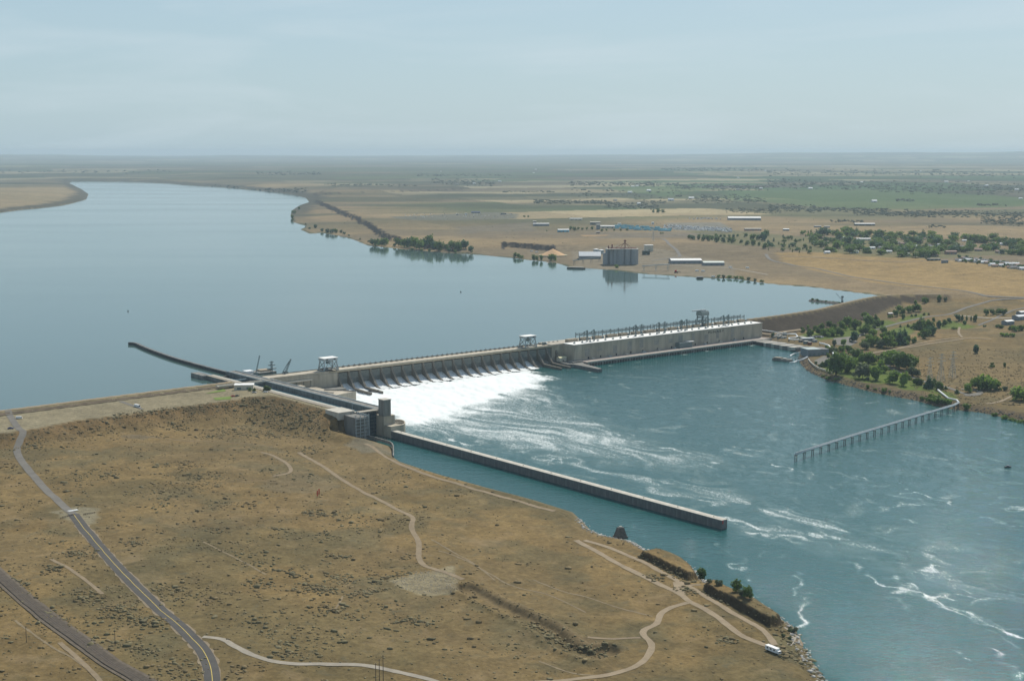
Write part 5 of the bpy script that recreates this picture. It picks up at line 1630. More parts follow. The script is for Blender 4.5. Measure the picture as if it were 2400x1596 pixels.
bands = [(1251, 1430, 469, 479, 260), (1416, 1543, 474, 492, 170), (1607, 1800, 461, 478, 150), (1700, 1830, 486, 502, 120), (1327, 1556, 425, 438, 200), (1560, 1800, 430, 448, 260), (1800, 2050, 420, 446, 300), (2050, 2400, 425, 458, 420),
         (1800, 1910, 478, 500, 170), (1900, 2080, 486, 498, 200), (2000, 2190, 494, 508, 260), (2120, 2400, 492, 512, 420), (2300, 2400, 508, 530, 160), (1945, 2022, 515, 522, 70), (2100, 2142, 466, 474, 40), (2290, 2360, 478, 484, 40), (2175, 2215, 528, 536, 26),
         (1010, 1160, 420, 436, 130), (760, 980, 432, 438, 90), (1180, 1300, 448, 452, 40), (1340, 1600, 440, 470, 90), (420, 560, 436, 442, 50), (520, 720, 440, 452, 90), (600, 760, 402, 412, 60), (0, 400, 398, 408, 60), (1550, 1800, 394, 402, 120),
         (1800, 2400, 396, 416, 260), (980, 1200, 408, 416, 70), (1500, 1560, 470, 478, 40), (1640, 1760, 455, 470, 60), (2060, 2150, 496, 504, 60)]
P, SX, SY, SZ = [], [], [], []
for x0, x1, ya, yb, n in bands:
    for k in range(n):
        px = rt.uniform(x0, x1)
        py = rt.triangular(ya, yb, (ya + yb) / 2) + (px - (x0 + x1) / 2) / max(1, x1 - x0) * 0.2 * (yb - ya)
        p = G(px, py)
        s = rt.uniform(0.7, 1.9) * mpp(p) * 1.7
        P.append(p)
        SX.append(s * rt.uniform(0.9, 2.4))
        SY.append(s * rt.uniform(0.8, 1.6))
        SZ.append(min(14, s * rt.uniform(0.35, 0.75)))
M_farleaf = mat('far_foliage', (0.050, 0.068, 0.042), 0.9, 0.35, 0.004)
clump_mass('distant_trees', P, SX, SY, SZ, M_farleaf, 0.3, 'dark belts of trees and hedges across the distant plain')
# dry shrubs dotted over the far plateau
P, SX, SY, SZ = [], [], [], []
for k in range(420):
    px, py = rt.uniform(720, 2400), rt.uniform(462, 600)
    p = W(px, py, 40)
    if HZ(p[0], p[1]) < 26:
        continue
    p = G(px, py)
    s = rt.uniform(0.6, 1.5) * mpp(p) * 0.8
    P.append(p); SX.append(s * rt.uniform(0.8, 2)); SY.append(s); SZ.append(s * 0.5)
clump_mass('plateau_scrub', P, SX, SY, SZ, M_farleaf, 0.35, 'dark scrub dotted over the far dry plateau')

# ------------------------------------------------------------------ sagebrush on the near land
P, SX, SY, SZ = [], [], [], []
P2, SX2, SY2, SZ2 = [], [], [], []
cand = 170000
cx = rng.uniform(-660, 330, cand)
cy = rng.uniform(690, 1720, cand)
ok = (np.abs(cx) < cy * 0.43)
cx, cy = cx[ok], cy[ok]
dT_c, pl_c = sdf(cx, cy, TW), sdf(cx, cy, plateau)
lx_c, ly_c = toD(cx, cy)
apron = inside(cx, cy, wp(Y1([(330, 690), (560, 590), (680, 580), (870, 640), (1120, 712), (1090, 780), (980, 800), (800, 820), (600, 830)]), 8))
roads_d = np.full(cx.shape, 1e9)
for pix, hw in [(road_px, 7.5), ([(-120, 1240), (0, 1352), (60, 1405), (150, 1475), (240, 1540), (330, 1596), (470, 1690), (700, 1830)], 6.5)] + [(t_[0], t_[1] / 2 + 1.0) for t_ in tracks]:
    base = [G(x, y)[:2] for x, y in pix]
    roads_d = np.minimum(roads_d, seg_dist(cx, cy, [(q.x, q.y) for q in smooth_path(base, 12)]) - hw)
dens = 0.07 + 0.8 * sstep(0.50, 0.68, fbm(cx / 42, cy / 42, 4, 121)) * sstep(0.36, 0.56, fbm(cx / 190, cy / 190, 3, 123)) + 0.40 * sstep(0.52, 0.68, fbm(cx / 14, cy / 14, 3, 125))
dens = dens * (0.35 + 0.65 * sstep(60, 260, -dT_c)) + 0.55 * sstep(-46, -30, pl_c) * (pl_c < -2)
dens = dens + 0.9 * sstep(4, 1, np.abs(seg_dist(cx, cy, ditch) - 11))
keep = (rng.random(len(cx)) < dens * 0.62) & (dT_c < -9) & (pl_c < -1.5) & (roads_d > 0) & (~apron) & ~((lx_c > -178) & (ly_c > -335))
keep &= ~inside(cx, cy, wp(Y4([(960, 850), (1250, 770), (1430, 760), (1440, 900), (1150, 945)]), 12))
kx, ky = cx[keep], cy[keep]
grey = fbm(kx / 80, ky / 80, 3, 131) > 0.50
for x, y, g_ in zip(kx, ky, grey):
    s = min(2.6, random.lognormvariate(-0.52, 0.50))
    z = HZ(x, y)
    (P2 if g_ else P).append((x, y, z))
    (SX2 if g_ else SX).append(s * random.uniform(0.8, 1.5))
    (SY2 if g_ else SY).append(s * random.uniform(0.7, 1.2))
    (SZ2 if g_ else SZ).append(s * random.uniform(0.35, 0.7))
drifts = [(Y4([(680, 960), (780, 930), (900, 920)]), 3.5, 90), (Y4([(200, 780), (330, 830)]), 3.0, 40), (Y4([(500, 810), (640, 860)]), 3.0, 40), (Y4([(1000, 1130), (1120, 1140), (1250, 1160)]), 4, 60), (Y4([(350, 370), (520, 380)]), 4.5, 50),
          (Y4([(380, 1070), (560, 1050), (700, 1110)]), 5, 90), (Y4([(330, 900), (560, 930)]), 5, 90), (Y4([(820, 870), (940, 830), (1070, 800)]), 3, 60), (Y4([(210, 1375), (300, 1370)]), 3, 30), (Y4([(110, 480), (260, 510)]), 3, 30), (Y4([(500, 670), (650, 685)]), 2.5, 40),
          (Y3([(600, 700), (800, 800)]), 6, 70), (Y3([(850, 850), (1000, 830)]), 6, 70), (Y3([(950, 1100), (1080, 1140), (1200, 1190)]), 5, 80), (Y3([(380, 500), (470, 520)]), 4, 40), (Y3([(1330, 650), (1500, 740)]), 7, 80), (Y3([(1000, 870), (1250, 950)]), 5, 70),
          (Y3([(500, 390), (700, 400)]), 7, 80), (Y3([(1350, 1260), (1500, 1330)]), 7, 80), (Y3([(60, 560), (300, 800), (520, 950), (800, 1130)]), 4, 160), (Y3([(1030, 300), (1110, 320)]), 4, 30), (Y3([(1650, 200), (1740, 230)]), 3, 30), (Y3([(2000, 650), (2130, 640)]), 5, 50),
          (Y2([(1500, 260), (1700, 270), (1860, 290)]), 14, 220), (Y2([(1170, 225), (1270, 260)]), 6, 60), (Y2([(1400, 300), (1500, 310)]), 6, 50), (Y2([(150, 370), (260, 380)]), 8, 60), (Y2([(1200, 590), (1500, 580)]), 9, 90), (Y2([(720, 530), (800, 580)]), 5, 40), (Y2([(2100, 370), (2200, 410)]), 6, 40),
          (Y2([(1700, 160), (1900, 190), (2100, 240), (2300, 290)]), 10, 260), (Y2([(2150, 830), (2330, 850)]), 5, 50), (Y2([(780, 160), (1100, 130), (1500, 100), (1750, 60)]), 6, 260), (Y2([(1760, 50), (1950, 100), (2200, 160)]), 7, 220),
          (Y5([(780, 400), (900, 440), (1010, 510)]), 0.8, 30), (Y5([(1240, 650), (1330, 700), (1400, 725)]), 0.8, 20), (Y5([(850, 530), (930, 560)]), 3, 40), (Y5([(1090, 630), (1180, 660)]), 3, 40),
          (Y5([(1800, 1080), (1910, 1140)]), 4, 70), (Y5([(1370, 1010), (1470, 1005)]), 3, 30), (Y5([(1960, 1080), (2040, 1180), (2110, 1280)]), 4, 90), (Y5([(0, 890), (120, 970), (280, 1060), (430, 1090), (540, 1040)]), 2.2, 150), (Y5([(1850, 950), (1900, 1000)]), 6, 40), (Y5([(1000, 520), (1150, 570)]), 3, 40)]
for pix_, wd_, n_ in drifts:
    pth = smooth_path([G(x, y)[:2] for x, y in pix_], 2.0)
    for k in range(int(n_ * 1.3)):
        q = random.choice(pth)
        x, y = q.x + random.gauss(0, wd_), q.y + random.gauss(0, wd_ * 1.3)
        z = HZ(x, y)
        s = min(2.6, random.lognormvariate(-0.25, 0.4))
        a_ = random.random() < 0.6
        (P2 if a_ else P).append((x, y, z))
        (SX2 if a_ else SX).append(s * random.uniform(0.9, 1.6))
        (SY2 if a_ else SY).append(s * random.uniform(0.8, 1.3))
        (SZ2 if a_ else SZ).append(s * random.uniform(0.4, 0.8))
clump_mass('sagebrush', P, SX, SY, SZ, M_sage, 0.4, 'brown sagebrush scattered over the dry near land')
clump_mass('sagebrush', P2, SX2, SY2, SZ2, M_sage2, 0.4, 'grey green sagebrush in drifts over the near land')
print('sage', len(P), len(P2))
# sagebrush right of the park
P, SX, SY, SZ = [], [], [], []
for k in range(1500):
    x, y = rt.uniform(1450, 2420), rt.uniform(560, 1010)
    px, py = z8(x, y)
    if y < 700 and rt.random() < 0.6:
        continue
    p = G(px, py)
    if p[2] < 3.5:
        continue
    s = rt.uniform(0.5, 1.5)
    P.append(p); SX.append(s * 1.3); SY.append(s); SZ.append(s * 0.6)
clump_mass('sagebrush', P, SX, SY, SZ, M_sage, 0.4, 'brown sagebrush on the dry ground right of the park')
# stones along the near shore and riprap on the right bank
P, SX, SY, SZ = [], [], [], []
nsw = wp(near_shore[8:], 0)
pathn = smooth_path(nsw, 2.0)
for q in pathn:
    for k in range(3):
        x, y = q.x + random.uniform(-9, 5), q.y + random.uniform(-6, 6)
        z = HZ(x, y)
        if -1.2 < z < 5:
            s = random.uniform(0.5, 1.7)
            P.append((x, y, z)); SX.append(s); SY.append(s * random.uniform(0.6, 1.1)); SZ.append(s * 0.6)
clump_mass('shore_stones', P, SX, SY, SZ, M_rubble, 0.45, 'broken stone along the near river bank')
P, SX, SY, SZ = [], [], [], []
for q in smooth_path(wp(right_shore[3:], 0), 3.0):
    for k in range(5):
        x, y = q.x + random.uniform(-8, 14), q.y + random.uniform(-8, 22)
        z = HZ(x, y)
        if -1.0 < z < 5.5:
            s = random.uniform(0.6, 1.6)
            P.append((x, y, z)); SX.append(s); SY.append(s * 0.9); SZ.append(s * 0.5)
clump_mass('shore_stones', P, SX, SY, SZ, M_rock, 0.45, 'dark riprap stones along the park river bank')
P, SX, SY, SZ = [], [], [], []
pp = Y4([(960, 850), (1100, 790), (1250, 775), (1420, 800), (1440, 900), (1380, 945), (1150, 945), (1020, 900)])
for k in range(1100):
    x, y = rt.uniform(910, 1080), rt.uniform(1328, 1395)
    if in_poly(x, y, pp):
        p = G(x, y)
        s = rt.uniform(0.15, 0.55)
        P.append(p); SX.append(s); SY.append(s); SZ.append(s * 0.5)
clump_mass('rubble_pile', P, SX, SY, SZ, mat('rubble_grey', (0.30, 0.275, 0.225), 0.95, 0.2, 0.3), 0.45, 'pale rubble heap on the gravel patch in the near land')

# ------------------------------------------------------------------ buildings
def shed(name, label, cat, loc, L, Wd, H, rz=0.0, wall=None, roof=None, kind='gable', group=None, doors=2, pitch=0.18):
    t = thing(name, label, cat, loc, rz, group)
    wall, roof = wall or M_shed, roof or M_shedroof
    MB().box(-L / 2, L / 2, -Wd / 2, Wd / 2, -2.0, H).build('wall', wall, t)
    if kind == 'gable':
        MB().prism_x([(-Wd / 2 - 0.5, H), (0, H + Wd * pitch), (Wd / 2 + 0.5, H), (Wd / 2 + 0.5, H + 0.4), (0, H + Wd * pitch + 0.4), (-Wd / 2 - 0.5, H + 0.4)][::-1], -L / 2 - 0.6, L / 2 + 0.6).build('roof', roof, t)
        for sx in (-1, 1):
            MB().add([(sx * L / 2, -Wd / 2, H), (sx * L / 2, Wd / 2, H), (sx * L / 2, 0, H + Wd * pitch)], [(0, 1, 2)]).build('gable_end', wall, t)
    else:
        MB().box(-L / 2 - 0.4, L / 2 + 0.4, -Wd / 2 - 0.4, Wd / 2 + 0.4, H, H + 0.7).build('roof', roof, t)
    for k in range(doors):
        x = -L / 2 + L * (k + 0.5) / doors
        w = min(L / doors * 0.45, 5.0)
        MB().box(x - w / 2, x + w / 2, -Wd / 2 - 0.08, -Wd / 2 + 0.02, 0, min(H * 0.55, 4)).build('door', M_steel, t)
    return t
def shed_px(px, py, name, label, cat, L, Wd, H, rz=0.0, **k):
    p = G(px, py)
    return shed(name, label, cat, p, L, Wd, H, rz, **k)

shed_px(1606, 617, 'warehouse', 'wide white roofed warehouse right of the silos', 'warehouse', 84, 46, 9, 0.05, wall=M_shed, roof=M_roofw, pitch=0.08, doors=6)
shed_px(1671, 622, 'warehouse', 'smaller warehouse with pale greenish roof near the dock', 'warehouse', 56, 30, 8, 0.05, wall=M_shed, roof=mat('mint_roof', (0.58, 0.62, 0.55), 0.7, 0.08, 0.2), pitch=0.1, doors=4)
shed_px(1382, 606, 'storage_shed', 'broad grey metal storage shed left of the silos', 'shed', 62, 40, 8, 0.0, wall=M_shed, roof=M_shedroof, pitch=0.28, doors=2)
shed_px(1520, 588, 'cream_building', 'square cream block building behind the silos', 'building', 25, 18, 17, 0.1, wall=M_cream, roof=M_roofw, kind='flat', doors=1)
shed_px(1514, 597, 'green_shed', 'dark green shed in front of the cream building', 'shed', 21, 14, 11, 0.05, wall=M_green, roof=M_green, kind='flat', doors=1)
for px, py, r_, h, lab in ((1397, 593, 8, 11, 'left of two white tanks behind the grey shed'), (1409, 594, 8, 10, 'right of two white tanks behind the grey shed')):
    p = G(px, py)
    t = thing('storage_tank', 'round white storage tank, ' + lab, 'tank', p, 0, 'white tanks at the terminal')
    MB().cyl(0, 0, r_, -1, h, 20).build('shell', M_steell, t, smooth=False)
    MB().cyl(0, 0, r_ + 0.1, h, h + 1.6, 20, 1.0).build('roof', M_white, t)
# grain silos
p = G(1462, 619)
sl = thing('grain_elevator', 'tall grey concrete grain silos with rust red conveyor legs on top', 'grain elevator', p, 0.06)
for k, (x, y, r_) in enumerate([(-44, 6, 6), (-34, -2, 6), (-24, -8, 6), (-40, 18, 6), (-30, 12, 6), (-20, 6, 6), (-16, -10, 5), (-8, -12, 8.5), (8.5, -13, 8.5), (27, -14, 10.5), (-6, 6, 8.5), (10, 6, 8.5), (28, 8, 10.5)]):
    MB().cyl(x, y, r_, -2, 41, 20).build('silo', M_silo, sl)
MB().box(-48, 38, -20, 16, 41.0, 42.2).build('roof_slab', M_concl, sl)
MB().box(-42, 34, -6, 4, 42.2, 44.5).build('gallery', M_rust, sl)
lg = MB()
for sx in (-2, 2):
    for sy in (-2, 2):
        lg.beam((2 + sx, -4 + sy, 42), (2 + sx * 0.6, -4 + sy * 0.6, 64), 0.7)
for i in range(6):
    lg.beam((0, -6, 43 + i * 3.4), (4, -6, 46.4 + i * 3.4), 0.4)
    lg.beam((4, -2, 43 + i * 3.4), (0, -2, 46.4 + i * 3.4), 0.4)
lg.build('elevator_leg', M_rust, sl)
MB().box(-1, 5, -7, -1, 62, 66).build('leg_head', M_rust, sl)
for q in ((-26, 43.5, 58), (22, 44, 58), (-12, 43, 60), (14, 43, 60)):
    MB().beam((2, -4, q[2]), (q[0], -6, q[1]), 1.0).build('spout', M_rust, sl)
for x in (-44, -34):
    MB().box(x, x + 3.5, 0, 4, 42.2, 50 + (x + 44) * 0.4).build('small_leg', M_rust, sl)
MB().box(-56, -46, -6, 14, -2, 30).build('headhouse', M_silo, sl)
# grain pile
p = G(1296, 600)
gp_ = thing('grain_pile', 'orange cone of heaped grain inside a low ring wall by the shore', 'grain pile', p)
MB().cyl(0, 0, 41, 0.5, 21, 32, 0.6).build('grain', M_grain, gp_, smooth=False)
MB().cyl(0, 0, 42.5, -2, 3.2, 32).build('ring_wall', M_tarp, gp_)
# conveyor to the loading dock
def conveyor(name, label, pa, pb, za, zb, ntow, m=M_steel):
    a, b_ = Vector(pa), Vector(pb)
    t = thing(name, label, 'conveyor', (pa[0], pa[1], pa[2]))
    off = b_ - a
    MB().beam((0, 0, za), (off.x, off.y, off.z + zb), 2.4, 2.2).build('gallery', m, t)
    for k in range(ntow):
        f = (k + 0.15) / (ntow - 0.7)
        f = min(f, 1)
        x, y = off.x * f, off.y * f
        zt = za + (off.z + zb - za) * f
        tw = MB()
        for sx in (-1.6, 1.6):
            tw.beam((x + sx * 1.4, y, -3), (x + sx, y, zt - 1), 0.8)
        tw.beam((x - 2, y, zt * 0.3), (x + 1.7, y, zt * 0.8), 0.4)
        tw.build('trestle', m, t)
    return t
conveyor('loading_conveyor', 'dark loading conveyor from the grey shed to the barge dock', G(1343, 622), G(1408, 612), 13, 11, 4)
conveyor('dock_conveyor', 'pale blue dock conveyor on two towers right of the silos', G(1505, 636), G(1570, 634), 14, 16, 3, M_steell)
def water_pt(px, py, z=ZF):
    return W(px, py, z)
p = water_pt(1350, 630)
bg_ = thing('barge', 'dark barge moored under the loading conveyor', 'barge', p, -0.35)
MB().prism_z([(-24, -5), (22, -5), (26, 0), (22, 5), (-24, 5)], -0.5, 3.2).build('hull', M_blackp, bg_)
MB().box(-22, 20, -4, 4, 3.2, 4.6).build('hatch_cover', M_concl, bg_)
p = water_pt(1640, 653)
fd = thing('floating_dock', 'small dark floating dock with a roof near the terminal shore', 'dock', p, 0.1)
MB().box(-9, 9, -4, 4, -0.4, 1.0).build('float', M_wood, fd)
MB().box(-7, 7, -3, 3, 1.0, 4.2).build('cabin', M_dark, fd)
MB().box(-7.6, 7.6, -3.6, 3.6, 4.2, 4.7).build('roof', M_steell, fd)
p = G(1585, 640)
rc = thing('red_loader', 'red and black loader machine on the terminal quay', 'loader', p)
MB().box(-5, 4, -2, 2, 1.2, 3.6).build('chassis', M_blackp, rc)
MB().box(-4, 1, -2, 2, 3.6, 7.5).build('cab', M_red, rc)
MB().beam((2, 0, 3.5), (12, 0, 1.5), 1.0).build('boom', M_blackp, rc)
for x in (-3.5, 2.5):
    for y in (-2.1, 2.1):
        MB().beam((x, y - 0.3, 0.8), (x, y + 0.3, 0.8), 1.6).build('wheel', M_tyre, rc)

# far sheds on the plain
far_sheds = [
    (1268, 530, 62, 16, 9, 0.02, M_shed, M_roofw, 'long low white shed alone left of the far industrial strip'),
    (1253, 526, 14, 12, 12, 0.02, M_concd, M_concl, 'small grey tower shed beside the long white shed'),
    (1320, 544, 40, 20, 8, 0.1, M_blue, M_roofw, 'blue walled shed with white roof on the far strip'),
    (1402, 538, 14, 12, 18, 0.0, M_shed, M_concl, 'grey block tower at the left end of the far strip'),
    (1424, 535, 54, 18, 8, -0.03, M_cream, M_roofw, 'cream shed right of the grey block tower'),
    (1395, 527, 40, 16, 10, 0.0, M_concd, M_cream, 'tan shed behind the grey block tower'),
    (1452, 528, 13, 9, 7, 0.0, M_white, M_roofw, 'small white hut above the blue stacks'),
    (1530, 526, 9, 9, 9, 0.0, M_white, M_roofw, 'white hut at the right end of the blue stacks'),
    (1744, 516, 135, 40, 9, -0.05, M_shed, M_roofw, 'very long white roofed warehouse far back on the plain'),
    (1350, 516, 52, 12, 6, 0.0, M_cream, M_roofw, 'low white and brown barn on the empty plain'),
    (1764, 541, 60, 18, 7, 0.0, M_pinkroof, M_concl, 'brown shed with pale roof beside the orchard'),
    (2026, 529, 78, 20, 7, 0.0, M_green, M_roofw, 'long pale roofed shed above the town'),
    (1842, 541, 22, 12, 6, 0.0, M_shed, M_white, 'bright white roofed shed at the left of the town'),
    (1916, 533, 26, 12, 5, 0.0, M_shed, M_concl, 'grey shed row above the orchard, left one'),
    (1938, 534, 20, 12, 5, 0.0, M_shed, M_concl, 'grey shed row above the orchard, right one'),
    (2024, 564, 48, 16, 6, 0.0, M_cream, M_roofw, 'white flat roofed school block among the town trees'),
    (1402, 547, 12, 8, 5, 0.0, M_rust, M_roofw, 'small white roofed shed by the orange spoil bank'),
    (2228, 596, 30, 18, 8, 0.0, M_pinkroof, M_pinkroof, 'pink brown block at the near edge of the town'),
    (2188, 611, 34, 10, 5, 0.0, M_green, M_concl, 'low dark shed at the front of the town'),
    (2214, 616, 16, 10, 6, 0.0, M_shed, M_greyroof, 'dark grey shed where the house row begins'),
    (1115, 500, 42, 14, 6, 0.0, M_shed, M_bluecar, 'dark blue roofed shed in the grey yard on the plateau'),
    (1092, 503, 10, 8, 5, 0.0, M_white, M_white, 'small white hut in the grey yard on the plateau'),
    (1072, 504, 10, 8, 5, 0.0, M_shed, M_white, 'second small white hut in the grey yard on the plateau'),
    (1180, 503, 26, 10, 6, 0.0, M_shed, M_greyroof, 'grey shed at the right end of the plateau yard'),
]
for px, py, L, Wd, H, rz, wm, rm, lab in far_sheds:
    shed_px(px, py, 'shed', lab, 'shed', L, Wd, H, rz, wall=wm, roof=rm, kind='gable' if Wd > 11 else 'flat', group='sheds on the far plain', doors=3, pitch=0.12)
for px, py, L, Wd, H, wm, rm, lab in ((2362, 760, 20, 13, 6, M_shed, M_roofw, 'white roofed shed at the right edge beside the hedge'), (2392, 748, 30, 16, 6, M_shed, M_shedroof, 'grey shed with pale roof at the right edge'),
                                   (2398, 738, 26, 12, 6, M_shed, M_roofw, 'white roofed shed furthest up at the right edge')):
    shed_px(px, py, 'shed', lab, 'shed', L, Wd, H, 0.5, wall=wm, roof=rm, group='sheds at the right edge', doors=2, pitch=0.15)
# houses: three kinds, copied
hp = []
for k, (wm, rm) in enumerate(((M_cream, M_greyroof), (M_white, M_shedroof), (M_tan, M_pinkroof))):
    t = shed('house', '', 'house', (0, -400 - 40 * k, -60), 15, 9, 3.6, 0, wall=wm, roof=rm, doors=1, pitch=0.3)
    for x in (-5.5, 5.2):
        f = MB().box(x - 1, x + 1, -4.6, -4.46, 1.0, 2.5).build('window', M_glass, t)
    MB().box(3, 4, 1, 2, 3.8, 7.2).build('chimney', M_rust, t)
    hp.append(t)
used = [False] * 3
def house(px, py, k, label, group, sc_=1.0, rz=None):
    p = G(px, py)
    rz = rt.uniform(-0.4, 0.4) if rz is None else rz
    if not used[k]:
        used[k] = True
        o = hp[k]
        o.location = p
        o.rotation_euler = (0, 0, rz)
        o.scale = (sc_,) * 3
        o['label'] = label
        o['group'] = group
        return o
    return dup(hp[k], p, rz, label, group, sc_)
for k in range(26):
    px = 2246 + k * 6.1
    house(px, 607 + (px - 2246) * 0.125 + rt.uniform(-2, 8), k % 3, 'small house in the row at the foot of the town', 'houses in the row below the town', rt.uniform(0.9, 1.2))
n_ = 0
while n_ < 40:
    x, y = rt.uniform(1900, 2400), rt.uniform(550, 604)
    if in_poly(x, y, town):
        house(x, y, n_ % 3, 'house half hidden among the town trees', 'houses among the town trees', rt.uniform(0.9, 1.4))
        n_ += 1
for k in range(40):
    x = rt.uniform(1000, 2400)
    y = rt.choice((rt.uniform(398, 420), rt.uniform(424, 448), rt.uniform(440, 486)))
    if x < 1400 and y > 440:
        continue
    house(x, y, 1 if rt.random() < 0.7 else 0, 'pale farm building far out on the hazy plain', 'farm buildings far on the plain', rt.uniform(1.2, 2.2))
# blue stacks
bm = MB().box(-4, 4, -3, 3, 0, 3.2).box(-3.8, 3.8, -2.8, 2.8, 3.25, 6.2).mesh('stack')
bm.materials.append(M_blue)
for k in range(120):
    x = rt.uniform(1440, 1575)
    y = 531 + (x - 1440) * 0.065 + rt.uniform(-3, 5)
    if x > 1550:
        y = rt.uniform(538, 543)
    p = G(x, y)
    o = link('blue_stack', bm, None)
    o.location = p
    o.rotation_euler = (0, 0, rt.uniform(-0.1, 0.1))
    o.scale = (rt.uniform(0.8, 2.0), rt.uniform(0.7, 1.3), rt.uniform(0.4, 1.0))
    tag(o, 'stack of blue crates in the yard on the far plain', 'crate stack', 'blue stacks in the far yard')
# parked and stored machines too small to tell apart
mbs = [MB(), MB(), MB()]
for k in range(620):
    x = rt.uniform(1556, 1715)
    y = rt.uniform(527, 536) + (x - 1556) * 0.055
    if k > 520:
        x, y = rt.uniform(1615, 1690), rt.uniform(511, 515)
    if k > 570:
        x, y = rt.uniform(945, 1205), rt.uniform(502, 511)
    p = G(x, y)
    q = rt.uniform(1.5, 3.0)
    rt.choice(mbs).box(p[0] - q, p[0] + q, p[1] - 1.6, p[1] + 1.6, p[2], p[2] + rt.uniform(1.4, 3.0))
for mb_, m_ in zip(mbs, (M_silver, M_white, M_shed)):
    o = mb_.build('stored_vehicles', m_, None, 'stuff')
    o['label'] = 'rows of parked vehicles and equipment in the far storage yard'

# ------------------------------------------------------------------ vehicles
def car_proto(m, L=4.6, H=1.5, van=False):
    t = thing('car', '', 'car', (0, -400, -60))
    MB().prism_x([(-0.9, 0.35), (-0.9, 0.95), (0.9, 0.95), (0.9, 0.35)], -L / 2, L / 2).build('body', m, t)
    if van:
        MB().prism_x([(-0.9, 0.96), (-0.85, H), (0.85, H), (0.9, 0.96)], -L / 2, L / 2 - 0.8).build('cabin', m, t)
        MB().box(L / 2 - 0.82, L / 2 - 0.7, -0.8, 0.8, 1.0, H - 0.2).build('windscreen', M_glass, t)
    else:
        MB().add([(-L * 0.36, -0.8, 0.96), (L * 0.22, -0.8, 0.96), (L * 0.22, 0.8, 0.96), (-L * 0.36, 0.8, 0.96), (-L * 0.24, -0.65, H), (L * 0.08, -0.65, H), (L * 0.08, 0.65, H), (-L * 0.24, 0.65, H)],
                 [(4, 5, 6, 7), (0, 1, 5, 4), (1, 2, 6, 5), (2, 3, 7, 6), (3, 0, 4, 7)]).build('cabin', M_glass, t)
        MB().box(-L * 0.23, L * 0.07, -0.63, 0.63, H, H + 0.06).build('roof', m, t)
    for x in (-L * 0.32, L * 0.32):
        for y in (-0.8, 0.8):
            MB().beam((x, y - 0.12, 0.34), (x, y + 0.12, 0.34), 0.66).build('wheel', M_tyre, t)
    return t
cars = {}
def car(loc, rz, colour, label, group=None, sc_=1.0, van=False, L=4.6, H=1.5, cat='car'):
    key = (colour.name, van, L)
    if key not in cars:
        cars[key] = car_proto(colour, L, H, van)
        o = cars[key]
        o.location = loc
        o.rotation_euler = (0, 0, rz)
        o.scale = (sc_,) * 3
        o['label'], o['category'] = label, cat
        if group:
            o['group'] = group
        return o
    o = dup(cars[key], loc, rz, label, None, sc_, cat)
    if group:
        o['group'] = group
    elif 'group' in o:
        del o['group']
    return o
def yard(px, py):
    p = W(px, py, 27.0)
    return (p[0], p[1], max(HZ(p[0], p[1]), 26.0))
car(yard(546, 929), 0.7, M_red, 'red pickup truck parked on the gravel yard by the lock', sc_=1.2)
car(yard(556, 929), 0.7, M_blackp, 'black car beside the red pickup on the gravel yard', sc_=1.25)
car(G(25, 1005), 0.2, M_bluecar, 'dark blue car on the pull-off left of the access road', sc_=1.35)
car(G(45, 981), 0.2, M_white, 'white van parked where the access road meets the gravel yard', sc_=1.2, van=True, L=6.0, H=2.3, cat='van')
car(G(322, 954), -0.75, M_white, 'long white trailer on the gravel yard', sc_=1.25, van=True, L=9.0, H=2.6, cat='trailer')
car(yard(562, 913), 0.3, M_silver, 'silver car parked left of the lock office', sc_=1.2)
car(yard(572, 913), 0.3, M_white, 'white car parked left of the lock office', sc_=1.2)
car(yard(596, 923), 0.1, M_silver, 'silver car parked in front of the lock office', sc_=1.2)
car(yard(622, 922), 0.1, M_white, 'white pickup parked right of the lock office trees', sc_=1.3)
car(D(872, -10, 29.3), 0.9, M_bluecar, 'blue truck on the crest road at the end of the powerhouse', sc_=1.6, cat='truck')
k = 0
for x, y in [(470 + i * 9, 440 - (i % 3) * 8) for i in range(24)] + [(260 + i * 11, 430 + (i % 2) * 6) for i in range(8)]:
    px, py = 1860 + (x - 200) / 6.935 + 0, 760 + (y - 220) / 6.935
    p = G(px, py)
    car(p, rt.choice((0.6, 0.65, 2.2)), rt.choice((M_white, M_silver, M_blackp, M_white)), 'car parked in the visitor lot behind the fish ladder', 'cars in the visitor lot', 1.15)
# white camper on the near bank
p = G(1810, 1527)
cv = thing('camper', 'white camper trailer parked at the end of the dirt track', 'camper', p, -0.95)
MB().box(-5, 5, -1.5, 1.5, 0.8, 3.6).build('body', M_white, cv)
MB().box(-5.1, 5.1, -1.6, 1.6, 3.6, 3.75).build('roof', M_roofw, cv)
MB().box(5.0, 6.8, -1.3, 1.3, 0.7, 2.4).build('cab', M_white, cv)
MB().box(6.0, 6.84, -1.2, 1.2, 1.5, 2.3).build('windscreen', M_glass, cv)
for x in (-3, 0, 3):
    MB().box(x - 0.6, x + 0.6, -1.56, -1.5, 2.0, 2.9).build('window', M_glass, cv)
for x in (-3.4, -2.2, 5.6):
    for y in (-1.3, 1.3):
        MB().beam((x, y - 0.15, 0.45), (x, y + 0.15, 0.45), 0.9).build('wheel', M_tyre, cv)

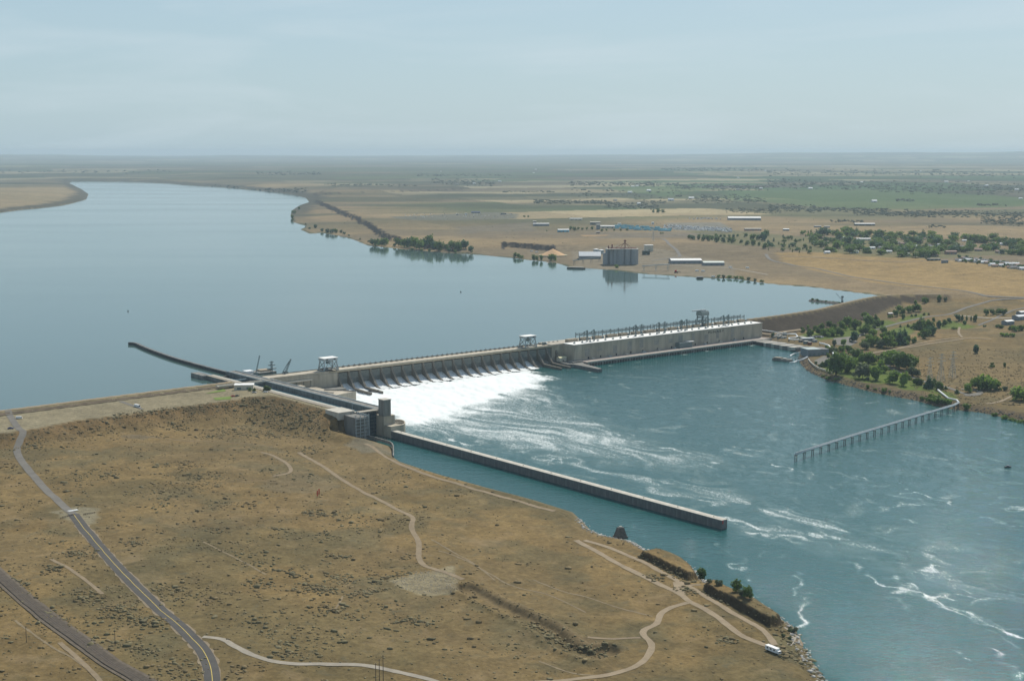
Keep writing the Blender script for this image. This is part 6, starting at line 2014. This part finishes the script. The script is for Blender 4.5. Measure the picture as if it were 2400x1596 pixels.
# ------------------------------------------------------------------ lock office and its garden
p = D(-168, -66, 28.2)
shed('lock_office', 'white roofed lock office between two dark trees', 'office', p, 24, 13, 5.5, DA - 0.6, wall=M_cream, roof=M_roofw, kind='flat', doors=2)
for px, py, h, lf, lab in ((563, 907, 11, 0, 'dark round tree left of the lock office'), (586, 917, 9, 1, 'leafy tree before the left corner of the lock office'), (596, 919, 9, 0, 'leafy tree before the front of the lock office'),
                           (624, 917, 15, 0, 'dark round tree right of the lock office'), (631, 916, 10, 0, 'smaller dark tree at the right corner of the lock office')):
    p = W(px, py, 27.8)
    tree(p, h * mpp(p), 'round', lab, None, lf, 420, 1.15)
for pl_ in ([(480, 923), (525, 912), (530, 917), (490, 922)], [(500, 933), (545, 929), (540, 936), (505, 938)]):
    pts = [G(x, y) for x, y in pl_]
    mb = MB().add([(a[0], a[1], HZ(a[0], a[1]) + 0.35) for a in pts], [(0, 1, 2, 3)])
    mb.build('lawn', mat('bright_lawn', (0.14, 0.20, 0.035), 0.9, 0.2, 0.3), None, 'structure')
p = G(750, 963)
shed('guard_hut', 'small cream hut on the brushy slope beside the lock', 'hut', p, 6, 5, 3, 0.4, wall=M_cream, roof=M_roofw, kind='flat', doors=1)
# derricks and masts at the upper lock
def lattice(t, a, b_, w, m=M_steel, name='boom'):
    a, b_ = Vector(a), Vector(b_)
    d = (b_ - a).normalized()
    s1 = d.orthogonal().normalized() * w / 2
    s2 = d.cross(s1).normalized() * w / 2
    mb = MB()
    for i in (-1, 1):
        for j in (-1, 1):
            mb.beam(a + s1 * i + s2 * j, b_ + (s1 * i + s2 * j) * 0.5, w * 0.16)
    n = max(4, int((b_ - a).length / (w * 1.6)))
    for k in range(n):
        f, g = k / n, (k + 1) / n
        c0, c1 = a.lerp(b_, f), a.lerp(b_, g)
        mb.beam(c0 + s1 + s2, c1 - s1 + s2, w * 0.10)
        mb.beam(c0 - s1 - s2, c1 + s1 - s2, w * 0.10)
        mb.beam(c0 + s1 - s2, c1 + s1 + s2, w * 0.10)
        mb.beam(c0 - s1 + s2, c1 - s1 - s2, w * 0.10)
    return mb.build(name, m, t)
wb = dthing('work_barge', 'low work barge with sheds moored behind the lock wall', 'barge', -80, 62, ZF)
MB().box(-20, 26, -12, 14, -0.6, 2.4).build('hull', M_concd, wb)
MB().box(-18, -6, -6, 6, 2.4, 5.6).build('cabin', M_white, wb)
MB().box(6, 22, -4, 9, 2.4, 4.4).build('equipment_deck', M_tan, wb)
d1 = dthing('derrick_crane', 'tall thin derrick crane with one leaning boom at the upper lock', 'crane', -92, 40, 26)
MB().box(-2.5, 2.5, -2.5, 2.5, -2, 2.5).build('turntable', M_steel, d1)
lattice(d1, (0, 0, 2), (8, 3, 25), 1.3)
d2 = dthing('derrick_crane', 'short derrick crane with crossed booms beside the lock road', 'crane', -66, 4, 29)
MB().box(-2.5, 2.5, -2.5, 2.5, 0, 3).build('turntable', M_steel, d2)
lattice(d2, (0, 0, 2), (9, 1, 19), 1.8)
lattice(d2, (-6, 0, 0.5), (6, 1, 16), 1.0, name='back_stay')
d3 = dthing('signal_mast', 'dark signal mast with platforms standing by the upper lock', 'mast', -64, 46, 26)
lattice(d3, (0, 0, -3), (0, 0, 15), 2.2, name='mast')
for z, w in ((4, 6), (9, 4.5), (13, 2.5)):
    MB().box(-w, w, -w / 2, w / 2, z, z + 1.0).build('platform', M_steel, d3)
jt = thing('jetty', 'small dark jetty in the reservoir beside the crest road', 'jetty', W(488, 889, ZF), DA)
MB().box(0, 34, -2, 2, 0.6, 1.6).build('deck', M_wood, jt)
for k in range(6):
    MB().cyl(2 + k * 6, 0, 0.6, -3, 1.0, 8).build('pile', M_wood, jt)
MB().box(2, 8, -1.5, 1.5, 1.6, 5).build('shelter', M_dark, jt)

# ------------------------------------------------------------------ breakwater with a small crane near the right end of the reservoir
pa, pb = W(1900, 705, ZF), W(1975, 713, ZF)
bw = thing('breakwater', 'overgrown rock breakwater in the right corner of the reservoir', 'breakwater', (pa[0], pa[1], ZF), math.atan2(pb[1] - pa[1], pb[0] - pa[0]))
Lb = math.hypot(pb[0] - pa[0], pb[1] - pa[1])
mb = MB()
for i in range(17):
    x = Lb * i / 16
    q = 1 + 0.25 * random.random()
    mb.v += [(x, -9 * q, -2), (x, -3 * q, 2.4 * q), (x, 3 * q, 2.6 * q), (x, 9 * q, -2)]
for i in range(16):
    for j in range(3):
        a = i * 4 + j
        mb.f.append((a, a + 4, a + 5, a + 1))
mb.f += [(0, 1, 2, 3), (67, 66, 65, 64)]
mb.build('rock_bank', M_rock, bw)
for k in range(14):
    x = Lb * (k + 0.3) / 14
    c, t_ = tree_kind('bush', k % 3, 0, 200)
    o = link('shrub_growth', c, bw)
    o.location = (x, random.uniform(-3, 3), 1.2)
    o.scale = (5, 5, 5.5 if k < 4 else 3.5)
cx_b = thing('derrick_crane', 'small derrick crane at the shore end of the breakwater', 'crane', W(1974, 707, ZF + 2))
MB().box(-2, 2, -2, 2, -2, 2).build('base', M_steel, cx_b)
lattice(cx_b, (0, 0, 1), (0, 0, 12), 2.5, name='mast')
lattice(cx_b, (0, 0, 3), (-13, 0, 17), 1.0)
MB().box(-2.5, 2.5, -1.5, 1.5, 8, 11).build('cab', M_steel, cx_b)

# ------------------------------------------------------------------ juvenile fish works at the right end of the powerhouse
fw_ = thing('quay_wall', 'stone topped concrete quay wall right of the powerhouse', 'wall', (0, 0, 0))
qa, qb, qc = W(1758, 806, 0), W(1788, 811, 0), W(1866, 824, 0)
up_ = Vector((DN[0], DN[1], 0))
def quay(a, b_, w):
    a, b_ = Vector(a), Vector(b_)
    d = (b_ - a).normalized()
    s = Vector((-d.y, d.x, 0)) * w
    n = 12
    for i in range(n):
        p, q = a.lerp(b_, i / n), a.lerp(b_, (i + 0.985) / n)
        MB().prism_z([(p.x, p.y), (q.x, q.y), (q.x + s.x, q.y + s.y), (p.x + s.x, p.y + s.y)], -5, 6.0 + random.uniform(-0.3, 0.3)).build('wall_block', M_concd if i % 3 else M_concl, fw_)
quay(qb, qc, 30)
quay(qa, qb, 30)
MB().cyl(qc[0] - 3, qc[1] + 6, 5, 2, 6.8, 12).build('bastion', M_concl, fw_)
# near-black beams stand for slot shade, like the tailrace, along the quay front
for k in range(16):
    a = Vector(qa).lerp(Vector(qb), k / 15)
    MB().beam((a.x, a.y - 0.6, -3), (a.x, a.y - 0.6, 5.2), 1.3).build('dark_slot', M_dark, fw_)
# the transport flume running along the wall to the fish ladder
def flume(name, label, pts, r, m=M_pipe, piers=None):
    o0 = Vector(pts[0])
    t = thing(name, label, 'flume', o0)
    MB().tube([Vector(p) - o0 for p in pts], r, 8).build('pipe', m, t)
    for p in piers or []:
        q = Vector(p) - o0
        z0 = HZ(p[0], p[1]) - o0.z
        MB().beam((q.x, q.y, min(z0, q.z - 1) - 1), (q.x, q.y, q.z), 0.7).build('support', M_concd, t)
    return t
zA = lambda x, y: (1740 + x / 9.069, 740 + y / 9.069)
def Wz(x, y, z):
    return W(*zA(x, y), z)
fl = [Wz(360, 300, 14), Wz(600, 330, 12), Wz(850, 375, 10.5), Wz(980, 395, 10)]
flume('transfer_flume', 'thin white pipe flume leaving the corner of the powerhouse', fl, 0.9, M_pipe, fl)
fl2 = [Wz(980, 385, 9.5), Wz(1140, 400, 9.5), Wz(1175, 440, 9.5), Wz(1120, 462, 9.5), Wz(985, 475, 9.5), Wz(1000, 500, 9.5), Wz(1100, 510, 9.5), Wz(1200, 505, 9.5)]
flume('zigzag_flume', 'white flume bending back in a hairpin above the quay', fl2, 1.1, M_white, fl2)
fl3 = [Wz(1640, 580, 9), Wz(1740, 600, 9), Wz(1830, 630, 9), Wz(1870, 680, 9), Wz(1915, 770, 8.5), Wz(1945, 830, 8.5)]
flume('outfall_flume', 'white flume curving down past the grey roofed fish building', fl3, 1.4, M_white, fl3[::2])
# fish ladder halls
def zshed(x, y, name, label, L, Wd, H, rz, wall, roof, **k):
    px, py = zA(x, y)
    return shed_px(px, py, name, label, 'building', L, Wd, H, rz, wall=wall, roof=roof, **k)
zshed(1450, 830, 'fish_hall', 'fish hall with pale green flat roof at the water edge', 23, 26, 10, 0.25, M_shed, M_lawnroof, kind='flat', doors=3)
zshed(1640, 810, 'fish_hall', 'fish hall with brown grey roof beside the pale green one', 20, 24, 8.5, 0.25, M_shed, mat('brown_grey_roof', (0.17, 0.165, 0.16), 0.8, 0.1, 0.3), kind='flat', doors=3)
zshed(1380, 540, 'pump_house', 'low grey pump house behind the fish halls', 22, 11, 5, 0.25, M_shed, M_steell, kind='flat', doors=2)
for i, (x, y, L_, w_, h_, m_) in enumerate(((760, 420, 8, 4, 3, M_white), (820, 440, 7, 4, 2.5, M_steell), (700, 455, 9, 4, 2.5, M_concl), (900, 420, 6, 5, 6, M_steel), (880, 480, 10, 4, 3, M_steell), (1050, 390, 18, 3, 1.2, M_white), (780, 480, 6, 4, 3.5, M_steel),
                                            (1260, 480, 9, 5, 3, M_steell), (1310, 500, 8, 4, 3.2, M_white), (1490, 520, 7, 5, 3.5, M_steel), (1540, 560, 8, 4, 4, M_steell), (1240, 560, 6, 4, 4, M_concd), (1350, 600, 8, 5, 5, M_steel), (1430, 620, 6, 4, 5, M_rust))):
    px, py = zA(x, y)
    p = G(px, py)
    t = thing('equipment_box', ('white', 'grey', 'pale', 'dark')[i % 4] + ' plant box in the fish collection yard, number ' + str(i + 1) + ' from the powerhouse', 'plant box', p, 0.5, 'plant boxes in the fish yard')
    t['label'] = ['white plant box at the near end of the fish yard', 'grey plant box beside the white one in the fish yard', 'pale plant box on the left edge of the fish yard', 'tall dark plant tower in the middle of the fish yard', 'long grey plant box below the plant tower',
                  'long white trough at the back of the fish yard', 'dark plant box beside the left fish yard tree', 'grey plant box left of the pump house', 'white plant box against the pump house', 'dark plant box right of the pump house',
                  'light grey plant box above the fish halls', 'low concrete plant box behind the quay end', 'dark plant box behind the pale green roof', 'rust red plant box behind the fish hall'][i]
    MB().box(-L_ / 2, L_ / 2, -w_ / 2, w_ / 2, -1, h_).build('casing', m_, t)
    MB().box(-L_ / 2 - 0.2, L_ / 2 + 0.2, -w_ / 2 - 0.2, w_ / 2 + 0.2, h_, h_ + 0.3).build('lid', M_concl, t)
    MB().box(-0.6, 0.6, -w_ / 2 - 0.06, -w_ / 2 + 0.02, 0, min(2.1, h_ * 0.8)).build('door', M_dark, t)
# entrance island with walkways
p = Wz(850, 960, 0)
isl = thing('entrance_island', 'weathered concrete island in the water below the fish halls', 'island', p, math.atan2(-0.62, 0.78))
MB().prism_z([(-16, -4), (10, -5), (16, -3), (16, 4), (-13, 5), (-17, 2)], -5, 3.6).build('block', M_concd, isl)
MB().prism_z([(-14, -3), (-2, -3.6), (0, 3), (-12, 3.6)], 3.6, 5.2).build('upper_block', M_tan, isl)
MB().cyl(4, 0, 3, 3.6, 5.0, 12).build('well_head', M_concl, isl)
wk = thing('walkway', 'thin steel walkway from the fish halls to the island', 'walkway', Wz(870, 905, 3.8))
o0 = Vector(Wz(870, 905, 3.8))
o1 = Vector(Wz(1300, 890, 5))
MB().beam((0, 0, 0), o1 - o0, 1.8, 0.6).build('deck', M_steel, wk)
for f in (0.3, 0.6, 0.9):
    q = (o1 - o0) * f
    MB().beam((q.x, q.y, -8), (q.x, q.y, 0), 0.7).build('pile', M_concd, wk)
for pts, lab in (([Wz(1390, 875, 7), Wz(1280, 930, 4), Wz(1150, 965, 1.0), Wz(1090, 995, 0.4), Wz(1000, 1000, 0.2)], 'white water chute running from the fish hall past the island'),
                 ([Wz(1280, 770, 7), Wz(1120, 800, 2), Wz(1040, 840, 0.6), Wz(1010, 862, 0.3)], 'white water chute falling beside the quay wall')):
    o0 = Vector(pts[0])
    t = thing('water_chute', lab, 'chute', o0)
    MB().tube([Vector(q) - o0 for q in pts], 1.2, 6).build('trough', M_white, t)
    for q in pts[:2]:
        v = Vector(q) - o0
        MB().beam((v.x, v.y, v.z - 8), (v.x, v.y, v.z), 0.6).build('support', M_concd, t)
# bank wall round the fish works
pts = [Wz(1400, 920, 6), Wz(1440, 980, 6), Wz(1520, 1050, 6.5), Wz(1620, 1110, 6.5), Wz(1800, 1170, 7), Wz(1930, 1220, 7)]
o0 = Vector(pts[0])
t = thing('bank_wall', 'pale kerb wall along the top of the river bank below the fish halls', 'wall', o0)
for a, b_ in zip(pts[:-1], pts[1:]):
    MB().beam(Vector(a) - o0, Vector(b_) - o0, 1.2, 2.0).build('wall_block', M_concl, t)
# foot of the earth dam: pale service road
strip('dirt_track', [zA(360, 430), zA(600, 395), zA(900, 345), zA(1250, 300)], 6, M_dirt, 0.4)

# ------------------------------------------------------------------ outfall pipe on piles across the river
zp = lambda x, y, z: W(1650 + x / 2.2533, 900 + y / 2.2533, z)
pipe_pts = [zp(1235, 30, 7), zp(1290, 75, 7.5), zp(1335, 85, 7.5), zp(1346, 98, 7.5), zp(1320, 112, 7.5), zp(1200, 148, 7.5), zp(1000, 208, 7.5), zp(800, 268, 7.5), zp(640, 318, 7.5), zp(485, 370, 7.5)]
o0 = Vector(pipe_pts[0])
op = thing('outfall_pipe', 'long white outfall pipe on a line of piles across the river', 'pipe', o0)
MB().tube([Vector(q) - o0 for q in pipe_pts], 1.25, 10).build('pipe', M_pipe, op, smooth=True)
MB().tube([Vector(q) - o0 + Vector((0, 0, 1.5)) for q in pipe_pts[3:]], 0.45, 6).build('walkway', M_steell, op)
for k in range(23):
    f = k / 22
    a, b_ = Vector(pipe_pts[4]), Vector(pipe_pts[-1])
    q = a.lerp(b_, f) - o0
    m_ = MB()
    m_.beam((q.x - 0.9, q.y, -5 - o0.z), (q.x - 0.9, q.y, q.z - 0.6), 0.75)
    m_.beam((q.x + 0.9, q.y, -5 - o0.z), (q.x + 0.9, q.y, q.z - 0.6), 0.75)
    m_.beam((q.x - 1.8, q.y, q.z - 1.3), (q.x + 1.8, q.y, q.z - 1.3), 1.0, 0.8)
    m_.build('pile', M_concd, op)
# ------------------------------------------------------------------ small things on and by the river
p = W(1454, 1259, 0)
pm = thing('channel_marker', 'dark stone pyramid marker standing in the lock approach', 'marker', p, 0.4)
MB().prism_z([(-5.2, -4.4), (5.2, -4.4), (5.2, 4.4), (-5.2, 4.4)], -3, 1.4).build('plinth', M_rock, pm)
MB().prism_z([(-4.6, -3.8), (4.6, -3.8), (4.6, 3.8), (-4.6, 3.8)], 1.4, 9.0, [(-2.4, -2), (2.4, -2), (2.4, 2), (-2.4, 2)]).build('stone_body', mat('marker_stone', (0.12, 0.11, 0.095), 0.95, 0.35, 0.5), pm)
MB().box(-1.0, 1.0, -1.0, 1.0, 9.0, 9.9).build('cap', M_concl, pm)
p = W(2362, 1095, 0.2)
bt = thing('motor_boat', 'small dark boat alone on the open river at right', 'boat', p, 0.2)
MB().prism_z([(-3.4, -1.1), (2.2, -1.2), (4.0, 0), (2.2, 1.2), (-3.4, 1.1)], -0.3, 1.1).build('hull', M_blackp, bt)
MB().box(-1.0, 1.2, -0.8, 0.8, 1.1, 2.3).build('cabin', M_shed, bt)
MB().box(-3.7, -3.3, -0.3, 0.3, 0.2, 1.4).build('motor', M_blackp, bt)
for px, py, lab in ((1080, 685, 'tiny dark buoy far out on the reservoir'), (300, 730, 'tiny dark buoy at the left of the reservoir')):
    p = W(px, py, ZF)
    t = thing('buoy', lab, 'buoy', p)
    MB().cyl(0, 0, 1.2, -0.5, 1.2, 10).build('float', M_blackp, t)
    MB().cyl(0, 0, 0.8, 1.2, 3.2, 8, 0.2).build('topmark', M_blackp, t)
# red range boards
for px, py, lab in ((744, 1167, 'left of two red range boards on the near land'), (748, 1163, 'right of two red range boards on the near land')):
    p = G(px, py)
    t = thing('range_board', lab, 'marker', p, 0.15, 'red range boards')
    for x in (-0.45, 0.45):
        MB().beam((x, 0.15, -0.5), (x, 0.15, 7.0), 0.18).build('post', M_wood, t)
    MB().box(-0.5, 0.5, -0.05, 0.05, 2.0, 7.2).build('board', M_red, t)
# power poles
for px, py, top, lab in ((881, 1612, 1556, 'left of three tall wooden poles by the gravel track'), (889.5, 1612, 1547, 'middle of three tall wooden poles by the gravel track'), (898.5, 1612, 1538, 'right of three tall wooden poles by the gravel track')):
    p = G(px, py)
    h = (py - top) * mpp(p) / 0.95
    t = thing('utility_pole', lab, 'pole', p, 0.2, 'wooden poles at the bottom edge')
    MB().cyl(0, 0, 0.26, -1, h, 8, 0.17).build('pole', M_wood, t)
    MB().beam((-0.7, 0, h - 0.6), (0.7, 0, h - 0.6), 0.14).build('crossarm', M_wood, t)
    for x in (-0.6, 0.6):
        MB().cyl(x, 0, 0.09, h - 0.55, h - 0.2, 6).build('insulator', M_concl, t)
for px, py, h_, lab in ((62, 1505, 11, 'lone wooden pole left of the track bed'), (270, 1512, 10, 'lone wooden pole between the track bed and the road')):
    p = G(px, py)
    t = thing('utility_pole', lab, 'pole', p)
    MB().cyl(0, 0, 0.22, -1, h_, 8, 0.15).build('pole', M_wood, t)
    MB().beam((-0.9, 0, h_ - 0.6), (0.9, 0, h_ - 0.6), 0.14).build('crossarm', M_wood, t)
# cattle-guard fences where the asphalt starts
for pts, lab in (([(142, 1216), (174, 1207)], 'low rail fence left of the cattle guard on the road'), ([(196, 1207), (222, 1203)], 'low rail fence right of the cattle guard on the road')):
    a, b_ = G(*pts[0]), G(*pts[1])
    t = thing('rail_fence', lab, 'fence', a)
    d = Vector(b_) - Vector(a)
    for k in range(7):
        q = d * (k / 6)
        MB().beam((q.x, q.y, q.z - 0.4), (q.x, q.y, q.z + 1.5), 0.22).build('post', M_wood, t)
    for z in (0.5, 1.0, 1.4):
        MB().beam((0, 0, z), (d.x, d.y, d.z + z), 0.16).build('rail', M_wood, t)
p = G(171, 1197)
t = thing('cattle_guard', 'pale concrete cattle guard across the road', 'cattle guard', (p[0], p[1], p[2] + 0.35), -0.9)
MB().box(-2.2, 2.2, -4.4, 4.4, -0.3, 0.16).build('frame', M_concl, t)
for k in range(7):
    MB().box(-1.9 + k * 0.55, -1.6 + k * 0.55, -4.2, 4.2, 0.16, 0.26).build('grid_bar', M_white, t)
# lamp posts by the lower lock
for px, py, h_, lab in ((886, 1024, 11, 'curved lamp post on the apron below the lock gate'), (827, 962, 14, 'thin mast on top of the lower lock gate')):
    p = G(px, py) if h_ == 11 else D(-155, -300, 27.6)
    t = thing('lamp_post', lab, 'lamp post', p, DA)
    MB().cyl(0, 0, 0.2, -0.5, h_, 8, 0.12).build('pole', M_steell, t)
    MB().beam((0, 0, h_ - 0.1), (2.4, 0.4, h_ + 0.8), 0.22).build('arm', M_steell, t)
    MB().box(2.0, 3.0, 0.2, 0.6, h_ + 0.7, h_ + 0.95).build('lamp_head', M_concl, t)
# lower apron kerb wall
pts = [D(-148, -322, 5.6), D(-148.5, -366, 5.6), D(-152, -376, 5.4), W(922, 1045, 4.8), W(922, 1068, 2.0)]
o0 = Vector(pts[0])
t = thing('apron_wall', 'pale curved retaining wall round the apron below the lock gate', 'wall', o0)
for a, b_ in zip(pts[:-1], pts[1:]):
    MB().beam(Vector(a) - o0 + Vector((0, 0, -1.6)), Vector(b_) - o0 + Vector((0, 0, -1.6)), 1.2, 3.6).build('wall_block', M_concd, t)
# faint transmission pylons beyond the loop road
def pylon(px, py, h, lab):
    p = G(px, py)
    t = thing('transmission_pylon', lab, 'pylon', p, 0.5, 'pylons right of the park')
    mb = MB()
    for sx in (-1, 1):
        for sy in (-1, 1):
            mb.beam((sx * 4, sy * 4, -1), (sx * 1.1, sy * 1.1, h * 0.7), 0.26)
            mb.beam((sx * 1.1, sy * 1.1, h * 0.7), (sx * 0.5, sy * 0.5, h), 0.22)
    for k in range(8):
        za, zb = h * 0.7 * k / 8, h * 0.7 * (k + 1) / 8
        wa, wb_ = 4 - 2.9 * k / 8, 4 - 2.9 * (k + 1) / 8
        for s_ in (-1, 1):
            mb.beam((-wa, s_ * wa, za), (wb_, s_ * wb_, zb), 0.13)
            mb.beam((wa, s_ * wa, za), (-wb_, s_ * wb_, zb), 0.13)
            mb.beam((s_ * wa, -wa, za), (s_ * wb_, wb_, zb), 0.13)
    mb.build('lattice_tower', M_steell, t)
    for z, w in ((h * 0.72, 8), (h * 0.84, 6.5), (h * 0.95, 5)):
        MB().beam((-w, 0, z), (w, 0, z), 0.3, 0.5).build('crossarm', M_steell, t)
pylon(2178, 903, 40, 'left of three thin lattice pylons beside the loop road')
pylon(2205, 893, 40, 'middle of three thin lattice pylons beside the loop road')
pylon(2232, 886, 40, 'right of three thin lattice pylons beside the loop road')
pylon(1531, 566, 42, 'thin lattice pylon beside the road behind the silos')
shed_px(2086, 738, 'picnic_shelter', 'small white roofed picnic shelter at the edge of the park', 'shelter', 9, 6, 3, 0.3, wall=M_pinkroof, roof=M_roofw, doors=1)
for i, (px, py) in enumerate(((1648, 637), (1634, 636), (1712, 628), (1752, 629), (1246, 590), (1258, 592), (1672, 650))):
    car(G(px, py), 0.1, M_white, ['white truck near the quay below the warehouses', 'second white truck left on the quay below the warehouses', 'white truck right of the small warehouse', 'white trailer at the right end of the terminal yard',
                                'white truck left of the grain pile', 'white truck closest to the grain pile', 'white van on the shore track right of the dock'][i], 'white trucks at the terminal', 1.6, True, 6.0, 2.3, 'truck')

# ------------------------------------------------------------------ haze: the air of the valley
hz = MB().box(-90000, 90000, -2500, 92000, -12, 420)
hm = bpy.data.materials.new('haze_air')
hm.use_nodes = True
ht = hm.node_tree
ht.nodes.clear()
ho = ht.nodes.new('ShaderNodeOutputMaterial')
hv = ht.nodes.new('ShaderNodeVolumePrincipled')
hv.inputs['Color'].default_value = (0.60, 0.735, 0.835, 1)
hv.inputs['Density'].default_value = 2.9e-5
hv.inputs['Anisotropy'].default_value = 0.2
ht.links.new(hv.outputs['Volume'], ho.inputs['Volume'])
hme = hz.mesh('haze')
hme.materials.append(hm)
link('haze', hme, None, 'stuff')

# ------------------------------------------------------------------ labels that count along a row where looks do not tell the members apart
def ordinal(n):
    return str(n) + ('th' if 10 <= n % 100 <= 20 else {1: 'st', 2: 'nd', 3: 'rd'}.get(n % 10, 'th'))
groups = {}
for o in list(COL.objects):
    if o.parent is None and 'group' in o and 'label' in o:
        groups.setdefault((o['group'], o['label']), []).append(o)
for (g_, lab), mem in groups.items():
    if 1 < len(mem) <= 75:
        mem.sort(key=lambda o: o.location.x / max(o.location.y, 1))
        for i, o in enumerate(mem):
            o['label'] = lab + ', ' + ordinal(i + 1) + ' from left'
